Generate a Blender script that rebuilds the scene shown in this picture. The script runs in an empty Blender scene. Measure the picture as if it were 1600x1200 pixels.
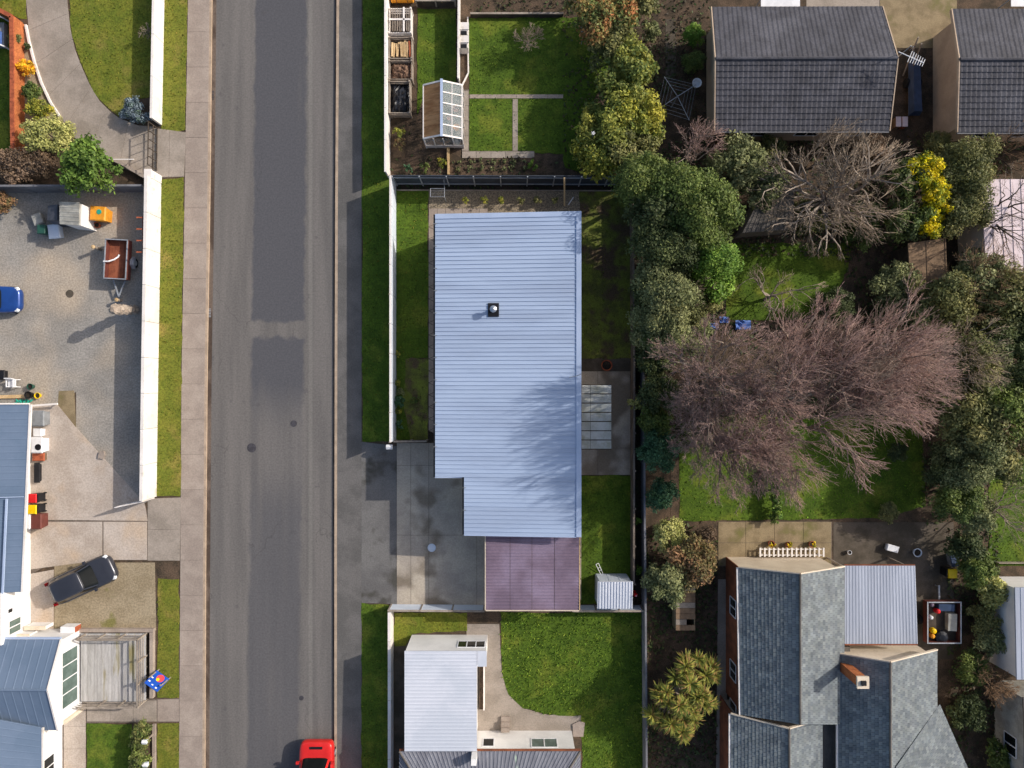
import bpy, math, random
import numpy as np
from mathutils import Vector, Matrix
R = math.radians
random.seed(7)
rng = np.random.default_rng(11)
scene = bpy.context.scene
COL = scene.collection

# ------------------------------------------------------------------ camera, sky, sun, exposure
CAMH = 45.0          # drone height in metres
FPX = 1080.0         # focal length in photograph pixels (24 px per metre on the ground)
cam_d = bpy.data.cameras.new('camera')
cam_d.sensor_width = 36.0
cam_d.lens = 36.0 * FPX / 1600.0
cam_d.clip_end = 2000
cam = bpy.data.objects.new('camera', cam_d)
cam.location = (0, 0, CAMH)
cam.rotation_euler = (0, 0, 0)
COL.objects.link(cam)
scene.camera = cam

SHX, SHY = -1.55, -0.60            # ground shadow of a one metre pole
sun_vec = Vector((SHX, SHY, -1.0)).normalized()
elev = math.asin(-sun_vec.z)
world = bpy.data.worlds.new('World')
scene.world = world
world.use_nodes = True
wn = world.node_tree
for n in list(wn.nodes): wn.nodes.remove(n)
sky = wn.nodes.new('ShaderNodeTexSky')
sky.sky_type = 'NISHITA'
sky.sun_disc = False
sky.air_density = 1.0; sky.dust_density = 3.0; sky.ozone_density = 0.6
sky.sun_elevation = elev
sky.sun_rotation = math.atan2(-sun_vec.x, -sun_vec.y)
bg = wn.nodes.new('ShaderNodeBackground')
bg.inputs['Strength'].default_value = 0.15
wo = wn.nodes.new('ShaderNodeOutputWorld')
wn.links.new(sky.outputs[0], bg.inputs[0])
wn.links.new(bg.outputs[0], wo.inputs[0])
sun_d = bpy.data.lights.new('sun', 'SUN')
sun_d.energy = 3.8
sun_d.angle = R(0.55)
sun_d.color = (1.0, 0.93, 0.84)
sun = bpy.data.objects.new('sun', sun_d)
sun.rotation_euler = sun_vec.to_track_quat('-Z', 'Y').to_euler()
sun.location = (30, 12, 40)
COL.objects.link(sun)
scene.view_settings.view_transform = 'Standard'
scene.view_settings.look = 'None'
scene.view_settings.exposure = 0.12
scene.view_settings.gamma = 1.0
scene.view_settings.use_curve_mapping = False

# ------------------------------------------------------------------ helpers
def W(px, py, z=0.0):
    """photo pixel + height above ground -> world point"""
    k = (CAMH - z) / FPX
    return Vector(((px - 800.0) * k, (600.0 - py) * k, z))

def lin(c):
    if isinstance(c, str):
        c = c.lstrip('#'); c = [int(c[i:i+2], 16) / 255 for i in (0, 2, 4)]
        return tuple(((x + .055) / 1.055) ** 2.4 if x > .04045 else x / 12.92 for x in c)
    return tuple(c)

MATS = {}
def mat(name, base, var=None, scale=2.0, rough=.8, bump=0., bscale=40., grain=.25, rnd=0., metal=0., spec=.3,
        coord='Object', stretch=(1, 1, 1), lo=.38, hi=.62, var2=None, scale2=.6, lo2=.5, hi2=.7, coat=0.):
    m = bpy.data.materials.new(name); m.use_nodes = True
    nt = m.node_tree; nd = nt.nodes; lk = nt.links
    b = nd['Principled BSDF']
    b.inputs['Roughness'].default_value = rough
    b.inputs['Metallic'].default_value = metal
    b.inputs['Specular IOR Level'].default_value = spec
    if coat: b.inputs['Coat Weight'].default_value = coat
    base = lin(base); var = lin(var) if var else tuple(x * .75 for x in base)
    tc = nd.new('ShaderNodeTexCoord')
    mp = nd.new('ShaderNodeMapping'); mp.inputs['Scale'].default_value = stretch
    if coord == 'World':
        g = nd.new('ShaderNodeNewGeometry'); lk.new(g.outputs['Position'], mp.inputs[0])
    else:
        lk.new(tc.outputs[coord], mp.inputs[0])
    def noise(s, det=5):
        n = nd.new('ShaderNodeTexNoise'); n.inputs['Scale'].default_value = s; n.inputs['Detail'].default_value = det
        n.inputs['Roughness'].default_value = .62
        lk.new(mp.outputs[0], n.inputs['Vector']); return n
    def mixc(fac, a, bb, blend='MIX'):
        x = nd.new('ShaderNodeMix'); x.data_type = 'RGBA'; x.blend_type = blend
        for sock, val in ((x.inputs['Factor'], fac), (x.inputs['A'], a), (x.inputs['B'], bb)):
            if hasattr(val, 'is_linked'): lk.new(val, sock)
            elif isinstance(val, (int, float)): sock.default_value = val
            else: sock.default_value = (*val, 1)
        return x.outputs['Result']
    def rng_(out, lo, hi, a=0., c=1.):
        r = nd.new('ShaderNodeMapRange'); r.interpolation_type = 'SMOOTHSTEP'
        lk.new(out, r.inputs[0]); r.inputs[1].default_value = lo; r.inputs[2].default_value = hi
        r.inputs[3].default_value = a; r.inputs[4].default_value = c
        return r.outputs[0]
    c = mixc(rng_(noise(scale).outputs[0], lo, hi), base, var)
    if var2: c = mixc(rng_(noise(scale2, 3).outputs[0], lo2, hi2), c, lin(var2))
    if grain:
        gv = rng_(noise(bscale, 2).outputs[0], .3, .7, 1 - grain, 1 + grain)
        h = nd.new('ShaderNodeHueSaturation'); lk.new(c, h.inputs['Color']); lk.new(gv, h.inputs['Value']); c = h.outputs[0]
    if rnd:
        oi = nd.new('ShaderNodeObjectInfo')
        h = nd.new('ShaderNodeHueSaturation'); lk.new(c, h.inputs['Color'])
        lk.new(rng_(oi.outputs['Random'], 0, 1, 1 - rnd, 1 + rnd), h.inputs['Value']); c = h.outputs[0]
    lk.new(c, b.inputs['Base Color'])
    if bump:
        bp = nd.new('ShaderNodeBump'); bp.inputs['Strength'].default_value = bump; bp.inputs['Distance'].default_value = .03
        lk.new(noise(bscale * .6, 4).outputs[0], bp.inputs['Height']); lk.new(bp.outputs[0], b.inputs['Normal'])
    MATS[name] = m
    return m

def attr_mat(name, rough=.65, trans=.0, spec=.25, grain=.2, bscale=3.):
    """colour per face from the mesh attribute 'col' (leaf, slate and grass pieces of different colours)"""
    m = bpy.data.materials.new(name); m.use_nodes = True
    nt = m.node_tree; nd = nt.nodes; lk = nt.links
    b = nd['Principled BSDF']; b.inputs['Roughness'].default_value = rough; b.inputs['Specular IOR Level'].default_value = spec
    a = nd.new('ShaderNodeVertexColor'); a.layer_name = 'col'
    c = a.outputs[0]
    if grain:
        n = nd.new('ShaderNodeTexNoise'); n.inputs['Scale'].default_value = bscale; n.inputs['Detail'].default_value = 5
        tc = nd.new('ShaderNodeTexCoord'); lk.new(tc.outputs['Object'], n.inputs['Vector'])
        r = nd.new('ShaderNodeMapRange'); lk.new(n.outputs[0], r.inputs[0]); r.inputs[1].default_value = .3; r.inputs[2].default_value = .7
        r.inputs[3].default_value = 1 - grain; r.inputs[4].default_value = 1 + grain
        h = nd.new('ShaderNodeHueSaturation'); lk.new(c, h.inputs['Color']); lk.new(r.outputs[0], h.inputs['Value']); c = h.outputs[0]
    lk.new(c, b.inputs['Base Color'])
    if trans:
        t = nd.new('ShaderNodeBsdfTranslucent'); lk.new(c, t.inputs[0])
        mx = nd.new('ShaderNodeMixShader'); mx.inputs[0].default_value = trans
        lk.new(b.outputs[0], mx.inputs[1]); lk.new(t.outputs[0], mx.inputs[2])
        lk.new(mx.outputs[0], nd['Material Output'].inputs[0])
    MATS[name] = m
    return m

class MB:
    def __init__(s): s.v = []; s.f = []; s.m = []; s.c = []
    def poly(s, pts, mi=0, col=None):
        i = len(s.v); s.v += [tuple(p) for p in pts]; s.f.append(tuple(range(i, i + len(pts)))); s.m.append(mi); s.c.append(col)
    def faces(s, vs, fs, mi=0, col=None):
        i = len(s.v); s.v += [tuple(p) for p in vs]
        for f in fs: s.f.append(tuple(i + k for k in f)); s.m.append(mi); s.c.append(col)
    def prism(s, pts, z0, z1, mi=0, col=None):
        n = len(pts)
        a = sum(pts[i][0] * pts[(i+1) % n][1] - pts[(i+1) % n][0] * pts[i][1] for i in range(n))
        if a < 0: pts = list(reversed(pts))
        vs = [(p[0], p[1], z0) for p in pts] + [(p[0], p[1], z1) for p in pts]
        fs = [tuple(reversed(range(n))), tuple(range(n, 2*n))] + [(i, (i+1) % n, n + (i+1) % n, n + i) for i in range(n)]
        s.faces(vs, fs, mi, col)
    def hexa(s, b, t, mi=0, col=None):
        """bottom quad and top quad, same order"""
        n = len(b)
        vs = [tuple(p) for p in b] + [tuple(p) for p in t]
        fs = [tuple(reversed(range(n))), tuple(range(n, 2*n))] + [(i, (i+1) % n, n + (i+1) % n, n + i) for i in range(n)]
        s.faces(vs, fs, mi, col)
    def box(s, x0, x1, y0, y1, z0, z1, mi=0, col=None):
        s.prism([(x0, y0), (x1, y0), (x1, y1), (x0, y1)], z0, z1, mi, col)
    def obox(s, p0, p1, th, z0, z1, mi=0, off=0.):
        p0 = Vector((p0[0], p0[1])); p1 = Vector((p1[0], p1[1])); d = (p1 - p0).normalized(); n = Vector((-d.y, d.x))
        a = p0 + n * (off - th/2); b = p1 + n * (off - th/2); c = p1 + n * (off + th/2); e = p0 + n * (off + th/2)
        s.prism([a, b, c, e], z0, z1, mi)
    def tube(s, p0, p1, r0, r1=None, n=6, mi=0, cap=True):
        r1 = r0 if r1 is None else r1
        p0 = Vector(p0); p1 = Vector(p1); d = p1 - p0
        if d.length < 1e-6: return
        d.normalize(); u = d.orthogonal().normalized(); w = d.cross(u)
        vs = []
        for p, r in ((p0, r0), (p1, r1)):
            for k in range(n):
                a = 2 * math.pi * k / n; vs.append(p + (u * math.cos(a) + w * math.sin(a)) * r)
        fs = [(k, (k+1) % n, n + (k+1) % n, n + k) for k in range(n)]
        if cap: fs += [tuple(reversed(range(n))), tuple(range(n, 2*n))]
        s.faces(vs, fs, mi)
    def beam(s, p0, p1, w, h, mi=0):
        """rectangular bar between two points"""
        p0 = Vector(p0); p1 = Vector(p1); d = (p1 - p0).normalized()
        side = d.cross(Vector((0, 0, 1)))
        side = side.normalized() if side.length > 1e-4 else Vector((1, 0, 0))
        up = side.cross(d).normalized()
        q = [side * (-w/2) + up * (-h/2), side * (w/2) + up * (-h/2), side * (w/2) + up * (h/2), side * (-w/2) + up * (h/2)]
        s.hexa([p0 + x for x in reversed(q)], [p1 + x for x in reversed(q)], mi)
    def path(s, pts, r, n=6, mi=0):
        for a, b in zip(pts[:-1], pts[1:]): s.tube(a, b, r, r, n, mi)
    def lathe(s, c, prof, n=16, mi=0):
        c = Vector(c); vs = []
        for r, z in prof:
            for k in range(n):
                a = 2 * math.pi * k / n; vs.append((c.x + r * math.cos(a), c.y + r * math.sin(a), c.z + z))
        fs = []
        for j in range(len(prof) - 1):
            for k in range(n): fs.append((j*n + k, j*n + (k+1) % n, (j+1)*n + (k+1) % n, (j+1)*n + k))
        fs.append(tuple(reversed(range(n)))); fs.append(tuple(range((len(prof)-1)*n, len(prof)*n)))
        s.faces(vs, fs, mi)
    def mesh(s, name, mats, smooth=False):
        me = bpy.data.meshes.new(name); me.from_pydata(s.v, [], s.f)
        for m in (mats if isinstance(mats, (list, tuple)) else [mats]): me.materials.append(MATS[m] if isinstance(m, str) else m)
        if any(s.m): me.polygons.foreach_set('material_index', s.m)
        if any(c is not None for c in s.c):
            at = me.color_attributes.new('col', 'FLOAT_COLOR', 'CORNER')
            data = []
            for f, c in zip(s.f, s.c):
                c = c or (.2, .2, .2); data += [c[0], c[1], c[2], 1.] * len(f)
            at.data.foreach_set('color', data)
        if smooth: me.polygons.foreach_set('use_smooth', [True] * len(me.polygons))
        me.update(); return me

WL = {}
def link(o, parent=None, wloc=None):
    COL.objects.link(o)
    if parent is not None:
        o.parent = parent
        if wloc is not None: o.location = Vector(wloc) - WL[parent.name]
    elif wloc is not None: o.location = wloc
    WL[o.name] = Vector(wloc) if wloc is not None else Vector((0, 0, 0))
    return o
def obj(name, mb, m, parent=None, local=False, smooth=False, wloc=(0, 0, 0)):
    """one mesh object; mesh in world coordinates unless local (then in its parent's frame)"""
    me = mb if isinstance(mb, bpy.types.Mesh) else mb.mesh(name, m, smooth)
    o = bpy.data.objects.new(name, me)
    return link(o, parent, None if local else wloc)
def tag(o, label=None, cat=None, group=None, kind=None):
    if label: o['label'] = label
    if cat: o['category'] = cat
    if group: o['group'] = group
    if kind: o['kind'] = kind
    return o
def thing(name, label, cat, loc, rz=0., group=None):
    o = bpy.data.objects.new(name, None); o.empty_display_size = .2
    link(o, None, loc); o.rotation_euler = (0, 0, rz)
    return tag(o, label, cat, group)
def copy_tree(o, parent=None):
    c = o.copy(); COL.objects.link(c)
    if parent is not None: c.parent = parent
    for ch in list(o.children): copy_tree(ch, c)
    WL[c.name] = WL[o.name].copy()
    return c
def struct(name, mb, m, label=None, cat=None, kind='structure'):
    return tag(obj(name, mb, m), label, cat, None, kind)

def jag(pts, amt, step=.45):
    """subdivide a world outline and jitter it, for soft natural edges"""
    out = []; n = len(pts)
    for i in range(n):
        a = Vector(pts[i][:2]); b = Vector(pts[(i+1) % n][:2]); k = max(1, int((b - a).length / step))
        nrm = Vector((-(b-a).y, (b-a).x)); nrm = nrm.normalized() if nrm.length else nrm
        for j in range(k):
            out.append(a.lerp(b, j / k) + nrm * random.uniform(-amt, amt))
    return out
def patch(name, ppx, z, m, j=0., label=None, cat=None, kind='structure'):
    pts = [W(x, y)[:2] for x, y in ppx]
    if j: pts = jag(pts, j)
    mb = MB(); mb.prism(pts, z - .05, z)
    return struct(name, mb, m, label, cat, kind)

def interp(poly, t):
    L = [0]
    for a, b in zip(poly[:-1], poly[1:]): L.append(L[-1] + math.hypot(b[0]-a[0], b[1]-a[1]))
    d = t * L[-1]
    for i in range(len(poly) - 1):
        if d <= L[i+1] or i == len(poly) - 2:
            k = (d - L[i]) / max(1e-9, L[i+1] - L[i]); return (poly[i][0] + (poly[i+1][0]-poly[i][0])*k, poly[i][1] + (poly[i+1][1]-poly[i][1])*k)
def slabs(parent, left, right, n, z, m, gap=.02, name='paving_slab', sub=4, th=.05):
    """split the strip between two pixel polylines into n slabs, each its own child"""
    for i in range(n):
        t0, t1 = i / n, (i + 1) / n
        pl = [W(*interp(left, t0 + (t1-t0)*k/sub)) for k in range(sub + 1)]
        pr = [W(*interp(right, t0 + (t1-t0)*k/sub)) for k in range(sub + 1)]
        dl = (pl[-1] - pl[0]).normalized() * gap/2; dr = (pr[-1] - pr[0]).normalized() * gap/2
        pl[0] = pl[0] + dl; pl[-1] = pl[-1] - dl; pr[0] = pr[0] + dr; pr[-1] = pr[-1] - dr
        mb = MB(); zz = z + random.uniform(0, .006)
        mb.prism([p[:2] for p in pl] + [p[:2] for p in reversed(pr)], z - th, zz)
        obj(name, mb, m, parent)
def grid_slabs(parent, xs, ys, z, m, gap=.02, name='paving_slab', skip=()):
    for i in range(len(xs) - 1):
        for k in range(len(ys) - 1):
            if (i, k) in skip: continue
            a = W(xs[i], ys[k]); b = W(xs[i+1], ys[k+1]); mb = MB()
            mb.box(a.x + gap/2, b.x - gap/2, b.y + gap/2, a.y - gap/2, z - .05, z + random.uniform(0, .006))
            obj(name, mb, m, parent)

# ------------------------------------------------------------------ materials
mat('soil', '#5a4a3c', '#3f362b', 1.2, rough=.95, bump=.6, bscale=18, grain=.4, coord='World')
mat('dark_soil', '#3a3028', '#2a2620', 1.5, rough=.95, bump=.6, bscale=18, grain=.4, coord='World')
mat('concrete_tan', '#9f9287', '#92857b', .8, rough=.9, bump=.15, bscale=11, grain=.1, rnd=.05, coord='World')
mat('concrete_drive', '#9d9287', '#8c8277', .7, rough=.9, bump=.15, bscale=11, grain=.11, rnd=.05, coord='World')
mat('concrete_grey', '#b3a898', '#a0968a', .5, rough=.85, bump=.1, bscale=11, grain=.1, rnd=.04, coord='World', var2='#7c7163', scale2=.22, lo2=.5, hi2=.6)
mat('concrete_beige', '#b8aca1', '#aa9d91', .6, rough=.9, bump=.15, bscale=10, grain=.13, rnd=.04, coord='World', var2='#b8a48f', scale2=.25)
mat('concrete_old', '#8f7f63', '#7a6b52', 1.0, rough=.9, bump=.2, bscale=20, grain=.14, coord='World', var2='#6e6a3f', scale2=.5)
mat('concrete_dark', '#5f564c', '#494238', .7, rough=.9, bump=.2, bscale=20, grain=.14, coord='World')
mat('joint', '#6e635a', '#5e554d', 2., rough=.95, grain=.15, bscale=12, coord='World')
mat('kerb', '#b09c88', '#9d8b79', 1.5, rough=.9, grain=.1, bscale=20, coord='World')
mat('gutter', '#4c4038', '#6a5d53', .35, rough=.9, grain=.15, bscale=12, coord='World', stretch=(1, .6, 1), lo=.45, hi=.55)  # dirty brown channel on the west; painted kerb shade on the east
mat('asphalt_path', '#696664', '#5b5957', .6, rough=.92, bump=.15, bscale=12, grain=.12, coord='World')
mat('asphalt_drive', '#6e6c6a', '#605e5d', .5, rough=.9, bump=.15, bscale=12, grain=.12, coord='World', var2='#4a4843', scale2=.45, lo2=.52, hi2=.64)
mat('gravel', '#96918a', '#85817b', .35, rough=.95, bump=.5, bscale=9, grain=.2, coord='World', var2='#b0a08c', scale2=.12, lo2=.42, hi2=.7)
mat('gravel_sandy', '#9a8c74', '#8a7c64', .5, rough=.95, bump=.5, bscale=9, grain=.2, coord='World', var2='#777245', scale2=.4, lo2=.6, hi2=.7)
mat('gravel_stones', '#9a8b74', '#6d655a', 9., rough=.9, bump=.8, bscale=22, grain=.45, coord='World')
mat('lawn_olive', '#6c7024', '#5b661e', .9, rough=.95, bump=.5, bscale=9, grain=.26, coord='World', var2='#82773a', scale2=.35, lo2=.52, hi2=.72)  # olive turf with drier brownish patches
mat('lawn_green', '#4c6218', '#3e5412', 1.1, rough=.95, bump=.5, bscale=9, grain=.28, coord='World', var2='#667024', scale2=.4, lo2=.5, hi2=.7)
mat('lawn_moss', '#6e7830', '#565a2e', .9, rough=.95, bump=.5, bscale=22, grain=.3, coord='World', var2='#564838', scale2=.55, lo2=.48, hi2=.62)
mat('verge_dry', '#6c6e26', '#5e6620', 1.0, rough=.95, bump=.5, bscale=9, grain=.25, coord='World', var2='#8a7a3e', scale2=.45, lo2=.52, hi2=.76)
mat('white_paint', '#e6e0db', '#dad3cd', .6, rough=.6, grain=.04, bscale=15, rnd=.03, coord='World', var2='#c9c0b4', scale2=1.4, lo2=.58, hi2=.75)
mat('white_wall', '#e6e4e2', '#d8d6d4', .5, rough=.7, grain=.03, bscale=15)
mat('cream_wall', '#d8cab6', '#cbbca8', .7, rough=.8, grain=.05, bscale=12)
mat('beige_wall', '#bba690', '#ac9883', .7, rough=.85, grain=.05, bscale=12)
mat('brick_wall', '#b06a40', '#9c5a36', 2.5, rough=.9, grain=.2, bscale=14, bump=.3)
mat('brown_wall', '#8a5238', '#70432f', 1.5, rough=.8, grain=.1, bscale=14)
mat('roof_white', '#a8b8d0', '#9fafc8', .5, rough=.45, grain=.02, bscale=10, rnd=.025, coord='World', var2='#9ba9c0', scale2=.5, lo2=.45, hi2=.8, metal=.0, spec=.35, stretch=(.18, 1.6, 1))
mat('roof_white_plain', '#c6cad4', '#bac0cb', .4, rough=.5, grain=.02, bscale=10, coord='World')
mat('roof_flash', '#a9b8d2', '#a0b0ca', .5, rough=.45, grain=.02, bscale=10)
mat('roof_maroon', '#79697a', '#6e5f6f', .5, rough=.55, grain=.07, bscale=9, coord='World', rnd=.04, var2='#84768a', scale2=.3)
mat('roof_blue', '#67778d', '#5f7086', .4, rough=.5, grain=.02, bscale=10, coord='World')
mat('roof_pale_blue', '#a3aab8', '#959caa', .5, rough=.5, grain=.03, bscale=10, coord='World', stretch=(3, .3, 1))
mat('roof_tile', '#4b4b52', '#404046', 1.2, rough=.8, grain=.2, bscale=9, coord='World', var2='#56565d', scale2=.35)
mat('roof_old', '#6a6c76', '#7b7d86', 2.0, rough=.7, grain=.1, bscale=10, coord='World', stretch=(2.2, .12, 1), var2='#9fb3a2', scale2=1.1, lo2=.62, hi2=.68)
mat('roof_shed_grey', '#6b655f', '#57534f', 1.0, rough=.8, grain=.1, bscale=12, coord='World', stretch=(2, .5, 1))
mat('plywood', '#8a725a', '#6d5a48', .9, rough=.9, grain=.12, bscale=12, coord='World', stretch=(1, .5, 1))
mat('roof_pink', '#d4c4c8', '#c4b4b8', 1.0, rough=.6, grain=.04, bscale=10, coord='World')
mat('fence_dark', '#3c434e', '#30363f', .8, rough=.7, grain=.08, bscale=12, rnd=.08, coord='World')
mat('fence_white', '#d3dbe6', '#c5cedb', .5, rough=.55, grain=.03, bscale=12, rnd=.03, coord='World')
mat('fence_timber', '#7a6f66', '#665c54', 1.2, rough=.9, grain=.15, bscale=14, rnd=.08, coord='World')
mat('fence_grey', '#78787c', '#66666a', .8, rough=.85, grain=.1, bscale=12, rnd=.06, coord='World')
mat('timber_new', '#c9ad84', '#b5986f', 2., rough=.8, grain=.1, bscale=14, rnd=.08)
mat('timber_grey', '#9b9084', '#867b70', 1.5, rough=.9, grain=.12, bscale=14, rnd=.1)
mat('deck_board', '#b5b2b0', '#a4a19e', 1.6, rough=.9, grain=.1, bscale=16, rnd=.09, coord='World', stretch=(3, .4, 1), var2='#8a8056', scale2=.5, lo2=.55)
mat('timber_dark', '#4e443b', '#3d352e', 1.5, rough=.9, grain=.15, bscale=14, rnd=.08)
mat('terracotta', '#a85a3c', '#8c4a32', 3., rough=.85, grain=.1, bscale=14)
mat('black', '#16161a', '#1e1e22', 2., rough=.5, grain=.1, bscale=10)
mat('black_sheet', '#0c0d12', '#23262e', 3., rough=.35, grain=.1, bscale=10)
mat('steel', '#b8bcc2', '#a2a6ad', 2., rough=.35, grain=.03, bscale=10, metal=.8)
mat('galv', '#a9adb2', '#969aa0', 2., rough=.5, grain=.05, bscale=10, metal=.3)
mat('white_plastic', '#e4e4e6', '#d6d6d9', 2., rough=.45, grain=.02, bscale=10)
mat('red_plastic', '#d8282c', '#c42024', 2., rough=.4, grain=.02, bscale=10)
mat('yellow_plastic', '#f0c80a', '#e0b808', 2., rough=.4, grain=.02, bscale=10)
mat('orange_plastic', '#e0982c', '#d08a24', 2., rough=.45, grain=.03, bscale=10)
mat('teal_plastic', '#2c9c86', '#268a76', 2., rough=.45, grain=.03, bscale=10)
mat('blue_plastic', '#5a78b8', '#4a68a8', 2., rough=.45, grain=.03, bscale=10)
mat('green_dark_plastic', '#2c5448', '#24483c', 2., rough=.45, grain=.03, bscale=10)
mat('brown_plastic', '#6a3a32', '#5c322c', 2., rough=.6, grain=.05, bscale=10)
mat('grey_plastic', '#86898c', '#76797c', 2., rough=.6, grain=.05, bscale=10)
mat('tarp_blue', '#3f4f6c', '#34425a', 2., rough=.5, grain=.08, bscale=8)
mat('canvas', '#a8a69e', '#8f8d86', 1.5, rough=.85, grain=.08, bscale=10)
mat('glass_dark', '#14191c', '#1c2326', 1., rough=.08, grain=0, spec=.4)
mat('car_glass', '#101416', '#15191b', 1., rough=.1, grain=0, spec=.12)
mat('glass_green', '#5c6e68', '#4a5c56', 1.5, rough=.1, grain=0, spec=.6)
mat('paint_grey', '#3c3e46', '#383a42', 1., rough=.28, grain=0, metal=.35, coat=.6)
mat('paint_blue', '#22488c', '#1e4080', 1., rough=.28, grain=0, metal=.25, coat=.6)
mat('paint_red', '#d42a26', '#c82420', 1., rough=.3, grain=0, coat=.6)
mat('tyre', '#1a1a1b', '#222224', 4., rough=.85, grain=.05)
mat('light_lens', '#d8dce0', '#c8ccd0', 2., rough=.15, grain=0)
mat('red_lens', '#8c1414', '#7c1010', 2., rough=.2, grain=0)
mat('bark_grey', '#a5988a', '#897c70', 4., rough=.9, grain=.15, bscale=12)
mat('bark_dark', '#4e443a', '#3e362e', 4., rough=.9, grain=.15, bscale=12)
mat('twig_pink', '#ac9086', '#957a70', 1.2, rough=.9, grain=.12, bscale=6, var2='#87786a', scale2=.35)
mat('twig_grey', '#a08f7c', '#8a7a69', 1.2, rough=.9, grain=.12, bscale=6)
mat('twig_brown', '#96795d', '#7d644c', 1.2, rough=.9, grain=.12, bscale=6)
mat('sign_blue', '#1a4fb0', '#1646a0', 2., rough=.4, grain=0)
mat('sign_red', '#e04850', '#d04048', 2., rough=.4, grain=0)
attr_mat('leaf', rough=.6, trans=.22, grain=.15, bscale=2.)
attr_mat('blade', rough=.75, trans=.15, grain=.15, bscale=1.)
attr_mat('slate', rough=.7, trans=0, grain=.16, bscale=1.3)

# polycarbonate sheet: milky, lets some light through
pm = mat('polycarb', '#c8cac6', '#b4b6ae', 1.2, rough=.35, grain=.05, bscale=8, coord='World', var2='#a8a894', scale2=.8, rnd=.05)
pm.node_tree.nodes['Principled BSDF'].inputs['Alpha'].default_value = .72
gm = mat('glasshouse_pane', '#aebcc0', '#98a6aa', 1.2, rough=.1, grain=.03, bscale=8)
gm.node_tree.nodes['Principled BSDF'].inputs['Alpha'].default_value = .22

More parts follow.
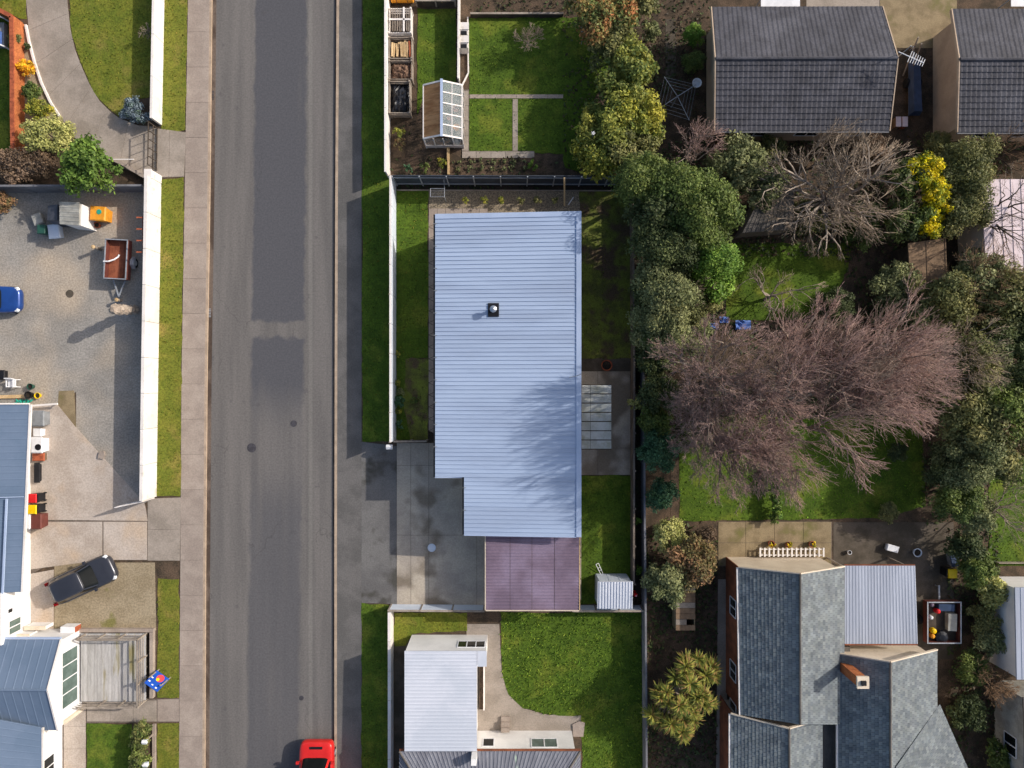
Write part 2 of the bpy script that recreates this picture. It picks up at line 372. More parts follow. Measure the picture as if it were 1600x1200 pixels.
# asphalt road: worn darker lane down the middle, broken by a pale cross patch
def road_material():
    m = bpy.data.materials.new('road_asphalt'); m.use_nodes = True
    nt = m.node_tree; nd = nt.nodes; lk = nt.links; b = nd['Principled BSDF']
    b.inputs['Roughness'].default_value = .92; b.inputs['Specular IOR Level'].default_value = .25
    g = nd.new('ShaderNodeNewGeometry')
    def noise(s, det, stretch=(1, 1, 1)):
        mp = nd.new('ShaderNodeMapping'); mp.inputs['Scale'].default_value = stretch; lk.new(g.outputs['Position'], mp.inputs[0])
        n = nd.new('ShaderNodeTexNoise'); n.inputs['Scale'].default_value = s; n.inputs['Detail'].default_value = det; lk.new(mp.outputs[0], n.inputs['Vector']); return n.outputs[0]
    def mth(op, a, c):
        x = nd.new('ShaderNodeMath'); x.operation = op
        for s, v in ((x.inputs[0], a), (x.inputs[1], c)):
            if hasattr(v, 'is_linked'): lk.new(v, s)
            else: s.default_value = v
        return x.outputs[0]
    def sst(v, a, c):
        r = nd.new('ShaderNodeMapRange'); r.interpolation_type = 'SMOOTHSTEP'; lk.new(v, r.inputs[0]); r.inputs[1].default_value = a; r.inputs[2].default_value = c; return r.outputs[0]
    sp = nd.new('ShaderNodeSeparateXYZ'); lk.new(g.outputs['Position'], sp.inputs[0])
    wob = mth('MULTIPLY', mth('SUBTRACT', noise(1.6, 6, (1, .6, 1)), .5), .55)
    x = mth('ADD', sp.outputs[0], wob); x = mth('ADD', x, mth('MULTIPLY', sp.outputs[1], -.012))
    wob2 = mth('MULTIPLY', mth('SUBTRACT', noise(1.6, 4), .5), .9)
    y = mth('ADD', sp.outputs[1], wob2)
    lane = mth('MULTIPLY', sst(x, -17.15, -16.85), mth('SUBTRACT', 1., sst(x, -13.8, -13.5)))
    gap = mth('MULTIPLY', sst(y, 2.75, 3.2), mth('SUBTRACT', 1., sst(y, 3.9, 4.3)))
    lane = mth('MULTIPLY', lane, mth('SUBTRACT', 1., gap))
    fade = mth('ADD', sst(sp.outputs[1], -3.5, 1.5), mth('MULTIPLY', mth('SUBTRACT', 1., sst(sp.outputs[1], -9., -5.)), .5))
    edge = mth('MULTIPLY', sst(y, 2.2, 3.0), mth('SUBTRACT', 1., sst(y, 4.1, 5.2)))
    fade = mth('MINIMUM', mth('ADD', mth('ADD', fade, .2), mth('MULTIPLY', edge, .3)), 1.25)
    lane = mth('MULTIPLY', mth('MULTIPLY', lane, fade), sst(noise(.6, 6, (1.6, .12, 1)), .05, .5))
    strip = mth('MULTIPLY', sst(sp.outputs[0], -13.35, -13.2), mth('SUBTRACT', 1., sst(sp.outputs[0], -13.1, -12.95)))
    c1 = nd.new('ShaderNodeMix'); c1.data_type = 'RGBA'; lk.new(sst(noise(1.1, 7, (1.4, .1, 1)), .3, .7), c1.inputs['Factor'])
    c1.inputs['A'].default_value = (*lin('#6f6b68'), 1); c1.inputs['B'].default_value = (*lin('#625f5d'), 1)
    c2 = nd.new('ShaderNodeMix'); c2.data_type = 'RGBA'; lk.new(lane, c2.inputs['Factor'])
    lk.new(c1.outputs['Result'], c2.inputs['A']); c2.inputs['B'].default_value = (*lin('#525256'), 1)
    c3 = nd.new('ShaderNodeMix'); c3.data_type = 'RGBA'; lk.new(mth('MULTIPLY', strip, .35), c3.inputs['Factor'])
    lk.new(c2.outputs['Result'], c3.inputs['A']); c3.inputs['B'].default_value = (*lin('#85827c'), 1)
    spot = sst(noise(1.3, 5), .66, .76)
    c4 = nd.new('ShaderNodeMix'); c4.data_type = 'RGBA'; lk.new(mth('MULTIPLY', spot, .45), c4.inputs['Factor'])
    lk.new(c3.outputs['Result'], c4.inputs['A']); c4.inputs['B'].default_value = (*lin('#4c4a4c'), 1)
    vmp = nd.new('ShaderNodeMapping'); vmp.inputs['Scale'].default_value = (1, .45, 1)
    wv = nd.new('ShaderNodeVectorMath'); wv.operation = 'ADD'; nz = nd.new('ShaderNodeTexNoise'); nz.inputs['Scale'].default_value = 1.2; nz.inputs['Detail'].default_value = 5
    lk.new(g.outputs['Position'], nz.inputs['Vector']); lk.new(g.outputs['Position'], wv.inputs[0]); lk.new(nz.outputs['Color'], wv.inputs[1]); lk.new(wv.outputs[0], vmp.inputs[0])
    vo = nd.new('ShaderNodeTexVoronoi'); vo.feature = 'DISTANCE_TO_EDGE'; vo.inputs['Scale'].default_value = .32; lk.new(vmp.outputs[0], vo.inputs['Vector'])
    crack = mth('MULTIPLY', mth('SUBTRACT', 1., sst(vo.outputs['Distance'], .002, .012)), sst(noise(.25, 3), .54, .62))
    c5 = nd.new('ShaderNodeMix'); c5.data_type = 'RGBA'; lk.new(mth('MULTIPLY', crack, .3), c5.inputs['Factor'])
    lk.new(c4.outputs['Result'], c5.inputs['A']); c5.inputs['B'].default_value = (*lin('#3c3a39'), 1)
    gr = nd.new('ShaderNodeHueSaturation'); lk.new(c5.outputs['Result'], gr.inputs['Color'])
    r = nd.new('ShaderNodeMapRange'); lk.new(noise(9, 4), r.inputs[0]); r.inputs[1].default_value = .3; r.inputs[2].default_value = .7; r.inputs[3].default_value = .86; r.inputs[4].default_value = 1.14
    lk.new(r.outputs[0], gr.inputs['Value']); lk.new(gr.outputs[0], b.inputs['Base Color'])
    bp = nd.new('ShaderNodeBump'); bp.inputs['Strength'].default_value = .2; bp.inputs['Distance'].default_value = .02
    lk.new(noise(30, 3), bp.inputs['Height']); lk.new(bp.outputs[0], b.inputs['Normal'])
    MATS['road_asphalt'] = m
road_material()

# ------------------------------------------------------------------ setting: ground, road, kerbs, footpaths
mb = MB(); mb.box(-400, 400, -400, 400, -.5, -.16); struct('ground', mb, 'soil')
LK = [(336, -700), (331, 0), (328, 290), (323.5, 580), (321, 900), (320, 1200), (317, 1900)]      # road edge, west
RK = [(529, -700), (526, 0), (524, 300), (523, 600), (522.5, 900), (522.5, 1200), (521, 1900)]    # road edge, east
mb = MB(); mb.prism([W(x - 3, y)[:2] for x, y in LK] + [W(x + 3, y)[:2] for x, y in reversed(RK)], -.2, -.12); struct('road', mb, 'road_asphalt')
mb = MB(); mb.prism([W(x, y)[:2] for x, y in LK] + [W(x + 6, y)[:2] for x, y in reversed(LK)], -.14, -.112); struct('gutter_west', mb, 'gutter')
mb = MB(); mb.prism([W(x - 3, y)[:2] for x, y in RK] + [W(x, y)[:2] for x, y in reversed(RK)], -.14, -.112); struct('kerb_shade_east', mb, 'gutter')  # dark strip painted in for the shadow of the east kerb
mb = MB(); mb.prism([W(x - 3.5, y)[:2] for x, y in LK] + [W(x, y)[:2] for x, y in reversed(LK)], -.15, .022); struct('kerb_west', mb, 'kerb')
mb = MB(); mb.prism([W(x, y)[:2] for x, y in RK] + [W(x + 4, y)[:2] for x, y in reversed(RK)], -.15, .022); struct('kerb_east', mb, 'kerb')
mb = MB(); mb.prism([W(-9000, -700)[:2]] + [W(x - 3.5, y)[:2] for x, y in LK] + [W(-9000, 1900)[:2]], -.3, 0); struct('land_west', mb, 'soil')
mb = MB(); mb.prism([W(9000, -700)[:2]] + [W(x + 4, y)[:2] for x, y in RK] + [W(9000, 1900)[:2]], -.3, 0); struct('land_east', mb, 'soil')

FPL = [(297, -60), (294, 0), (284, 580), (280, 1200), (280, 1260)]
FPR = [(x - 3.5, y) for x, y in [(331.5, -60), (331, 0), (328, 290), (323.5, 580), (321, 900), (320, 1200), (320, 1260)]]
for i, (x, y, r_, lab) in enumerate(((458, 662, .22, 'small dark cover in the road beside the driveway'), (392, 700, .3, 'round iron cover on the left side of the road'), (470, 1092, .16, 'small iron cover near the red van'))):
    p = W(x, y); t = MB(); t.lathe((p.x, p.y, -.12), [(r_, -.02), (r_, .006), (r_ * .9, .008)], 20); tag(obj('manhole_cover', t, mat('iron', '#47454a', '#3c3a3e', 5., rough=.7, grain=.1, bscale=12) if i == 0 else 'iron'), lab, 'manhole cover', 'covers in the road')
for i, (x, y, lab) in enumerate(((330.5, 147, 'upper drain grate in the left gutter'), (325.5, 488, 'pale drain grate halfway down the left gutter'))):
    p = W(x, y); t = thing('drain_grate', lab, 'drain grate', (p.x, p.y, -.112), 0, 'drain grates in the left gutter')
    for k in range(6): m_ = MB(); m_.box(p.x - .1, p.x + .12, p.y - .3 + .1*k, p.y - .25 + .1*k, -.13, -.1); obj('bar', m_, 'galv' if i else 'iron', t)
    m_ = MB(); m_.box(p.x - .13, p.x - .1, p.y - .32, p.y + .3, -.13, -.098); obj('frame', m_, 'galv' if i else 'iron', t)
fp = struct('footpath_west', (lambda m: (m.prism([W(*p)[:2] for p in FPL] + [W(*p)[:2] for p in reversed(FPR)], -.02, .008), m)[1])(MB()), 'joint')
slabs(fp, FPL, FPR, 24, .022, 'concrete_tan', .016)
patch('footpath_east', [(530, -100), (565, -100), (565, 1300), (526.5, 1300), (526.5, 900), (527, 600), (528, 300)], .012, 'asphalt_path')
patch('driveway_crossing', [(565, 690), (620, 697), (620, 944), (565, 942)], .014, 'asphalt_drive', .01)

def lawn(label, ppx, m, cols, dens=26, hgt=.07, j=.06, z=.024, size=.05, seed=0):
    """grass: a turf sheet with short blades standing on it"""
    r = np.random.default_rng(seed + 100)
    P = np.array([W(x, y)[:2] for x, y in ppx])
    mb = MB(); mb.prism([tuple(p) for p in jag([Vector(p) for p in P], j)], z - .06, z)
    x0, y0 = P.min(0); x1, y1 = P.max(0); n = int((x1-x0) * (y1-y0) * dens)
    Q = r.uniform((x0, y0), (x1, y1), (n, 2)); ins = np.zeros(n, bool); k = len(P)
    for a in range(k):
        p, q = P[a], P[(a+1) % k]
        cr = (p[1] > Q[:, 1]) != (q[1] > Q[:, 1])
        with np.errstate(divide='ignore', invalid='ignore'):
            ins ^= cr & (Q[:, 0] < (q[0]-p[0]) * (Q[:, 1]-p[1]) / (q[1]-p[1]) + p[0])
    Q = Q[ins]; n = len(Q)
    cols = np.array([lin(c) for c in cols]) * np.array([.92, .92, .6])
    f0 = len(mb.f)
    nv = len(mb.v)
    ang = r.uniform(0, 2*np.pi, n); s = r.uniform(.6, 1.5, n) * size; h = r.uniform(.4, 1.2, n) * hgt
    ci = cols[r.integers(0, len(cols), n)] * r.uniform(.75, 1.25, (n, 1))
    lean = r.normal(0, .6, (n, 2)) * h[:, None]
    a = np.c_[Q[:, 0] + np.cos(ang) * s, Q[:, 1] + np.sin(ang) * s, np.full(n, z - .01)]
    b = np.c_[Q[:, 0] - np.cos(ang) * s, Q[:, 1] - np.sin(ang) * s, np.full(n, z - .01)]
    c = np.c_[Q[:, 0] + lean[:, 0] - np.sin(ang)*s*.5, Q[:, 1] + lean[:, 1] + np.cos(ang)*s*.5, z + h]
    mb.v += [tuple(x) for x in np.stack([a, b, c], 1).reshape(-1, 3)]
    mb.f += [(nv + 3*i, nv + 3*i + 1, nv + 3*i + 2) for i in range(n)]
    mb.m += [1] * n; mb.c += [tuple(x) for x in ci]
    return struct('lawn', mb, [m, 'blade'], label, 'grass', 'stuff')
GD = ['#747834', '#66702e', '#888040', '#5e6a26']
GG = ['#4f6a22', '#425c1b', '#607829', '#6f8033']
GM = ['#5a6a26', '#4a5a20', '#66702c', '#4e4228']
lawn('dry yellowish grass strip beside white wall at top left', [(256, -40), (294, -40), (291, 100), (290, 203), (272, 207), (251, 204)], 'verge_dry', ['#70742f', '#626c2a', '#8a7c3c', '#5a6824'], seed=1)
lawn('long grass strip between long white wall and concrete footpath', [(251, 280), (288, 277), (284, 560), (282, 775), (243, 775), (246, 560)], 'verge_dry', ['#6c742e', '#5e6c28', '#827a38', '#566822'], seed=2)
lawn('grass strip between timber deck and footpath, under the blue sign', [(247, 905), (280, 905), (280, 1090), (246, 1090)], 'verge_dry', GD, seed=3)
lawn('small grass strip beside footpath at bottom left corner', [(246, 1130), (280, 1130), (280, 1260), (246, 1260)], 'verge_dry', GD, seed=4)
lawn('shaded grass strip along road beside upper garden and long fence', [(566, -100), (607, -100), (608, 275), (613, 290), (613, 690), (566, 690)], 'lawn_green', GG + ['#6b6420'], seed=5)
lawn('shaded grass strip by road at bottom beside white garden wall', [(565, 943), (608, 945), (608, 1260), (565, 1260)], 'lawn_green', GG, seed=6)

# west side, top: curved drive, lawns, brick wall
dl = [(38, -60), (41, 0), (45, 45), (52, 85), (64, 125), (80, 160), (100, 190), (122, 222), (160, 238), (190, 262), (236, 280)]
dr = [(104, -60), (105, 0), (110, 45), (118, 80), (128, 105), (140, 132), (155, 157), (172, 174), (187, 185), (215, 196), (240, 198)]
dv = struct('driveway', (lambda m: (m.prism([W(*p)[:2] for p in dl] + [W(*p)[:2] for p in reversed(dr)], -.02, .008), m)[1])(MB()), 'joint')
slabs(dv, dl, dr, 8, .02, 'concrete_drive', .018, sub=5)
cx1 = patch('driveway_crossing', [(240, 199), (251, 206), (290, 207), (288, 276), (250, 278), (236, 280)], .006, 'joint')
slabs(cx1, [(240, 200), (291, 207)], [(240, 277), (288, 276)], 2, .02, 'concrete_drive', .018)
lawn('sunlit lawn between curved driveway and white wall, top left', [(106, -60), (240, -60), (238, 150), (205, 158), (188, 182), (172, 172), (155, 155), (141, 131), (129, 104), (119, 79), (111, 45)], 'lawn_olive', GD, seed=7)
lawn('corner of lawn left of the curved driveway', [(-60, -60), (37, -60), (40, 0), (42, 30), (32, 30), (0, 14), (-60, -10)], 'lawn_olive', GD, seed=8)
lawn('dark lawn behind orange brick wall at left edge', [(-60, 0), (0, 22), (30, 38), (32, 235), (-60, 240)], 'lawn_green', GG, seed=9)
patch('gravel_bed', [(36, 40), (44, 42), (52, 85), (64, 126), (80, 160), (100, 190), (115, 212), (38, 240)], .007, 'gravel_sandy')
# west side, middle: yard and concrete
patch('gravel_yard', [(-80, 298), (246, 298), (243, 776), (226, 786), (119, 668), (119, 612), (88, 632), (60, 660), (50, 634), (-80, 634)], .008, 'gravel')
cb = patch('concrete_yard', [(45, 632), (90, 630), (119, 668), (226, 786), (230, 800), (230, 872), (85, 876), (45, 900)], .006, 'joint')
slabs(cb, [(45, 634), (45, 812)], [(90, 632), (119, 668), (226, 786), (231, 814)], 1, .02, 'concrete_beige', .02, sub=24)
slabs(cb, [(46, 815), (46, 890)], [(160, 815), (160, 875)], 1, .02, 'concrete_beige', .018)
slabs(cb, [(162, 815), (162, 875)], [(230, 815), (230, 875)], 1, .02, 'concrete_beige', .018)
patch('concrete_patch', [(92, 611), (116, 610), (119, 668), (90, 640)], .016, 'concrete_old')
cx2 = patch('driveway_crossing', [(231, 779), (283, 777), (281, 876), (231, 876)], .006, 'joint')
slabs(cx2, [(231, 779), (231, 876)], [(283, 777), (281, 876)], 2, .02, 'concrete_drive', .018)
# west side, bottom
patch('gravel_parking', [(85, 879), (242, 879), (244, 985), (85, 985)], .008, 'gravel_sandy')
patch('concrete_strip', [(45, 897), (84, 890), (84, 985), (45, 985)], .012, 'concrete_beige')
patch('garden_bed', [(246, 878), (280, 878), (280, 905), (246, 906)], .01, 'soil', .05)
pp = patch('garden_path', [(98, 1096), (281, 1091), (281, 1128), (134, 1130), (134, 1260), (98, 1260)], .006, 'joint')
slabs(pp, [(136, 1097), (245, 1094)], [(136, 1127), (245, 1127)], 3, .02, 'concrete_drive', .018)
slabs(pp, [(246, 1093), (280, 1092)], [(246, 1127), (280, 1127)], 1, .02, 'concrete_tan', .018)
slabs(pp, [(100, 1100), (100, 1240)], [(134, 1100), (134, 1240)], 4, .02, 'concrete_beige', .018)
lawn('small square lawn beside the clipped hedge at bottom left', [(136, 1131), (205, 1131), (205, 1260), (136, 1260)], 'lawn_green', GG, seed=10)

# the main section
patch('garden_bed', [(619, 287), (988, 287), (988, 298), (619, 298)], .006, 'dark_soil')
lawn('lawn strip between long white fence and white-roofed house', [(619, 298), (669, 298), (669, 560), (640, 562), (634, 600), (650, 688), (619, 688)], 'lawn_green', GD + GG, seed=11)
lawn('bare reddish ground with weeds behind small timber fence', [(634, 560), (669, 560), (669, 688), (640, 688), (630, 620)], 'lawn_moss', ['#4c3a30', '#54443a', '#4a5626', '#5c6a34'], dens=14, seed=12, z=.03)
patch('gravel_bed', [(670, 297), (906, 297), (906, 345), (670, 345)], .008, 'gravel_stones')
pth = patch('paved_path', [(669, 326), (760, 326), (760, 690), (669, 690)], .01, 'dark_soil')
cp = patch('concrete_driveway', [(620, 692), (762, 692), (762, 946), (620, 946)], .006, 'joint')
grid_slabs(cp, [620, 642, 670, 745, 762], [692, 727, 836, 946], .022, 'concrete_grey', .02)
lawn('mossy shaded lawn between house and dark hedge trees', [(905, 297), (984, 297), (986, 560), (905, 560)], 'lawn_moss', GM, seed=13)
patch('gravel_strip', [(905, 560), (986, 560), (986, 580), (905, 580)], .01, 'concrete_dark')
ct = patch('concrete_terrace', [(895, 580), (985, 580), (986, 742), (895, 742)], .006, 'joint')
grid_slabs(ct, [896, 934, 985], [580, 700, 742], .022, 'concrete_grey', .02)
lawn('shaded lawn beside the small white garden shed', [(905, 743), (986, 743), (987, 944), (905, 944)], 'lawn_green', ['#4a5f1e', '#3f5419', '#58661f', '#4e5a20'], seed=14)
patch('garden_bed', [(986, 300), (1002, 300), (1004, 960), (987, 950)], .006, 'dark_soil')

# north garden
lawn('narrow lawn between compost bins and white picket fence', [(652, 14), (713, 14), (713, 135), (662, 150), (652, 180)], 'lawn_green', GG, seed=15)
lawn('square back lawn beside the greenhouse, crossed by paths', [(733, 28), (945, 28), (950, 120), (925, 160), (905, 270), (882, 262), (880, 240), (733, 238)], 'lawn_green', GG + ['#6b7a30'], seed=16)
gp = patch('garden_path', [(722, 140), (733, 140), (733, 148), (880, 148), (880, 154), (733, 154), (733, 236), (835, 236), (835, 247), (722, 247)], .03, 'joint')
slabs(gp, [(734, 148), (880, 148)], [(734, 154), (880, 154)], 6, .042, 'concrete_tan', .02)
slabs(gp, [(722, 142), (722, 236)], [(732, 142), (732, 236)], 4, .042, 'concrete_drive', .02)
slabs(gp, [(722, 237), (835, 237)], [(722, 247), (835, 247)], 5, .042, 'concrete_drive', .02)
slabs(gp, [(801, 155), (801, 236)], [(809, 155), (809, 236)], 4, .042, 'concrete_drive', .02)
patch('vegetable_bed', [(655, 247), (880, 247), (880, 285), (655, 285)], .012, 'soil', .05)
# south garden
lawn('rough bright green lawn behind the white flat-roofed wing', [(782, 957), (1002, 957), (1005, 1260), (912, 1260), (908, 1118), (850, 1116), (818, 1106), (795, 1085), (784, 1050)], 'lawn_green', ['#5c7c2c', '#4a6a24', '#708a36', '#84983e'], dens=70, hgt=.12, size=.04, seed=17)
lawn('thin patchy lawn between garden wall and white wing', [(616, 957), (730, 957), (730, 985), (645, 990), (634, 1010), (616, 1010)], 'lawn_olive', GD, seed=18)
sp_ = patch('concrete_path', [(728, 975), (780, 975), (784, 1050), (795, 1085), (818, 1106), (850, 1116), (910, 1118), (912, 1150), (740, 1150)], .012, 'concrete_drive')
patch('concrete_strip', [(616, 1010), (660, 1000), (660, 1260), (616, 1260)], .01, 'concrete_dark')
# east gardens
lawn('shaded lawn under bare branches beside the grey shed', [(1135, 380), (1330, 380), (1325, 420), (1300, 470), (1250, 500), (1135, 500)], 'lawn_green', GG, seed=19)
lawn('bright lawn below the big pinkish bare tree', [(1062, 660), (1205, 640), (1208, 812), (1062, 814)], 'lawn_green', ['#668428', '#567820', '#768a32', '#808a3a'], seed=20)
lawn('vivid green lawn right of the low garden hedge', [(1212, 650), (1440, 650), (1446, 790), (1380, 810), (1212, 812)], 'lawn_green', ['#5c8a1e', '#4c7a18', '#6c9828', '#7aa030'], seed=21)
lawn('lawn at the far right edge beside timber edging', [(1545, 700), (1680, 700), (1680, 885), (1545, 885)], 'lawn_green', ['#6c8628', '#5c7a20', '#7c8c34'], seed=22)
ter = patch('terrace', [(1122, 815), (1300, 815), (1300, 885), (1122, 885)], .006, 'joint')
grid_slabs(ter, [1122, 1165, 1210, 1255, 1299], [815, 848, 884], .02, 'concrete_old', .025)
patch('concrete_yard', [(1302, 816), (1490, 816), (1490, 1030), (1302, 1030)], .012, 'concrete_dark')
patch('dirt_path', [(1048, 690), (1062, 690), (1062, 815), (1048, 815)], .012, 'soil')
patch('concrete_yard', [(1375, -80), (1495, -80), (1495, 75), (1375, 75)], .012, 'concrete_old')
patch('garden_path', [(1040, 30), (1056, 30), (1056, 130), (1040, 130)], .012, 'concrete_dark')
patch('concrete_yard', [(1260, -80), (1374, -80), (1374, 20), (1260, 20)], .01, 'concrete_drive')

# ------------------------------------------------------------------ builders: roofs, fences
def bil(c, u, v):
    return c[0] * ((1-u)*(1-v)) + c[1] * (u*(1-v)) + c[2] * (u*v) + c[3] * ((1-u)*v)
def roof_slope(root, c, style, m, name='roof_slope', cols=None, rib=.3, ribh=.03, course=.33, seed=0, deck=.03):
    """c = eave start, eave end, ridge end, ridge start (world). One real, pieced roof face."""
    c = [Vector(p) for p in c]
    n = (c[1] - c[0]).cross(c[3] - c[0]).normalized()
    if n.z < 0: n = -n
    base = MB(); base.hexa([p - n * .1 for p in c], [p - n * .012 for p in c])
    Lu = max((c[1]-c[0]).length, (c[2]-c[3]).length); Lv = ((c[3]-c[0]).length + (c[2]-c[1]).length) / 2
    r = random.Random(seed); mb = MB()
    if style == 'rib':
        k = max(2, round(Lu / rib))
        for i in range(k):
            u0, u1 = i / k, (i + 1) / k; e = min(.35, .05 / (Lu / k))
            prof = [(u0, 0), (u1 - 2*e*(u1-u0), 0), (u1 - 1.6*e*(u1-u0), ribh), (u1 - .4*e*(u1-u0), ribh), (u1, 0)]
            for (a, ha), (b, hb) in zip(prof[:-1], prof[1:]):
                mb.poly([bil(c, a, 0) + n*ha, bil(c, b, 0) + n*hb, bil(c, b, 1) + n*hb, bil(c, a, 1) + n*ha])
        o = obj(name, mb, m, root); bb = obj('roof_deck', base, m, o); return o
    if style == 'tile':
        k = max(2, round(Lv / course)); nu = max(4, round(Lu / .1))
        for j in range(k):
            v0, v1 = j / k, (j + 1.0) / k
            vs = []; 
            for i in range(nu + 1):
                u = i / nu; w = .012 * math.sin(i * math.pi * .6667) + .012
                p0 = bil(c, u, v0); p1 = bil(c, u, v1)
                vs += [p0 + n * .0, p0 + n * (w + .05), p1 + n * (w * .9 + .004)]
            fs = []
            for i in range(nu):
                a = 3*i; fs += [(a, a+3, a+4, a+1), (a+1, a+4, a+5, a+2)]
            mb.faces(vs, fs)
        o = obj(name, mb, m, root); o['kind'] = 'stuff'; obj('roof_deck', base, m, o); return o
    if style == 'slate':
        k = max(2, round(Lv / course)); nu = max(3, round(Lu / .26)); cols = [lin(x) for x in cols]
        for j in range(k):
            off = (j % 2) * .5
            for i in range(nu + 1):
                u0 = max(0, (i - off) / nu); u1 = min(1, (i + 1 - off) / nu)
                if u1 - u0 < .002: continue
                v0, v1 = j / k, (j + 1) / k; h = r.uniform(.018, .035); g = .008 / Lu
                cc = r.choice(cols); s = r.uniform(.9, 1.1); cc = tuple(x * s for x in cc)
                a, b = bil(c, u0 + g, v0) + n*h, bil(c, u1 - g, v0) + n*h
                d, e = bil(c, u1 - g, v1) + n*.006, bil(c, u0 + g, v1) + n*.006
                mb.poly([a, b, d, e], 0, cc)
                mb.poly([bil(c, u0 + g, v0), bil(c, u1 - g, v0), b, a], 0, tuple(x * .9 for x in cc))
        o = obj(name, mb, m, root); o['kind'] = 'stuff'; b2 = MB(); b2.hexa([p - n * .22 for p in c], [p - n * deck for p in c]); obj('roof_deck', b2, 'roof_tile', o); return o
def ridge(root, a, b, r, m, name='ridge_cap'):
    mb = MB(); mb.tube(a, b, r, r, 8); return obj(name, mb, m, root)
def walls(root, pts, z0, z1, m, name='wall'):
    mb = MB(); mb.prism([p[:2] for p in pts], z0, z1); return obj(name, mb, m, root)
def strip_bar(root, pts, w, h, m, name):
    mb = MB()
    for a, b in zip(pts[:-1], pts[1:]): mb.beam(a, b, w, h)
    return obj(name, mb, m, root)
def window(parent, a, b, z0, z1, nrm, frame='white_plastic', glass='glass_dark', mull=1):
    """window on a vertical wall between world xy points a,b, facing nrm"""
    a = Vector((a[0], a[1], 0)); b = Vector((b[0], b[1], 0)); nrm = Vector((nrm[0], nrm[1], 0)).normalized()
    f = MB(); o = nrm * .03; t = .06; d = (b - a).normalized()
    def bar(p, q, za, zb): f.hexa([p + Vector((0,0,za)) - o*.5, q + Vector((0,0,za)) - o*.5, q + Vector((0,0,za)) + o, p + Vector((0,0,za)) + o], [p + Vector((0,0,zb)) - o*.5, q + Vector((0,0,zb)) - o*.5, q + Vector((0,0,zb)) + o, p + Vector((0,0,zb)) + o])
    bar(a, b, z0, z0 + t); bar(a, b, z1 - t, z1)
    for k in range(mull + 2):
        p = a.lerp(b, k / (mull + 1)); bar(p - d*t/2, p + d*t/2, z0 + t, z1 - t)
    w = obj('window', f, frame, parent)
    for k in range(mull + 1):
        p = a.lerp(b, k / (mull + 1)) + d*t/2; q = a.lerp(b, (k+1) / (mull + 1)) - d*t/2; g = MB()
        g.poly([p + Vector((0,0,z0+t)) + o*.3, q + Vector((0,0,z0+t)) + o*.3, q + Vector((0,0,z1-t)) + o*.3, p + Vector((0,0,z1-t)) + o*.3])
        obj('pane', g, glass, w)
    return w
def fence(label, ppx, h, panel, m, mpost=None, name='fence', th=.05, cap=None, rails=(), posts=True, pw=.1, post_side=0., cat='fence', group=None, posth=.04):
    pts = [W(*p) for p in ppx]
    root = thing(name, label, cat, pts[0], 0, group)
    first = True
    for a, b in zip(pts[:-1], pts[1:]):
        L = (b - a).length; k = max(1, round(L / panel)); d = (b - a) / k; dn = d.normalized(); nn = Vector((-dn.y, dn.x, 0))
        for i in range(k):
            p, q = a + d*i, a + d*(i+1); g = dn * .012
            mb = MB(); mb.obox(p + g, q - g, th, .0, h); obj('panel', mb, m, root)
            for rz in rails:
                rb = MB(); rb.obox(p + g*2, q - g*2, .05, rz - .04, rz + .04, 0, post_side * (th/2 + .025)); obj('rail', rb, mpost or m, root)
            if cap:
                cb = MB(); cb.obox(p + g, q - g, th + .07, h, h + .035); obj('capping', cb, cap, root)
        if posts:
            for i in range(k + 1):
                if i == 0 and not first: continue
                p = a + d*i + nn * post_side * (th/2 + pw/2 + .003); mb = MB(); mb.box(p.x-pw/2, p.x+pw/2, p.y-pw/2, p.y+pw/2, 0, h + posth); obj('post', mb, mpost or m, root)
        first = False
    return root

# ------------------------------------------------------------------ the white-roofed house in the middle
x0, x1 = -4.66, 4.13; yt, yb = 10.30, -9.12; yn = -5.66; xn = -2.90; zl, zr = 3.10, 3.80
zat = lambda x: zl + (zr - zl) * (x - x0) / (x1 - x0)
house = thing('house', 'long house with white ribbed metal roof and notched corner', 'house', ((x0+x1)/2, .5, 0))
wx0, wx1 = x0 + .5, x1 - .4
walls(house, [(wx0, yt-.45), (wx1, yt-.45), (wx1, yb+.35), (xn+.5, yb+.35), (xn+.5, yn+.45), (wx0, yn+.45)], 0, 2.92, 'cream_wall')
pw_ = .252
def tray(xa, xb):
    """one roofing tray with an upstanding seam along its south edge"""
    mb = MB(); za, zb = zat(xa), zat(xb); t = .02; r = .042; w = .028
    prof = [(-pw_/2, 0), (-pw_/2, r), (-pw_/2 + w, r), (-pw_/2 + w + .006, 0), (pw_/2, 0), (pw_/2, -t), (-pw_/2, -t)]
    n = len(prof); vs = [(xa, y, za + z) for y, z in prof] + [(xb, y, zb + z) for y, z in prof]
    fs = [(k, (k+1) % n, n + (k+1) % n, n + k) for k in range(n)] + [tuple(reversed(range(n))), tuple(range(n, 2*n))]
    mb.faces(vs, fs); return mb.mesh('roof_panel', 'roof_white')
flash_w = .30
long_m, short_m = tray(x0, x1 - flash_w), tray(xn, x1 - flash_w)
nk = int(round((yt - yb - .35) / pw_))
for i in range(nk):
    y = yt - .3 - pw_ * (i + .5)
    obj('roof_panel', long_m if y > yn else short_m, None, house, wloc=(0, y, 0))
mb = MB(); mb.hexa([(x1-flash_w, yb, zat(x1-flash_w)-.06), (x1, yb, zr-.06), (x1, yt, zr-.06), (x1-flash_w, yt, zat(x1-flash_w)-.06)],
                   [(x1-flash_w, yb, zat(x1-flash_w)+.055), (x1, yb, zr+.06), (x1, yt, zr+.06), (x1-flash_w, yt, zat(x1-flash_w)+.055)])
obj('ridge_flashing', mb, 'roof_flash', house)
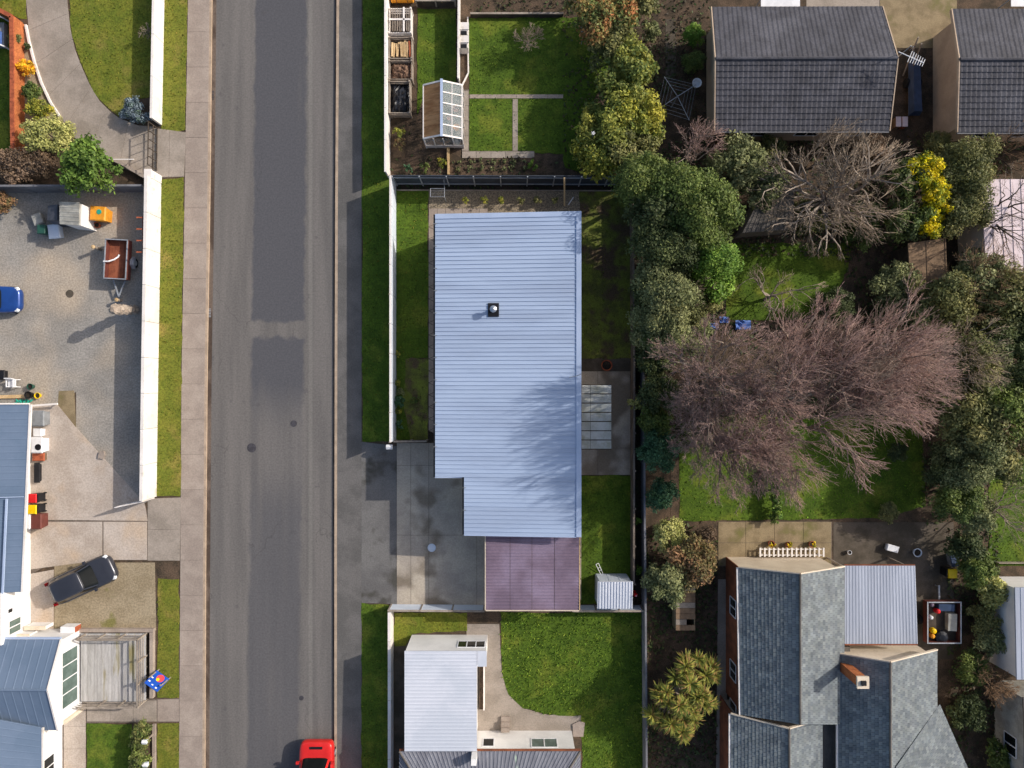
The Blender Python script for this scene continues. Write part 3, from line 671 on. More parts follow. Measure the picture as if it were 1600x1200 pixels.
mb = MB(); mb.hexa([(x0, yt-.3, zl-.06), (x1-flash_w-.004, yt-.3, zat(x1-flash_w)-.06), (x1-flash_w-.004, yt, zat(x1-flash_w)-.06), (x0, yt, zl-.06)],
                   [(x0, yt-.3, zl+.05), (x1-flash_w-.004, yt-.3, zat(x1-flash_w)+.05), (x1-flash_w-.004, yt, zat(x1-flash_w)+.05), (x0, yt, zl+.05)])
obj('barge_flashing', mb, 'roof_flash', house)
mb = MB(); yb2 = yt - .3 - pw_ * nk
mb.hexa([(xn, yb, zat(xn)-.06), (x1-flash_w-.004, yb, zat(x1-flash_w)-.06), (x1-flash_w-.004, yb2-.003, zat(x1-flash_w)-.06), (xn, yb2-.003, zat(xn)-.06)],
        [(xn, yb, zat(xn)+.05), (x1-flash_w-.004, yb, zat(x1-flash_w)+.05), (x1-flash_w-.004, yb2-.003, zat(x1-flash_w)+.05), (xn, yb2-.003, zat(xn)+.05)])
obj('barge_flashing', mb, 'roof_flash', house)
for xa, ya, yz, nm in ((x0, yt, yn, 0), (xn, yn, yb, 1)):
    mb = MB(); z = zat(xa)
    mb.box(xa - .1, xa - .085, yz, ya, z - .14, z - .02); mb.box(xa - .1, xa - .01, yz, ya, z - .15, z - .135); mb.box(xa - .02, xa - .01, yz, ya, z - .135, z - .05)
    obj('gutter', mb, 'black', house)
    for k in range(int((ya - yz) / 1.35)):
        b_ = MB(); yy = ya - .6 - k * 1.35; b_.box(xa - .12, xa + .12, yy - .015, yy + .015, z - .012 + .06, z + .075); obj('gutter_bracket', b_, 'grey_plastic', house)
mb = MB(); mb.box(x0, xn - .1, yn - .03, yn + .02, 2.95, zl + .08); obj('fascia', mb, 'roof_flash', house)
fl = W(771, 484, 3.5)
flue = thing('chimney_flue', 'silver capped flue on black square base on the white roof', 'flue', (fl.x, fl.y, zat(fl.x)))
mb = MB(); zz = zat(fl.x); sx = .33; sy = .41
mb.hexa([(fl.x-sx, fl.y-sy, zat(fl.x-sx)-.01), (fl.x+sx, fl.y-sy, zat(fl.x+sx)-.01), (fl.x+sx, fl.y+sy, zat(fl.x+sx)-.01), (fl.x-sx, fl.y+sy, zat(fl.x-sx)-.01)],
        [(fl.x-sx, fl.y-sy, zat(fl.x-sx)+.06), (fl.x+sx, fl.y-sy, zat(fl.x+sx)+.06), (fl.x+sx, fl.y+sy, zat(fl.x+sx)+.06), (fl.x-sx, fl.y+sy, zat(fl.x-sx)+.06)])
obj('flashing_plate', mb, 'black', flue)
mb = MB(); mb.lathe((fl.x, fl.y, zz), [(.16, .03), (.12, .12), (.1, .5), (.1, .55)], 16); obj('pipe', mb, 'steel', flue, smooth=False)
mb = MB(); mb.lathe((fl.x, fl.y, zz), [(.2, .52), (.21, .56), (.2, .62), (.06, .7), (.02, .71)], 20); obj('cap', mb, 'steel', flue)
a = W(901, 585, 3.85)
ae = thing('aerial', 'thin bent wire mast at the right edge of white roof', 'aerial', (a.x, a.y, zr))
mb = MB(); mb.path([(x1 - .05, a.y, zr), (x1 - .05, a.y, zr + .25), (x1 - .4, a.y - .12, zr + .3), (x1 - .75, a.y - .18, zr + .28)], .018); obj('wire_mast', mb, 'grey_plastic', ae)
# triangular pavers along the west wall
ya_, yb_ = W(0, 336).y, W(0, 690).y; xw, xe = W(669.6, 0).x, W(690, 0).x
k = 0; yy = ya_
tri = .78
while yy > yb_ + tri:
    for pts in ([(xw+.012, yy-.02), (xw+.012, yy - tri + .02), (xe-.02, yy - tri/2)], [(xe, yy - tri/2 - .02), (xe, yy - tri*1.5 + .02), (xw+.03, yy - tri)]):
        mb = MB(); mb.prism(pts, -.02, .03 + random.uniform(0, .005)); obj('paving_slab', mb, 'concrete_tan', pth)
    yy -= tri
a = W(670, 326); b = W(762, 335.5)
for i in range(7):
    mb = MB(); xx = a.x + i * (b.x - a.x) / 7; mb.box(xx + .01, xx + (b.x - a.x)/7 - .01, b.y - .3, a.y, -.02, .03 + random.uniform(0, .004)); obj('paving_slab', mb, 'concrete_tan', pth)

# carport with the maroon roof
cz = 2.62
c0, c1, c2, c3 = W(759, 838, cz), W(905, 838, cz), W(905, 953, cz-.08), W(759, 953, cz-.08)
carp = thing('carport', 'carport with dusty maroon ribbed roof attached to the house', 'carport', ((c0.x+c1.x)/2, (c0.y+c2.y)/2, 0))
xs = [c0.x + (c1.x - c0.x) * t for t in (0, .26, .495, .735, 1)]
for i in range(4):
    a, b = xs[i] + .012, xs[i+1] - .012
    z = cz + .012 * (i % 2)
    roof_slope(carp, [(a, c2.y, z - .08), (a, c0.y + .25, z), (b, c0.y + .25, z), (b, c2.y, z - .08)], 'rib', 'roof_maroon', 'roof_sheet', rib=.2, ribh=.03)
mb = MB(); mb.beam((c0.x, c2.y - .03, cz - .1), (c1.x, c2.y - .03, cz - .1), .05, .16); obj('fascia', mb, 'cream_wall', carp)
mb = MB(); mb.beam((c1.x + .03, c2.y, cz - .1), (c1.x + .03, c0.y, cz - .08), .05, .16); obj('fascia', mb, 'timber_new', carp)
mb = MB(); mb.beam((c0.x - .03, c2.y, cz - .1), (c0.x - .03, c0.y, cz - .08), .05, .16); obj('fascia', mb, 'cream_wall', carp)
for px_, py_ in ((c0.x + .15, c2.y + .2), (c1.x - .15, c2.y + .2), (c0.x + .15, c0.y - 1.5), (c1.x - .15, c0.y - 1.5)):
    mb = MB(); mb.box(px_ - .05, px_ + .05, py_ - .05, py_ + .05, 0, cz - .18); obj('post', mb, 'timber_grey', carp)
# pergola with clear sheets
pz = 2.55
pa, pb = W(909, 601, pz), W(955.5, 702, pz)
per = thing('pergola_roof', 'lean-to terrace roof of milky clear sheets beside the house', 'pergola', ((pa.x+pb.x)/2, (pa.y+pb.y)/2, 0))
pxs = [pa.x, W(922.5, 0, pz).x, pb.x]
for i in range(7):
    ya2 = pa.y + (pb.y - pa.y) * i / 7; yb3 = pa.y + (pb.y - pa.y) * (i + 1) / 7
    for k in range(2):
        mb = MB(); mb.hexa([(pxs[k]+.01, yb3+.03, pz-.012-.02*k), (pxs[k+1]-.01, yb3+.03, pz-.032-.02*k), (pxs[k+1]-.01, ya2-.03, pz-.032-.02*k), (pxs[k]+.01, ya2-.03, pz-.012-.02*k)],
                           [(pxs[k]+.01, yb3+.03, pz-.02*k), (pxs[k+1]-.01, yb3+.03, pz-.02-.02*k), (pxs[k+1]-.01, ya2-.03, pz-.02-.02*k), (pxs[k]+.01, ya2-.03, pz-.02*k)])
        obj('roof_sheet', mb, 'polycarb', per)
for i in range(8):
    y = pa.y + (pb.y - pa.y) * i / 7; mb = MB(); mb.beam((pa.x - .25, y, pz - .09), (pb.x, y, pz - .13), .05, .1); obj('rafter', mb, 'timber_dark', per)
for x in (pxs[1], pb.x - .06):
    mb = MB(); mb.beam((x, pa.y, pz - .2), (x, pb.y, pz - .2), .06, .1); obj('beam', mb, 'timber_dark', per)
for y in (pa.y - .15, (pa.y + pb.y)/2, pb.y + .15):
    mb = MB(); mb.box(pb.x - .12, pb.x - .02, y - .05, y + .05, 0, pz - .25); obj('post', mb, 'timber_dark', per)

# fences of the main section
fence('long white panel fence between grass verge and house lawn', [(618.5, 288.5), (618.5, 687)], 2.0, 1.83, 'fence_white', 'timber_grey', cap='white_paint', rails=(.95,), post_side=-1, pw=.07)
fence('dark panel fence with pale posts along the top of the house section', [(621, 288.5), (985, 289.5)], 2.0, 1.68, 'fence_dark', 'galv', rails=(.35, 1.7), post_side=-1, pw=.07)
fence('low grey timber fence right of the mossy lawn and terrace', [(984, 300), (986, 560), (985.5, 905)], 1.15, 2.4, 'fence_timber', 'fence_timber', cap='fence_timber', posts=True, post_side=1)
fence('grey boundary fence beside the dark planted gap', [(1000, 545), (1001.5, 780), (1003, 945), (1005, 1250)], 1.25, 2.2, 'fence_grey', 'fence_grey', cap='fence_grey')
fence('pale blue panel fence behind the concrete driveway, left of carport', [(612, 944.5), (757, 945.5)], 1.2, 1.9, 'fence_white', 'timber_grey', cap='timber_grey', post_side=0)
fence('short pale panel fence behind the white garden shed', [(893, 946), (1000, 946)], 1.1, 1.5, 'fence_white', 'timber_grey', cap='timber_grey')
fence('small dark timber fence closing the weedy bed by driveway', [(620, 688), (668, 687.5)], 1.0, 1.1, 'timber_dark', 'timber_grey', cap='timber_grey')
fence('narrow timber screen between carport and side lawn', [(904.5, 832), (904, 930)], 1.0, 1.2, 'fence_timber', 'timber_dark', cap='timber_grey')
# timber edging along the beds
ed = tag(obj('garden_edging', (lambda m: (m.obox(W(620, 297.5), W(984, 298.5), .06, 0, .12), m)[1])(MB()), 'timber_grey'), 'thin timber edging board in front of the dark fence', 'edging')
# garden shed
sz = 2.0
s0, s1, s2, s3 = W(934, 909, sz), W(989, 909, sz), W(988, 951, sz-.15), W(934, 951, sz-.15)
shed = thing('garden_shed', 'small white ribbed metal shed behind the side lawn', 'shed', ((s0.x+s1.x)/2, (s0.y+s2.y)/2, 0))
walls(shed, [(s0.x+.06, s0.y-.06), (s1.x-.06, s0.y-.06), (s1.x-.06, s2.y+.06), (s0.x+.06, s2.y+.06)], 0, 1.82, 'fence_white')
roof_slope(shed, [(s0.x, s2.y, sz-.15), (s1.x, s2.y, sz-.15), (s1.x, s0.y, sz), (s0.x, s0.y, sz)], 'rib', 'roof_white_plain', 'roof', rib=.19, ribh=.035)
for k in range(3):
    mb = MB(); xa = s0.x + .1 + k * (s1.x - s0.x - .2) / 3; mb.box(xa + .02, xa + (s1.x - s0.x - .2)/3 - .02, s0.y - .06, s0.y - .03, .05, 1.8); obj('door_panel', mb, 'fence_white', shed)

# things on the main section
def pot(label, px, py, r, h, m, name='plant_pot', cat='pot', fill=None):
    p = W(px, py); o = thing(name, label, cat, (p.x, p.y, 0))
    mb = MB(); mb.lathe((p.x, p.y, 0), [(r*.65, .0), (r*.95, h*.85), (r, h*.85), (r, h), (r*.85, h), (r*.8, h*.75)], 18); obj('pot_wall', mb, m, o)
    mb = MB(); mb.lathe((p.x, p.y, 0), [(r*.8, h*.7), (r*.79, h*.76)], 14); obj('soil_fill', mb, fill or 'dark_soil', o); return o
pot('terracotta pot on the gravel strip beside the terrace', 947, 571, .36, .4, 'terracotta')
pot('pale blue bowl lying on the concrete driveway', 675, 855, .27, .16, 'fence_white', 'bowl', 'bowl', 'fence_white')
p = W(613, 696)
lb = thing('letterbox', 'small white letterbox at the end of long fence', 'letterbox', (p.x, p.y, 0))
mb = MB(); mb.box(p.x-.03, p.x+.03, p.y-.03, p.y+.03, 0, .9); obj('post', mb, 'timber_grey', lb)
mb = MB(); mb.box(p.x-.18, p.x+.18, p.y-.13, p.y+.13, .9, 1.12); mb.hexa([(p.x-.2, p.y-.15, 1.12), (p.x+.2, p.y-.15, 1.12), (p.x+.2, p.y+.15, 1.12), (p.x-.2, p.y+.15, 1.12)], [(p.x-.2, p.y-.01, 1.2), (p.x+.2, p.y-.01, 1.2), (p.x+.2, p.y+.01, 1.2), (p.x-.2, p.y+.01, 1.2)]); obj('box', mb, 'white_plastic', lb)
# folding clothes line frame
q = [W(672.5, 294.5, 1.15), W(694.5, 294.5, 1.15), W(694.5, 307.5, 1.15), W(672.5, 307.5, 1.15)]
cl = thing('clothes_line', 'white rectangular folding clothes line frame over the gravel bed', 'clothes line', (q[1].x, q[1].y, 0))
mb = MB(); mb.path(q + [q[0]], .018); obj('frame', mb, 'galv', cl)
for k in range(1, 5):
    t = k / 5; w_ = MB(); w_.tube(q[0].lerp(q[3], t), q[1].lerp(q[2], t), .004, .004, 4); obj('line_wire', w_, 'galv', cl)
for p_ in (q[2],):
    mb = MB(); mb.tube((p_.x, p_.y, 0), p_, .028, .028, 8); obj('post', mb, 'galv', cl)
mb = MB(); mb.path([q[1], Vector((q[1].x, W(0, 290).y, 1.5))], .015); obj('stay', mb, 'galv', cl)
mb = MB(); mb.beam(W(881.8, 278, 2.04), W(882, 321.5, .10), .1, .06); tag(obj('timber_plank', mb, 'timber_new'), 'pale new timber plank leaning on the dark fence', 'plank')
mb = MB(); mb.beam(W(888, 320, .035), W(896, 308, .05), .06, .05); tag(obj('white_stick', mb, 'white_plastic'), 'short white stick on gravel beside leaning plank', 'stick')
mb = MB(); 
for a, b in (((931, 882), (939, 898)), ((935, 880), (942, 896)), ((931, 882), (935, 880)), ((934, 888), (938, 886)), ((936, 892), (940, 890)), ((939, 898), (938, 900)), ((942, 896), (942, 899))):
    mb.tube(W(*a, .1 + .3*((a[0]+a[1]) % 2)), W(*b, .06), .02, .02, 6)
tag(obj('folding_chair', mb, 'white_plastic'), 'thin white folding frame lying on lawn beside garden shed', 'folding frame')
p = W(990, 924)
rp = thing('gas_bottle', 'red bottle standing in the gap beside garden shed', 'bottle', (p.x, p.y, 0))
mb = MB(); mb.lathe((p.x, p.y, 0), [(.1, 0), (.12, .05), (.12, .75), (.08, .88), (.03, .9)], 12); obj('body', mb, 'red_plastic', rp)
mb = MB(); mb.lathe((p.x, p.y, .88), [(.04, 0), (.04, .08)], 8); obj('valve', mb, 'steel', rp)

# ------------------------------------------------------------------ south house (white wing + old ribbed roof)
sh = thing('white_wing', 'white flat-roofed house wing with dark window beside rough lawn', 'house', W(690, 1090))
z = 2.85
a, b, c, d = W(632, 1017.5, z), W(745, 1017.5, z), W(745, 1174, z+.1), W(632, 1174, z+.1)
roof_slope(sh, [a, d, c, b], 'rib', 'roof_white_plain', 'roof', rib=.22, ribh=.012)
walls(sh, [(a.x+.04, a.y-.03), (b.x+.55, a.y-.03), (b.x+.55, a.y-.9), (b.x-.1, a.y-.9), (b.x-.1, c.y), (a.x+.04, c.y)], 0, z-.12, 'white_wall')
mb = MB(); mb.box(b.x+.02, b.x+.6, a.y-.95, a.y, z-.1, z-.02); obj('porch_roof', mb, 'roof_white_plain', sh)
window(sh, W(719, 992).xy if False else (b.x - 1.25, a.y-.03), (b.x + .45, a.y-.03), 1.1, 2.2, (0, 1), mull=2)
pl_ = thing('planter', 'long brown timber planter along the white wing', 'planter', W(752, 1060))
p0, p1 = W(749, 1012), W(757.5, 1105)
mb = MB(); mb.box(p0.x, p1.x - .08, p1.y, p0.y, 0, .3); obj('soil_fill', mb, 'soil', pl_)
mb = MB(); mb.box(p1.x - .077, p1.x, p1.y, p0.y, 0, .45); obj('side_board', mb, 'white_paint', pl_)
oh = thing('house', 'old grey streaked roof house at the bottom edge', 'house', W(770, 1240))
ze = 2.75; zr_ = 4.3
e0, e1 = W(624, 1174, ze + .02), W(907, 1174, ze + .02)
r0, r1 = Vector((e0.x + 3.2, e0.y - 4., zr_)), Vector((e1.x - 3.2, e1.y - 4., zr_))
f0, f1 = Vector((e0.x, e0.y - 8, ze)), Vector((e1.x, e1.y - 8, ze))
roof_slope(oh, [e1, e0, r0, r1], 'rib', 'roof_old', 'roof_slope', rib=.25, ribh=.03)
roof_slope(oh, [e0, f0, r0, r0], 'rib', 'roof_old', 'roof_slope', rib=.25, ribh=.03)
roof_slope(oh, [f1, e1, r1, r1], 'rib', 'roof_old', 'roof_slope', rib=.25, ribh=.03)
roof_slope(oh, [f0, f1, r1, r0], 'rib', 'roof_old', 'roof_slope', rib=.25, ribh=.03)
ridge(oh, e0, r0, .07, 'roof_shed_grey'); ridge(oh, e1, r1, .07, 'roof_shed_grey'); ridge(oh, r0, r1, .07, 'roof_shed_grey')
walls(oh, [(e0.x+.3, e0.y-.12), (e1.x-.3, e0.y-.12), (e1.x-.3, f0.y+.3), (e0.x+.3, f0.y+.3)], 0, ze - .1, 'white_wall')
strip_bar(oh, [e0 + Vector((0, .06, -.06)), e1 + Vector((0, .06, -.06))], .1, .1, 'brown_wall', 'gutter')
wy = e0.y - .12
window(oh, (W(755, 0, 1.2).x, wy), (W(772, 0, 1.2).x, wy), 1.0, 2.0, (0, 1), mull=0)
window(oh, (W(830, 0, 1.2).x, wy), (W(870, 0, 1.2).x, wy), 1.0, 2.1, (0, 1), mull=1, glass='glass_green')
p = W(741, 1181, 3.2)
ch = MB(); ch.box(p.x-.16, p.x+.16, p.y-.3, p.y+.1, 2.7, 3.75); obj('chimney', ch, 'white_wall', oh)
st = thing('back_steps', 'small pale concrete back steps beside the white wing', 'steps', W(790, 1140))
for k in range(3):
    a = W(783, 1118 + 6*k); mb = MB(); mb.box(a.x, a.x + .55, wy + .13 + .28*(2-k), wy + .13 + .28*(3-k), 0, .17*(k+1)); obj('step', mb, 'concrete_tan', st)
mb = MB(); p = W(904, 1138); mb.prism([(p.x-.35, p.y-.5), (p.x+.3, p.y-.5), (p.x+.4, p.y+.4), (p.x, p.y+.5), (p.x-.4, p.y+.3)], 0, .1); tag(obj('stone_slab', mb, 'concrete_tan'), 'pale stone slab at the corner of path and rough lawn', 'stone')
fence('white garden wall between lower verge and white wing', [(613.5, 947), (613.5, 1260)], 1.2, 2.0, 'white_paint', 'white_paint', name='garden_wall', th=.12, posts=False, cap='white_paint', cat='wall')

# ------------------------------------------------------------------ north garden: fence, bins, greenhouse
fence('tall white fence along the verge of the upper garden', [(609, -60), (609, 280)], 1.5, 1.9, 'white_paint', 'white_paint', th=.08, posts=False, cap='white_paint')
fence('low white picket fence left of the back lawn', [(719, -60), (718, 132)], 1.0, 1.8, 'white_paint', 'white_paint', th=.06, cap='white_paint')
mb = MB(); mb.obox(W(731, 28), W(732, 115), .08, 0, .15); mb.obox(W(732, 115), W(722, 135), .08, 0, .15); tag(obj('garden_edging', mb, 'white_paint'), 'thin pale edging beside the white picket fence', 'edging')
for i, (py, lab) in enumerate(((52, 'upper of two white boxy gate pillars on picket fence'), (72, 'lower of two white boxy gate pillars on picket fence'))):
    p = W(726, py + 4); t = thing('gate_pillar', lab, 'pillar', (p.x, p.y, 0), 0, 'white gate pillars')
    mb = MB(); mb.box(p.x-.28, p.x+.28, p.y-.35, p.y+.35, 0, .85); obj('pillar_body', mb, 'white_paint', t)
    mb = MB(); mb.box(p.x-.33, p.x+.33, p.y-.05, p.y+.4, .85, .93); obj('lid', mb, 'white_paint', t)
    mb = MB(); mb.box(p.x-.2, p.x+.2, p.y-.36, p.y-.12, .8, .87); obj('slot', mb, 'black', t)
def frame_bin(name, label, cat, x0p, x1p, y0p, y1p, h, m, mf, heap=.8, seed=1, group=None, rails=3):
    a, b = W(x0p, y0p), W(x1p, y1p); t = thing(name, label, cat, ((a.x+b.x)/2, (a.y+b.y)/2, 0), 0, group)
    for x, y in ((a.x, a.y), (b.x, a.y), (b.x, b.y), (a.x, b.y)):
        mb = MB(); mb.box(x-.05, x+.05, y-.05, y+.05, 0, h); obj('post', mb, m, t)
    for k in range(rails):
        z0 = .06 + k * (h - .1) / rails; z1 = z0 + (h - .1) / rails - .06
        for p, q in (((a.x, a.y), (b.x, a.y)), ((b.x, a.y), (b.x, b.y)), ((b.x, b.y), (a.x, b.y)), ((a.x, b.y), (a.x, a.y))):
            mb = MB(); dv_ = (Vector(q) - Vector(p)).normalized() * .06; mb.obox(Vector(p) + dv_, Vector(q) - dv_, .04, z0, z1); obj('board', mb, m, t)
    if heap:
        r = random.Random(seed); mb = MB(); n = 12; vs = []; fs = []
        for i in range(n + 1):
            for k in range(n + 1):
                u, v = i / n, k / n; e = min(u, v, 1-u, 1-v) * 4
                vs.append((a.x + .06 + (b.x-a.x-.12)*u, b.y + .06 + (a.y-b.y-.12)*v, h * heap * (.6 + .4*min(1, e)) + r.uniform(-.07, .07)))
        for i in range(n):
            for k in range(n): q_ = i*(n+1) + k; fs.append((q_, q_+n+1, q_+n+2, q_+1))
        mb.faces(vs, fs); obj('heap', mb, mf, t)
    return t
mat('leaf_heap', '#7d6454', '#5a4638', 7., rough=.95, bump=.8, bscale=20, grain=.35, coord='World')
fb = frame_bin('bin_frame', 'white slatted frame bin, topmost beside the upper white fence', 'garden bin', 612, 645, 25, 62, 1.0, 'white_paint', 'fence_timber', .55, 3)
a, b = W(612, 25), W(645, 62)
for k in range(9):
    mb = MB(); x = a.x + .1 + k * (b.x - a.x - .2) / 8; mb.beam((x, a.y - .05, 1.01), (x, b.y + .05, 1.01), .05, .03); obj('slat', mb, 'timber_grey', fb)
for p_, q_ in (((a.x, (a.y+b.y)/2), (b.x, (a.y+b.y)/2)), ((b.x - .42, a.y), (b.x - .42, b.y))):
    mb = MB(); mb.beam((*p_, 1.06), (*q_, 1.06), .1, .04); obj('top_rail', mb, 'white_paint', fb)
wp = frame_bin('timber_bin', 'timber bin holding old planks beside white fence', 'garden bin', 612, 646, 68, 100, .9, 'timber_grey', 'leaf_heap', .5, 4)
for k in range(9):
    a = W(616 + 3.3*k, 72); mb = MB(); mb.beam((a.x, a.y - random.uniform(0, .2), .62 + random.uniform(0, .25)), (a.x + random.uniform(-.1, .1), a.y - 1.05, .6 + random.uniform(0, .2)), .11, .04); obj('plank', mb, random.choice(['timber_new', 'timber_grey', 'terracotta', 'timber_new']), wp)
frame_bin('compost_bin', 'timber compost bin filled with brown leaves', 'compost bin', 612, 646, 104, 132, .9, 'timber_grey', 'leaf_heap', .85, 5)
cbn = frame_bin('compost_bin', 'timber compost bin covered with crumpled black sheet', 'compost bin', 612, 643, 136, 184, .95, 'timber_grey', 'black_sheet', .8, 6)
p = W(630, 2)
tk = thing('water_tank', 'tan barrel on its side at the top edge by white fence', 'barrel', (p.x, p.y, 0))
mb = MB(); mb.tube((p.x - .7, p.y + .15, .45), (p.x + .7, p.y + .15, .45), .45, .45, 24); obj('barrel', mb, 'orange_plastic', tk)
mb = MB()
for k in (-.35, .35): mb.tube((p.x + k - .02, p.y + .15, .45), (p.x + k + .02, p.y + .15, .45), .46, .46, 24)
obj('hoop', mb, 'brown_wall', tk)
fence('low dark timber fence at the top of the narrow lawn', [(652, 10), (712, 10)], .7, 1.2, 'timber_dark', 'timber_grey', cap='timber_grey')
fence('dark timber edging fence along top of the back lawn', [(735, 26), (880, 26)], .4, 1.8, 'timber_dark', 'timber_grey', posts=False, cap='timber_grey')
# greenhouse
gh = thing('greenhouse', 'white framed greenhouse with tan sheeted left slope', 'greenhouse', W(694, 190))
ez, rz_ = 1.72, 2.35
gx0, gx1, gxr = W(661.5, 0, ez).x, W(722, 0, ez).x, W(690, 0, rz_).x
gy0, gy1 = W(0, 133, ez).y, W(0, 216.5, ez).y
npan = 5
tm = mat('tan_sheet', '#e0bb8c', '#c4986a', 1.6, rough=.6, grain=.06, bscale=8, coord='World', stretch=(.3, 2.5, 1))
tn = tm.node_tree; tb_ = tn.nodes['Principled BSDF']; tl_ = tn.nodes.new('ShaderNodeBsdfTranslucent'); tx_ = tn.nodes.new('ShaderNodeMixShader'); tx_.inputs[0].default_value = .6
tn.links.new(tb_.inputs['Base Color'].links[0].from_socket, tl_.inputs[0]); tn.links.new(tb_.outputs[0], tx_.inputs[1]); tn.links.new(tl_.outputs[0], tx_.inputs[2]); tn.links.new(tx_.outputs[0], tn.nodes['Material Output'].inputs[0])
for i in range(npan):
    ya2 = gy0 + (gy1 - gy0) * i / npan; yb3 = gy0 + (gy1 - gy0) * (i + 1) / npan
    mb = MB(); mb.hexa([(gx0, yb3+.01, ez-.02), (gxr, yb3+.01, rz_-.02), (gxr, ya2-.01, rz_-.02), (gx0, ya2-.01, ez-.02)], [(gx0, yb3+.01, ez+.01), (gxr, yb3+.01, rz_+.01), (gxr, ya2-.01, rz_+.01), (gx0, ya2-.01, ez+.01)])
    obj('roof_sheet', mb, 'tan_sheet', gh)
    mb = MB(); mb.hexa([(gxr, yb3+.04, rz_-.01), (gx1, yb3+.04, ez-.01), (gx1, ya2-.04, ez-.01), (gxr, ya2-.04, rz_-.01)], [(gxr, yb3+.04, rz_), (gx1, yb3+.04, ez), (gx1, ya2-.04, ez), (gxr, ya2-.04, rz_)])
    obj('roof_pane', mb, 'glasshouse_pane', gh)
for i in range(npan + 1):
    y = gy0 + (gy1 - gy0) * i / npan
    mb = MB(); mb.beam((gxr, y, rz_+.01), (gx1, y, ez+.01), .07, .05); obj('rafter', mb, 'white_paint', gh)
    for x in (gx0, gx1):
        mb = MB(); mb.box(x-.035, x+.035, y-.035, y+.035, 0, ez-.03); obj('post', mb, 'white_paint', gh)
for p_, q_, w_, mm in (((gxr, gy0+.1, rz_+.05), (gxr, gy1-.1, rz_+.05), .16, 'roof_flash'), ((gx1, gy0, ez), (gx1, gy1, ez), .09, 'white_paint'), ((gx0, gy0, ez), (gx0, gy1, ez), .07, 'white_paint'),
                       ((gx0, gy1, ez), (gxr, gy1, rz_), .1, 'white_paint'), ((gxr, gy1, rz_), (gx1, gy1, ez), .1, 'white_paint'), ((gx0, gy0, ez), (gxr, gy0, rz_), .1, 'white_paint'), ((gxr, gy0, rz_), (gx1, gy0, ez), .1, 'white_paint'),
                       (((gxr+gx1)/2, gy0, (ez+rz_)/2), ((gxr+gx1)/2, gy1, (ez+rz_)/2), .05, 'white_paint')):
    mb = MB(); mb.beam(p_, q_, w_, .07); obj('frame_bar', mb, mm, gh)
for k in range(4):
    xa = gx0 + (gx1 - gx0) * k / 4; xb = gx0 + (gx1 - gx0) * (k+1) / 4
    mb = MB(); mb.box(xa+.03, xb-.03, gy1+.0, gy1+.012, .5, ez-.05); obj('wall_pane', mb, 'glasshouse_pane', gh)
    mb = MB(); mb.box(xa+.01, xb-.01, gy1-.0, gy1+.03, .02, .48); obj('base_panel', mb, 'white_paint', gh)
    mb = MB(); mb.box(xb-.03, xb+.03, gy1-.02, gy1+.04, 0, ez-.02); obj('mullion', mb, 'white_paint', gh)
for k in range(npan):
    ya2 = gy0 + (gy1 - gy0) * k / npan; yb3 = gy0 + (gy1 - gy0) * (k + 1) / npan
    for x in (gx0, gx1):
        mb = MB(); mb.box(x-.006, x+.006, yb3+.05, ya2-.05, .3, ez-.06); obj('wall_pane', mb, 'glasshouse_pane', gh)
for k, (dx, dy, r, h, m_) in enumerate(((1.9, -.9, .2, .3, 'terracotta'), (1.5, -1.5, .16, .25, 'terracotta'), (1.95, -2.1, .22, .3, 'orange_plastic'), (1.5, -2.6, .2, .3, 'black'), (2.0, -3.0, .25, .35, 'grey_plastic'))):
    p = (gx0 + dx, gy0 + dy); t = thing('plant_pot', ['small terracotta pot nearest the top inside greenhouse', 'terracotta pot in the middle of greenhouse', 'orange tub under the greenhouse glass', 'black tub under the greenhouse glass', 'grey tub at the lower end inside greenhouse'][k], 'pot', (*p, 0))
    mb = MB(); mb.lathe((*p, 0), [(r*.7, 0), (r, h), (r*.85, h), (r*.8, h*.8)], 14); obj('pot_wall', mb, m_, t)
mb = MB(); mb.obox(W(701, 232), W(701, 274), .12, 0, .25); mb.beam(W(699, 231, .5), W(699, 250, .4), .06, .06); tag(obj('timber_edging', mb, 'timber_new'), 'pale timber board below the greenhouse', 'board')

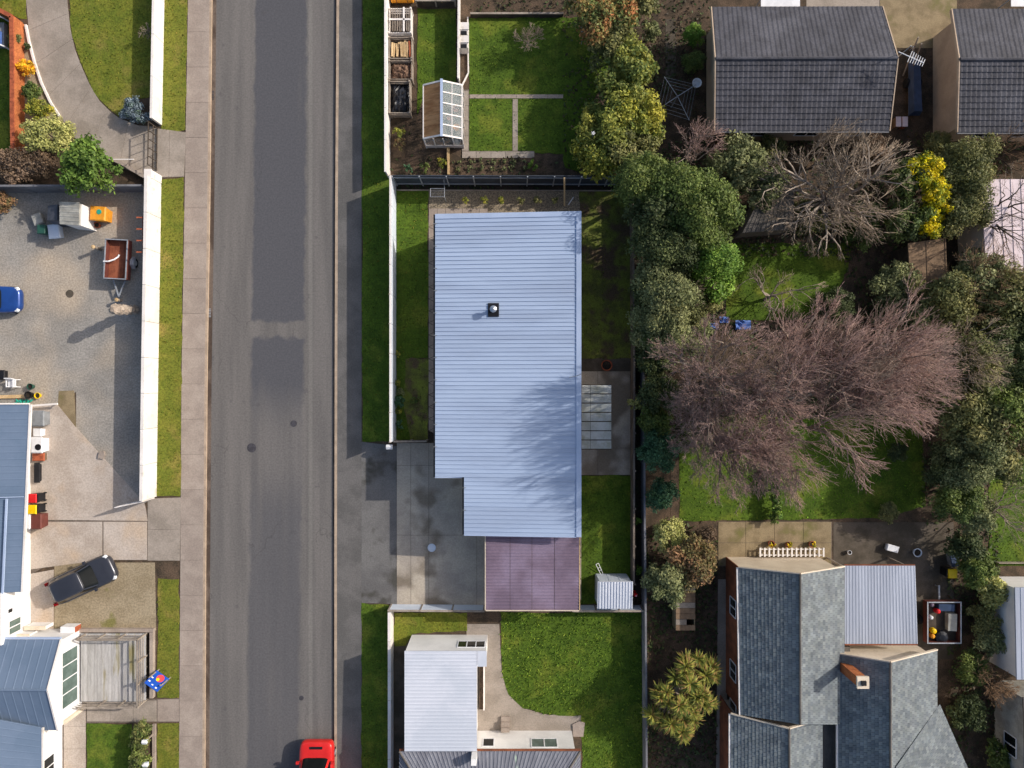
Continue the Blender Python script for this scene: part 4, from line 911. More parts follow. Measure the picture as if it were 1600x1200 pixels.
# ------------------------------------------------------------------ north-east tiled houses
def gable_house(label, TL, RL, BL, TR, RR, BR, ze, zr, mroof, mwall, style, inset=.35):
    tl, bl, tr, br = (W(*p, ze) for p in (TL, BL, TR, BR)); rl, rr = W(*RL, zr), W(*RR, zr)
    h = thing('house', label, 'house', ((tl.x+br.x)/2, (tl.y+br.y)/2, 0))
    roof_slope(h, [bl, br, rr, rl], style, mroof, 'roof_tiles'); roof_slope(h, [tr, tl, rl, rr], style, mroof, 'roof_tiles')
    ridge(h, rl + Vector((0,0,.05)), rr + Vector((0,0,.05)), .1, mroof)
    i = inset
    wl = (bl.x + tl.x)/2 + i; wr = (br.x + tr.x)/2 - i
    mb = MB(); yb_, yt_ = bl.y + i, tl.y - i; ym = rl.y; s = (zr - ze) / (ym - bl.y) * i
    zt = ze - .12 + s*.6
    sec = [(yb_, 0), (yt_, 0), (yt_, zt), (ym, zr - .16), (yb_, zt)]
    vs = [(wl, y, z) for y, z in sec] + [(wr, y, z) for y, z in sec]
    mb.faces(vs, [(0, 1, 2, 3, 4), (9, 8, 7, 6, 5)] + [(k, (k+1) % 5, 5 + (k+1) % 5, 5 + k) for k in range(5)]); obj('wall', mb, mwall, h)
    strip_bar(h, [bl + Vector((0, -.06, -.05)), br + Vector((0, -.06, -.05))], .12, .1, 'fence_grey', 'gutter')
    for a, b in ((bl, rl), (rl, tl), (br, rr), (rr, tr)):
        sgn = -1 if a in (bl,) or a is rl and b is tl else 1
        strip_bar(h, [a + Vector((.03*sgn, 0, -.03)), b + Vector((.03*sgn, 0, -.03))], .06, .2, 'beige_wall', 'barge_board')
    return h, yb_, wl, wr
h1, yw, wl, wr = gable_house('dark tiled roof house at the top, right of the rotary clothes line', (1112, 12), (1118, 92), (1117, 204), (1378, 11), (1402, 91), (1389, 204), 2.75, 4.3, 'roof_tile', 'beige_wall', 'tile')
for xa in (1150, 1230, 1310): window(h1, (W(xa, 0).x, yw), (W(xa + 35, 0).x, yw), .9, 2.0, (0, -1))
h2, yw2, wl2, wr2 = gable_house('dark tiled roof house with beige gable wall in the top right corner', (1487, 15), (1499, 93), (1496, 206), (1720, 15), (1745, 93), (1735, 206), 2.75, 4.3, 'roof_tile', 'beige_wall', 'tile')
for xa in (1500, 1560): window(h2, (W(xa, 0).x, yw2), (W(xa + 35, 0).x, yw2), .9, 2.0, (0, -1))
sp = thing('skip_bin', 'dark blue covered boat trailer in the gap between tiled houses', 'trailer', W(1400, 140))
a, b = W(1413, 98), W(1430, 185)
mb = MB()
mb.hexa([(a.x, b.y, .45), (b.x, b.y, .45), (b.x, a.y, .45), (a.x, a.y, .45)], [(a.x+.1, b.y+.1, .95), (b.x-.1, b.y+.1, .95), (b.x-.15, a.y-.3, .8), (a.x+.15, a.y-.3, .8)]); obj('cover', mb, 'tarp_blue', sp)
mb = MB(); mb.box(a.x+.05, b.x-.05, b.y+.05, a.y-.05, .35, .447); obj('frame', mb, 'galv', sp)
for x in (a.x - .02, b.x + .02):
    for dy in (.35,):
        mb = MB(); mb.tube((x - .09, (a.y+b.y)/2 + dy, .3), (x + .09, (a.y+b.y)/2 + dy, .3), .3, .3, 18); obj('wheel', mb, 'tyre', sp)
mb = MB(); mb.beam(((a.x+b.x)/2, a.y, .4), ((a.x+b.x)/2, a.y + .9, .36), .08, .08); mb.tube(((a.x+b.x)/2, a.y + .8, 0), ((a.x+b.x)/2, a.y + .8, .36), .04); obj('drawbar', mb, 'galv', sp)
sp.name = 'covered_trailer'
# television aerial on the gable
t = thing('television_aerial', 'white television aerial standing above the right gable of tiled house', 'aerial', W(1392, 84))
p0 = W(1402, 82, 4.4); m0 = Vector((p0.x + .35, p0.y, 0)); m1 = Vector((p0.x + .35, p0.y, 5.2))
mb = MB(); mb.tube(m0, m1, .03); obj('mast', mb, 'galv', t)
b0, b1 = W(1404, 81, 5.1), W(1443, 98, 5.1)
mb = MB(); mb.tube(b0, b1, .025); obj('boom', mb, 'white_plastic', t)
dv_ = (b1 - b0); nn = Vector((-dv_.y, dv_.x, 0)).normalized()
for k in range(7):
    c = b0.lerp(b1, .45 + .55*k/6); w = .35 - .02*k; mb = MB(); mb.tube(c - nn*w, c + nn*w, .018); obj('element', mb, 'white_plastic', t)
for i, (a_, b_, lab) in enumerate((((1435, 58), (1411, 118), 'left of two long pale poles leaning by the tiled house'), ((1440, 68), (1423, 115), 'right of two long pale poles leaning by the tiled house'))):
    mb = MB(); mb.tube(W(*a_, 2.6), W(*b_, .05), .05, .05, 8); tag(obj('timber_pole', mb, 'timber_grey'), lab, 'pole', 'leaning poles')
for i, (px_, lab) in enumerate(((1397, 'left of two small pale crates at the house corner'), (1407, 'right of two small pale crates at the house corner'))):
    p = W(px_, 196); t = thing('crate', lab, 'crate', (p.x, p.y, 0), 0, 'crates at the house corner')
    mb = MB(); mb.box(p.x-.15, p.x+.15, p.y-.25, p.y+.35, 0, .5); obj('box', mb, 'terracotta' if i else 'plywood', t)
    mb = MB(); mb.box(p.x-.17, p.x+.17, p.y-.27, p.y+.37, .5, .54); obj('lid', mb, 'roof_pink', t)
# rotary clothes line
cxp = W(1059, 150, 1.8)
rc = thing('rotary_clothes_line', 'rotary clothes line with four arms beside yellow-green hedge', 'clothes line', (cxp.x, cxp.y, 0))
mb = MB(); mb.tube((cxp.x, cxp.y, 0), (cxp.x, cxp.y, 1.85), .035, .03, 8); obj('pole', mb, 'galv', rc)
arms = [W(1038, 120, 1.95), W(1088, 132, 1.95), W(1077, 188, 1.95), W(1026, 172, 1.95)]
for e in arms:
    mb = MB(); mb.tube((cxp.x, cxp.y, 1.75), e, .025, .02, 6); obj('arm', mb, 'galv', rc)
for t_ in (.4, .6, .8, .98):
    mb = MB(); c_ = Vector((cxp.x, cxp.y, 1.75)); q = [c_.lerp(e, t_) for e in arms]; mb.path(q + [q[0]], .006, 4); obj('line_wire', mb, 'galv', rc)
p = W(1088, 131, 1.6)
t = thing('peg_basket', 'white peg basket hanging on the rotary clothes line', 'basket', (p.x, p.y, 1.45))
mb = MB(); mb.lathe((p.x, p.y, 1.45), [(.2, 0), (.28, .3), (.3, .32), (.24, .3), (.2, .06)], 16); obj('basket', mb, 'white_plastic', t)
mb = MB(); mb.path([(p.x-.25, p.y, 1.75), (p.x, p.y, 1.95), (p.x+.25, p.y, 1.75)], .015); obj('handle', mb, 'white_plastic', t)
# small sheds in the east gardens
def shed4(label, corners, z, m, mwall, style='rib', rib=.3, name='shed', dz=(0, 0, 0, 0), inset=.12):
    c = [W(*p, z + d) for p, d in zip(corners, dz)]; ctr = sum(c, Vector()) / 4
    t = thing(name, label, 'shed', (ctr.x, ctr.y, 0))
    roof_slope(t, c, style, m, 'roof', rib=rib)
    zb = z + min(dz) - .14
    walls(t, [(p + (ctr - p).normalized() * inset * 1.5)[:2] for p in c], 0, zb, mwall); return t
shed4('weathered grey ribbed shed roof under bare branches', [(1160, 364), (1241, 358), (1240, 291), (1193, 297)], 2.1, 'roof_shed_grey', 'fence_timber', dz=(0, 0, .25, .25))
shed4('sagging brown plywood roof shed beside yellow flowering tree', [(1422, 442), (1480, 440), (1478, 372), (1419, 380)], 2.0, 'plywood', 'timber_dark', rib=1.2, dz=(0, .05, .2, .15))
shed4('pinkish white roof at the right edge crossed by branches', [(1541, 425), (1680, 425), (1676, 280), (1533, 280)], 2.7, 'roof_pink', 'cream_wall', rib=.6)

# ------------------------------------------------------------------ south-east slate roofed house
SL = ['#6c7276', '#747b7e', '#646b70', '#797f80', '#6e7577']
se = thing('house', 'slate roofed house with two gables and brick chimney, lower right', 'house', W(1290, 1060))
def gab(eL0, rT, eR0, eL1, rB, eR1, ze, zr, sd):
    a, b, c, d = W(*eL0, ze), W(*eL1, ze), W(*eR0, ze), W(*eR1, ze); r0, r1 = W(*rT, zr), W(*rB, zr)
    roof_slope(se, [a, b, r1, r0], 'slate', 'slate', 'roof_slates', SL, course=.21, seed=sd)
    roof_slope(se, [d, c, r0, r1], 'slate', 'slate', 'roof_slates', SL, course=.21, seed=sd + 1)
    ridge(se, r0 + Vector((0,0,.03)), r1 + Vector((0,0,.03)), .07, 'roof_shed_grey')
    for p, q in ((a, r0), (r0, c)): strip_bar(se, [p + Vector((0, .04, -.02)), q + Vector((0, .04, -.02))], .07, .16, 'cream_wall', 'barge_board')
    strip_bar(se, [a + Vector((-.06, 0, -.06)), b + Vector((-.06, 0, -.06))], .11, .1, 'white_paint', 'gutter')
    wl, wr, yt_, yb_ = a.x + .25, c.x - .2, min(a.y, c.y) - .12, b.y + .1; xm = r0.x
    sec = [(wl, 0), (wr, 0), (wr, ze - .1), (xm, zr - .2), (wl, ze - .1)]
    mb = MB(); vs = [(x, yt_, z) for x, z in sec] + [(x, yb_, z) for x, z in sec]
    mb.faces(vs, [(0, 1, 2, 3, 4), (9, 8, 7, 6, 5)] + [(k, (k+1) % 5, 5 + (k+1) % 5, 5 + k) for k in range(5)]); obj('wall', mb, 'cream_wall', se)
    return a, b, c, d, r0, r1
A = gab((1154, 887), (1250, 897), (1319, 886), (1158, 1117), (1250, 1132), (1319, 1132), 3.1, 4.7, 1)
B = gab((1142, 1116), (1233, 1139), (1285, 1124), (1142, 1290), (1233, 1290), (1285, 1290), 2.9, 4.2, 3)
C = gab((1310, 1022), (1391, 1035), (1464, 1016), (1310, 1290), (1391, 1290), (1464, 1290), 3.2, 4.8, 5)
# side wing hipped roof at the right of the second gable
va, vb, vc, vd = W(1464, 1104, 3.19), W(1398, 1200, 4.75), W(1505, 1196, 3.3), W(1540, 1290, 3.2)
roof_slope(se, [W(1556, 1300, 3.12), W(1468, 1100, 3.12), W(1400, 1198, 4.72), W(1400, 1320, 4.72)], 'slate', 'slate', 'roof_slates', SL, course=.21, seed=9, deck=.2)
# brown boarded west wall and its pale path
mb = MB(); mb.box(A[0].x + .18, A[0].x + .246, A[1].y, A[0].y - .12, 0, 2.95); obj('wall_cladding', mb, 'brown_wall', se)
mb = MB(); mb.box(B[0].x + .18, B[0].x + .246, B[1].y, B[0].y - .12, 0, 2.75); obj('wall_cladding', mb, 'brown_wall', se)
for yy0 in (-13.5, -17.5, -20):
    window(se, (A[0].x + .18, yy0), (A[0].x + .18, yy0 - 1.1), .9, 2.1, (-1, 0))
patch('side_path', [(1122, 905), (1136, 905), (1136, 1290), (1118, 1290)], .012, 'concrete_drive')
# chimney
cb0 = W(1322, 1043, 3.7); cx_, cy_ = W(1349, 1067, 5.5).x, W(1349, 1067, 5.5).y
mb = MB(); mb.box(cx_-.27, cx_+.27, cy_-.27, cy_+.27, 3.2, 5.35); chm = obj('chimney', mb, 'brick_wall', se)
mb = MB(); mb.box(cx_-.34, cx_+.34, cy_-.34, cy_+.34, 5.35, 5.5); obj('chimney_cap', mb, 'cream_wall', chm)
mb = MB(); mb.box(cx_-.13, cx_+.13, cy_-.13, cy_+.13, 5.5, 5.62); obj('chimney_pot', mb, 'black', chm)
# low link roof between the two blocks
mb = MB(); q = [W(1286, 1132, 2.5), W(1322, 1040, 2.6), W(1322, 1290, 2.6), W(1286, 1290, 2.5)]; mb.box(q[0].x, q[1].x + .3, q[2].y, W(0, 1010, 2.5).y, 2.3, 2.5); obj('link_roof', mb, 'roof_shed_grey', se)
# pale metal patio roof
lz = 2.75
pr = thing('patio_roof', 'pale blue-grey ribbed patio roof beside the slate house', 'patio roof', W(1375, 945))
a, b, c, d = W(1320, 884, lz), W(1430, 884, lz), W(1434, 1006, lz+.15), W(1320, 1006, lz+.15)
roof_slope(pr, [a, b, c, d], 'rib', 'roof_pale_blue', 'roof_sheet', rib=.19, ribh=.012)
for p in (a, b):
    mb = MB(); sgn = -1 if p is b else 1; mb.box(p.x + sgn*.15 - .05, p.x + sgn*.15 + .05, p.y - .25, p.y - .15, 0, lz - .12); obj('post', mb, 'timber_grey', pr)
strip_bar(pr, [d + Vector((0, -.05, -.05)), c + Vector((0, -.05, -.05))], .08, .12, 'brown_wall', 'gutter')
strip_bar(pr, [a + Vector((0, .04, -.06)), b + Vector((0, .04, -.06))], .06, .1, 'brown_wall', 'fascia')
# white slatted bench on the terrace
bn = thing('slatted_bench', 'long white slatted bench on the terrace below the lawn', 'bench', W(1238, 862))
a, b = W(1188, 856, .45), W(1287, 870, .45)
for k in range(15):
    mb = MB(); x = a.x + k * (b.x - a.x) / 14; mb.box(x - .05, x + .05, b.y, a.y, .42, .46); obj('slat', mb, 'white_paint', bn)
for y in (a.y - .1, b.y + .1):
    mb = MB(); mb.box(a.x - .05, b.x + .05, y - .03, y + .03, .34, .418); obj('rail', mb, 'white_paint', bn)
for x in (a.x + .2, (a.x+b.x)/2, b.x - .2):
    for y in (a.y - .1, b.y + .1):
        mb = MB(); mb.box(x - .03, x + .03, y - .03, y + .03, 0, .338); obj('leg', mb, 'white_paint', bn)

# right edge buildings
rb = thing('garage', 'pale blue roofed garage with white end wall at the right edge', 'garage', W(1620, 985))
z = 2.7
a, b, c, d = W(1586, 918, z), W(1700, 918, z), W(1700, 1062, z), W(1589, 1062, z)
roof_slope(rb, [a, b, c, d], 'rib', 'roof_pale_blue', 'roof', rib=.4, ribh=.02); walls(rb, [(a.x+.1, a.y-.08), (b.x, a.y-.08), (c.x, c.y+.1), (d.x+.05, c.y+.1)], 0, z-.12, 'white_wall')
rb2 = thing('house', 'grey weatherboard house corner at the bottom right edge', 'house', W(1630, 1150))
a, b, c, d = W(1599, 1090, z), W(1700, 1090, z), W(1700, 1300, z), W(1606, 1300, z)
roof_slope(rb2, [a, b, c, d], 'rib', 'roof_shed_grey', 'roof', rib=.4, ribh=.02); walls(rb2, [(a.x+.1, a.y-.1), (b.x, a.y-.1), (c.x, c.y+.1), (a.x+.1, c.y+.1)], 0, z-.12, 'canvas')
window(rb2, (a.x + .1, W(0, 1130).y), (a.x + .1, W(0, 1160).y), .9, 2.0, (-1, 0))
fence('low pale timber edging right of the planted strip', [(1555, 878), (1680, 878)], .35, 2.4, 'timber_grey', 'timber_grey', posts=False)

# ------------------------------------------------------------------ west houses
bh = thing('house', 'blue-grey roofed house with white gutter at the left edge', 'house', W(0, 780))
e0, e1 = W(46, 632, 2.2), W(33, 925, 2.2)
i0, i1 = Vector((-36.5, e0.y, 3.1)), Vector((-36.5, e1.y, 3.1))
roof_slope(bh, [e1, e0, i0, i1], 'rib', 'roof_blue', 'roof_slope', rib=.42, ribh=.011)
strip_bar(bh, [e0 + Vector((.07, 0, -.02)), e1 + Vector((.07, 0, -.02))], .13, .12, 'white_paint', 'gutter')
strip_bar(bh, [e0 + Vector((0, .05, 0)), i0 + Vector((0, .05, 0))], .08, .16, 'white_paint', 'barge_board')
hx = W(9, 0, 2.6).x
strip_bar(bh, [Vector((hx, W(0, 780, 2.7).y, 2.52)), Vector((hx - .25, e1.y, 2.53))], .12, .06, 'roof_flash', 'flashing')
strip_bar(bh, [Vector((hx - 3, W(0, 778, 2.7).y, 2.98)), Vector((e0.x - .3, W(0, 778, 2.7).y, 2.28))], .04, .05, 'roof_flash', 'flashing')
wallx = W(48, 0).x
walls(bh, [(wallx, e0.y - .2), (wallx, W(0, 985).y), (-37, W(0, 985).y), (-37, e0.y - .2)], 0, 2.12, 'white_wall')
mb = MB(); mb.box(-37, wallx - .0, W(0, 985).y, e1.y + .02, 2.123, 2.6); obj('upper_wall', mb, 'white_wall', bh)
for ya_2, yb_2, z0, z1, g in ((936, 943, 1.6, 2.1, 'glass_dark'), (955, 976, .9, 2.0, 'glass_green')):
    window(bh, (wallx, W(0, ya_2).y), (wallx, W(0, yb_2).y), z0, z1, (1, 0), glass=g, mull=0 if yb_2 - ya_2 < 10 else 1)
for ya_2, yb_2 in ((660, 690), (720, 745), (830, 860)):
    window(bh, (wallx, W(0, ya_2).y), (wallx, W(0, yb_2).y), .8, 1.9, (1, 0))
# gabled house at the bottom left
gbh = thing('house', 'white gabled house with blue-grey roof beside the timber deck', 'house', W(40, 1080))
ze, zr_ = 2.3, 3.45
g0, g1, gr = W(95, 999, ze), W(90, 1141, ze), W(74, 1078, zr_)
b0, b1, br_ = Vector((-36, g0.y, ze)), Vector((-36, g1.y, ze)), Vector((-36, gr.y, zr_))
roof_slope(gbh, [g0, b0, br_, gr], 'rib', 'roof_blue', 'roof_slope', rib=.55, ribh=.011)
roof_slope(gbh, [b1, g1, gr, br_], 'rib', 'roof_blue', 'roof_slope', rib=.55, ribh=.011)
ridge(gbh, gr + Vector((0,0,.03)), br_ + Vector((0,0,.03)), .07, 'roof_blue')
for a, b in ((g0, gr), (gr, g1)): strip_bar(gbh, [a + Vector((.04, 0, -.02)), b + Vector((.04, 0, -.02))], .1, .2, 'white_paint', 'barge_board')
strip_bar(gbh, [g0 + Vector((0, .07, -.04)), b0 + Vector((0, .07, -.04))], .11, .1, 'roof_flash', 'gutter')
gwx = g0.x - .12
sec = [(g1.y + .15, 0), (g0.y - .15, 0), (g0.y - .15, ze - .12), (gr.y, zr_ - .18), (g1.y + .15, ze - .12)]
mb = MB(); vs = [(-36, y, z) for y, z in sec] + [(gwx, y, z) for y, z in sec]
mb.faces(vs, [(0, 1, 2, 3, 4), (9, 8, 7, 6, 5)] + [(k, (k+1) % 5, 5 + (k+1) % 5, 5 + k) for k in range(5)]); obj('wall', mb, 'white_wall', gbh)
window(gbh, (gwx, g0.y - 1.0), (gwx, g1.y + 1.1), .45, 2.05, (1, 0), glass='glass_green', mull=3)
for z_ in (0.3,):
    mb = MB(); mb.box(gwx + .003, gwx + .12, g1.y + .15, g1.y + .4, 0, 1.9); obj('corner_board', mb, 'cream_wall', gbh)
# main south roof of that house
sx0 = W(65, 1138, 2.5).x
s0, s1 = Vector((sx0, g1.y + .25, 2.5)), Vector((sx0, -27, 2.5))
roof_slope(gbh, [s1, s0, Vector((-36, gr.y - .4, 4.2)), Vector((-36, -27, 4.2))], 'rib', 'roof_blue', 'roof_slope', rib=.55, ribh=.011)
strip_bar(gbh, [s0 + Vector((.06, 0, -.03)), s1 + Vector((.06, 0, -.03))], .11, .1, 'white_paint', 'gutter')
walls(gbh, [(sx0 - .35, g1.y + .12), (sx0 - .35, -27), (-36, -27), (-36, g1.y + .12)], 0, 2.3, 'white_wall')
window(gbh, (sx0 - .35, W(0, 1165).y), (sx0 - .35, W(0, 1195).y), .8, 1.9, (1, 0))
# low white walls with terracotta capping north of the gable
for i, (x0p, x1p, yp, hh, lab) in enumerate(((18, 68, 980, 1.3, 'left white low wall with terracotta cap beside gabled house'), (52, 84, 972, .8, 'upper small white wall with terracotta cap by the parking gravel'), (70, 124, 986, .9, 'right white low wall with terracotta cap at deck corner'))):
    a, b = W(x0p, yp), W(x1p, yp); t = thing('low_wall', lab, 'wall', ((a.x+b.x)/2, a.y, 0), 0, 'low white walls')
    mb = MB(); mb.box(a.x, b.x, a.y - .2, a.y, 0, hh); obj('wall_body', mb, 'white_wall', t)
    mb = MB(); mb.box(a.x - .03, b.x + .03, a.y - .23, a.y + .03, hh, hh + .05); obj('capping', mb, 'cream_wall', t)
p = W(118, 978)
hp = thing('heat_pump', 'white outdoor unit beside the parking gravel and low walls', 'heat pump', (p.x, p.y, 0))
mb = MB(); mb.box(p.x-.5, p.x+.4, p.y-.2, p.y+.2, .08, .75); obj('casing', mb, 'white_plastic', hp)
mb = MB(); mb.box(p.x+.403, p.x+.43, p.y-.18, p.y+.18, .12, .7); obj('side_panel', mb, 'terracotta', hp)
for x in (-.4, .3):
    mb = MB(); mb.box(p.x+x-.05, p.x+x+.05, p.y-.2, p.y+.2, 0, .08); obj('foot', mb, 'black', hp)
# deck
dk = thing('timber_deck', 'weathered timber deck with railings in front of the gabled house', 'deck', W(180, 1045))
dz = .34; nb = 19
da, db = W(126, 990, dz), W(228, 1096, dz)
for k in range(nb):
    w_ = (db.x - da.x) / nb; x = da.x + k * w_; mb = MB(); mb.box(x + .006, x + w_ - .006, db.y, da.y, dz - .035, dz + random.uniform(0, .004)); obj('board', mb, 'deck_board', dk)
for y in (da.y - .1, (da.y+db.y)/2, db.y + .1):
    mb = MB(); mb.box(da.x, db.x, y - .05, y + .05, .0, dz - .038); obj('joist', mb, 'timber_dark', dk)
for (p_, q_) in (((da.x + .3, da.y - .05), (db.x - .05, da.y - .05)), ((db.x - .05, da.y - .05), (db.x - .05, db.y + .05)), ((db.x - .05, db.y + .05), (da.x + .3, db.y + .05))):
    p_, q_ = Vector(p_), Vector(q_); L = (q_ - p_).length; k = max(2, round(L / 1.3))
    for i in range(k):
        c = p_.lerp(q_, i / k); mb = MB(); mb.box(c.x-.045, c.x+.045, c.y-.045, c.y+.045, 0.02, dz + .95); obj('rail_post', mb, 'timber_grey', dk)
    mb = MB(); mb.obox(p_, q_, .1, dz + .952, dz + .99); obj('handrail', mb, 'timber_grey', dk)
    for zz in (.25, .5, .72):
        mb = MB(); mb.obox(p_, q_, .03, dz + zz - .035, dz + zz + .035); obj('rail', mb, 'timber_grey', dk)
wk = thing('edging_wall', 'low pale wall around the timber deck corner', 'wall', W(238, 1000))
for p_, q_ in (((126, 983), (243, 983)), ((240, 985), (240, 1088))):
    mb = MB(); mb.obox(W(*p_), W(*q_), .22, 0, .3); obj('wall_body', mb, 'concrete_tan', wk)

# ------------------------------------------------------------------ west walls and gate
fence('white wall beside the top left lawn', [(256.5, -60), (251.5, 196)], 1.25, 2.4, 'white_paint', 'white_paint', name='garden_wall', th=.16, posts=False, cat='wall')
fence('long tall white wall between gravel yard and grass strip', [(250, 287), (245.5, 560), (242.5, 776)], 1.74, 2.4, 'white_paint', 'white_paint', name='garden_wall', th=.2, posts=False, cat='wall')
fence('grey paling fence across the top of the gravel yard', [(-80, 301), (240, 300)], 1.5, 2.0, 'fence_grey', 'fence_grey', cap='fence_grey', post_side=0)
p = W(250, 281)
t = thing('gate_pillar', 'white square pillar below the metal gate', 'pillar', (p.x, p.y, 0))
mb = MB(); mb.box(p.x-.28, p.x+.12, p.y-.25, p.y+.25, 0, 1.3); obj('pillar_body', mb, 'white_paint', t)
mb = MB(); mb.box(p.x-.32, p.x+.16, p.y-.29, p.y+.29, 1.3, 1.36); obj('pillar_cap', mb, 'white_paint', t)
gt = thing('metal_gate', 'thin dark metal gate across the curved driveway', 'gate', W(248, 235))
ga, gb = W(247, 201), W(246, 266)
for z_ in (.12, .6, 1.2):
    mb = MB(); mb.beam((ga.x, ga.y, z_), (gb.x, gb.y, z_), .05, .05); obj('rail', mb, 'timber_dark', gt)
for k in range(6):
    c = ga.lerp(gb, k / 5); mb = MB(); mb.box(c.x-.02, c.x+.02, c.y-.02, c.y+.02, .0 if k in (0, 5) else .15, 1.18 if k not in (0, 5) else 1.3); obj('upright', mb, 'timber_dark', gt)
lw = thing('low_wall', 'curving low pale wall beside the round green tree', 'wall', W(205, 258))
for a_, b_ in (((176, 250), (195, 258)), ((195, 258), (215, 270)), ((215, 270), (246, 288))):
    mb = MB(); mb.obox(W(*a_), W(*b_), .2, 0, .45); obj('wall_body', mb, 'concrete_tan', lw)
mb = MB(); mb.beam(W(176, 249, 1.0), W(209, 249, 1.0), .05, .05); mb.tube(W(178, 249), W(176.5, 249, 1.0), .03); mb.tube(W(207, 249), W(206, 249, 1.0), .03); tag(obj('handrail', mb, 'white_paint'), 'short white rail beside the driveway bend', 'rail')
# orange brick wall
bw = thing('brick_wall', 'low orange brick wall curving beside flower bed', 'wall', W(36, 140))
for a_, b_ in (((-60, -5), (4, 22)), ((4, 22), (35, 38)), ((35, 38), (36, 110)), ((36, 110), (36, 180)), ((36, 180), (37, 242))):
    mb = MB(); mb.obox(W(*a_), W(*b_), .22, 0, .95); wb = obj('wall_body', mb, 'brick_wall', bw)
    L = (W(*b_) - W(*a_)).length; n_ = max(1, int(L / .24)); d_ = (W(*b_) - W(*a_)) / n_
    for k in range(n_):
        c = W(*a_) + d_*k; mb = MB(); mb.obox(c + d_*.02, c + d_*.98, .26, .952, 1.02); obj('brick', mb, 'terracotta', wb)
kb = tag(obj('garden_kerb', (lambda m: ([m.obox(W(*a_), W(*b_), .12, 0, .16) for a_, b_ in zip([(42, 40), (47, 66), (55, 97), (66, 130), (80, 160), (95, 183)][:-1], [(47, 66), (55, 97), (66, 130), (80, 160), (95, 183)])], m)[1])(MB()), 'white_paint'), 'thin white kerb curving along the concrete driveway', 'kerb')
hm = thing('swing_seat', 'garden swing seat with white curved frame and blue cushions', 'garden seat', W(5, 60))
p = W(6, 58)
for dy in (-.9, .9):
    mb = MB(); mb.path([(p.x + .55 + .0, p.y + dy, 0), (p.x + .45, p.y + dy, .7), (p.x + .1, p.y + dy, 1.2), (p.x - .5, p.y + dy, 1.3)], .05); obj('frame_arc', mb, 'white_plastic', hm)
mb = MB(); mb.beam((p.x - .5, p.y - .9, 1.3), (p.x - .5, p.y + .9, 1.3), .1, .06); obj('cross_bar', mb, 'white_plastic', hm)
mb = MB(); mb.box(p.x - .5, p.x + .2, p.y - .8, p.y + .1, .4, .6); obj('seat', mb, 'blue_plastic', hm)
mb = MB(); mb.box(p.x - .75, p.x - .5, p.y - .8, p.y + .8, .4, 1.0); obj('backrest', mb, 'tarp_blue', hm)
mb = MB(); mb.box(p.x - .45, p.x + .3, p.y - .75, p.y + .75, 0.0, .398); obj('base', mb, 'grey_plastic', hm)
# driveway-end boom on the long wall
t = thing('sliding_gate', 'short pale gate panel at the lower end of long white wall', 'gate', W(225, 782))
a, b = W(241, 778), W(199, 787)
for z_ in (.3, .9, 1.45):
    mb = MB(); mb.beam((a.x, a.y, z_), (b.x, b.y, z_), .05, .06); obj('rail', mb, 'white_paint', t)
for k in range(5):
    c = a.lerp(b, k / 4); mb = MB(); mb.box(c.x-.025, c.x+.025, c.y-.025, c.y+.025, 0, 1.42); obj('upright', mb, 'white_paint', t)

# ------------------------------------------------------------------ yard things
yt_ = thing('box_trailer', 'brown box trailer parked beside the long white wall', 'trailer', (*W(194, 409)[:2], 0), R(-3))
L_, Wd_ = 2.45, 1.35
for k in range(7):
    w_ = Wd_ / 7; mb = MB(); mb.box(-Wd_/2 + k*w_ + .005, -Wd_/2 + (k+1)*w_ - .005, -L_/2, L_/2, .5, .53); obj('floor_board', mb, 'brown_floor' if 'brown_floor' in MATS else mat('brown_floor', '#93573e', '#7c4632', 2., rough=.8, grain=.1, bscale=12, rnd=.06), yt_, local=True)
for x0_, x1_, y0_, y1_ in ((-Wd_/2-.04, -Wd_/2-.002, -L_/2, L_/2), (Wd_/2+.002, Wd_/2+.04, -L_/2, L_/2), (-Wd_/2-.04, Wd_/2+.04, L_/2+.002, L_/2+.04), (-Wd_/2-.04, Wd_/2+.04, -L_/2-.04, -L_/2-.002)):
    mb = MB(); mb.box(x0_, x1_, y0_, y1_, .45, .95); s_ = obj('side', mb, 'brown_plastic', yt_, local=True)
    mb = MB(); mb.box(x0_-.015, x1_+.015, y0_-.012, y1_+.012, .952, .99); obj('top_rail', mb, 'galv', s_, local=True)
for s in (-1, 1):
    mb = MB(); mb.tube((s*(Wd_/2+.17)-.09, -.1, .3), (s*(Wd_/2+.17)+.09, -.1, .3), .3, .3, 18); wl_ = obj('wheel', mb, 'tyre', yt_, local=True)
    mb = MB(); mb.tube((s*(Wd_/2+.17)-.095, -.1, .3), (s*(Wd_/2+.17)+.095, -.1, .3), .16, .16, 14); obj('rim', mb, 'galv', wl_, local=True)
    mb = MB(); mb.hexa([(s*(Wd_/2+.06), -.5, .4), (s*(Wd_/2+.3), -.5, .4), (s*(Wd_/2+.3), .3, .4), (s*(Wd_/2+.06), .3, .4)], [(s*(Wd_/2+.06), -.25, .66), (s*(Wd_/2+.3), -.25, .66), (s*(Wd_/2+.3), .05, .66), (s*(Wd_/2+.06), .05, .66)]); obj('mudguard', mb, 'galv', yt_, local=True)
mb = MB(); mb.beam((-.4, -L_/2, .42), (0, -L_/2-1.1, .4), .07, .07); mb.beam((.4, -L_/2, .42), (0, -L_/2-1.1, .4), .07, .07); mb.tube((0, -L_/2-1.0, 0), (0, -L_/2-1.0, .45), .04); obj('drawbar', mb, 'galv', yt_, local=True)
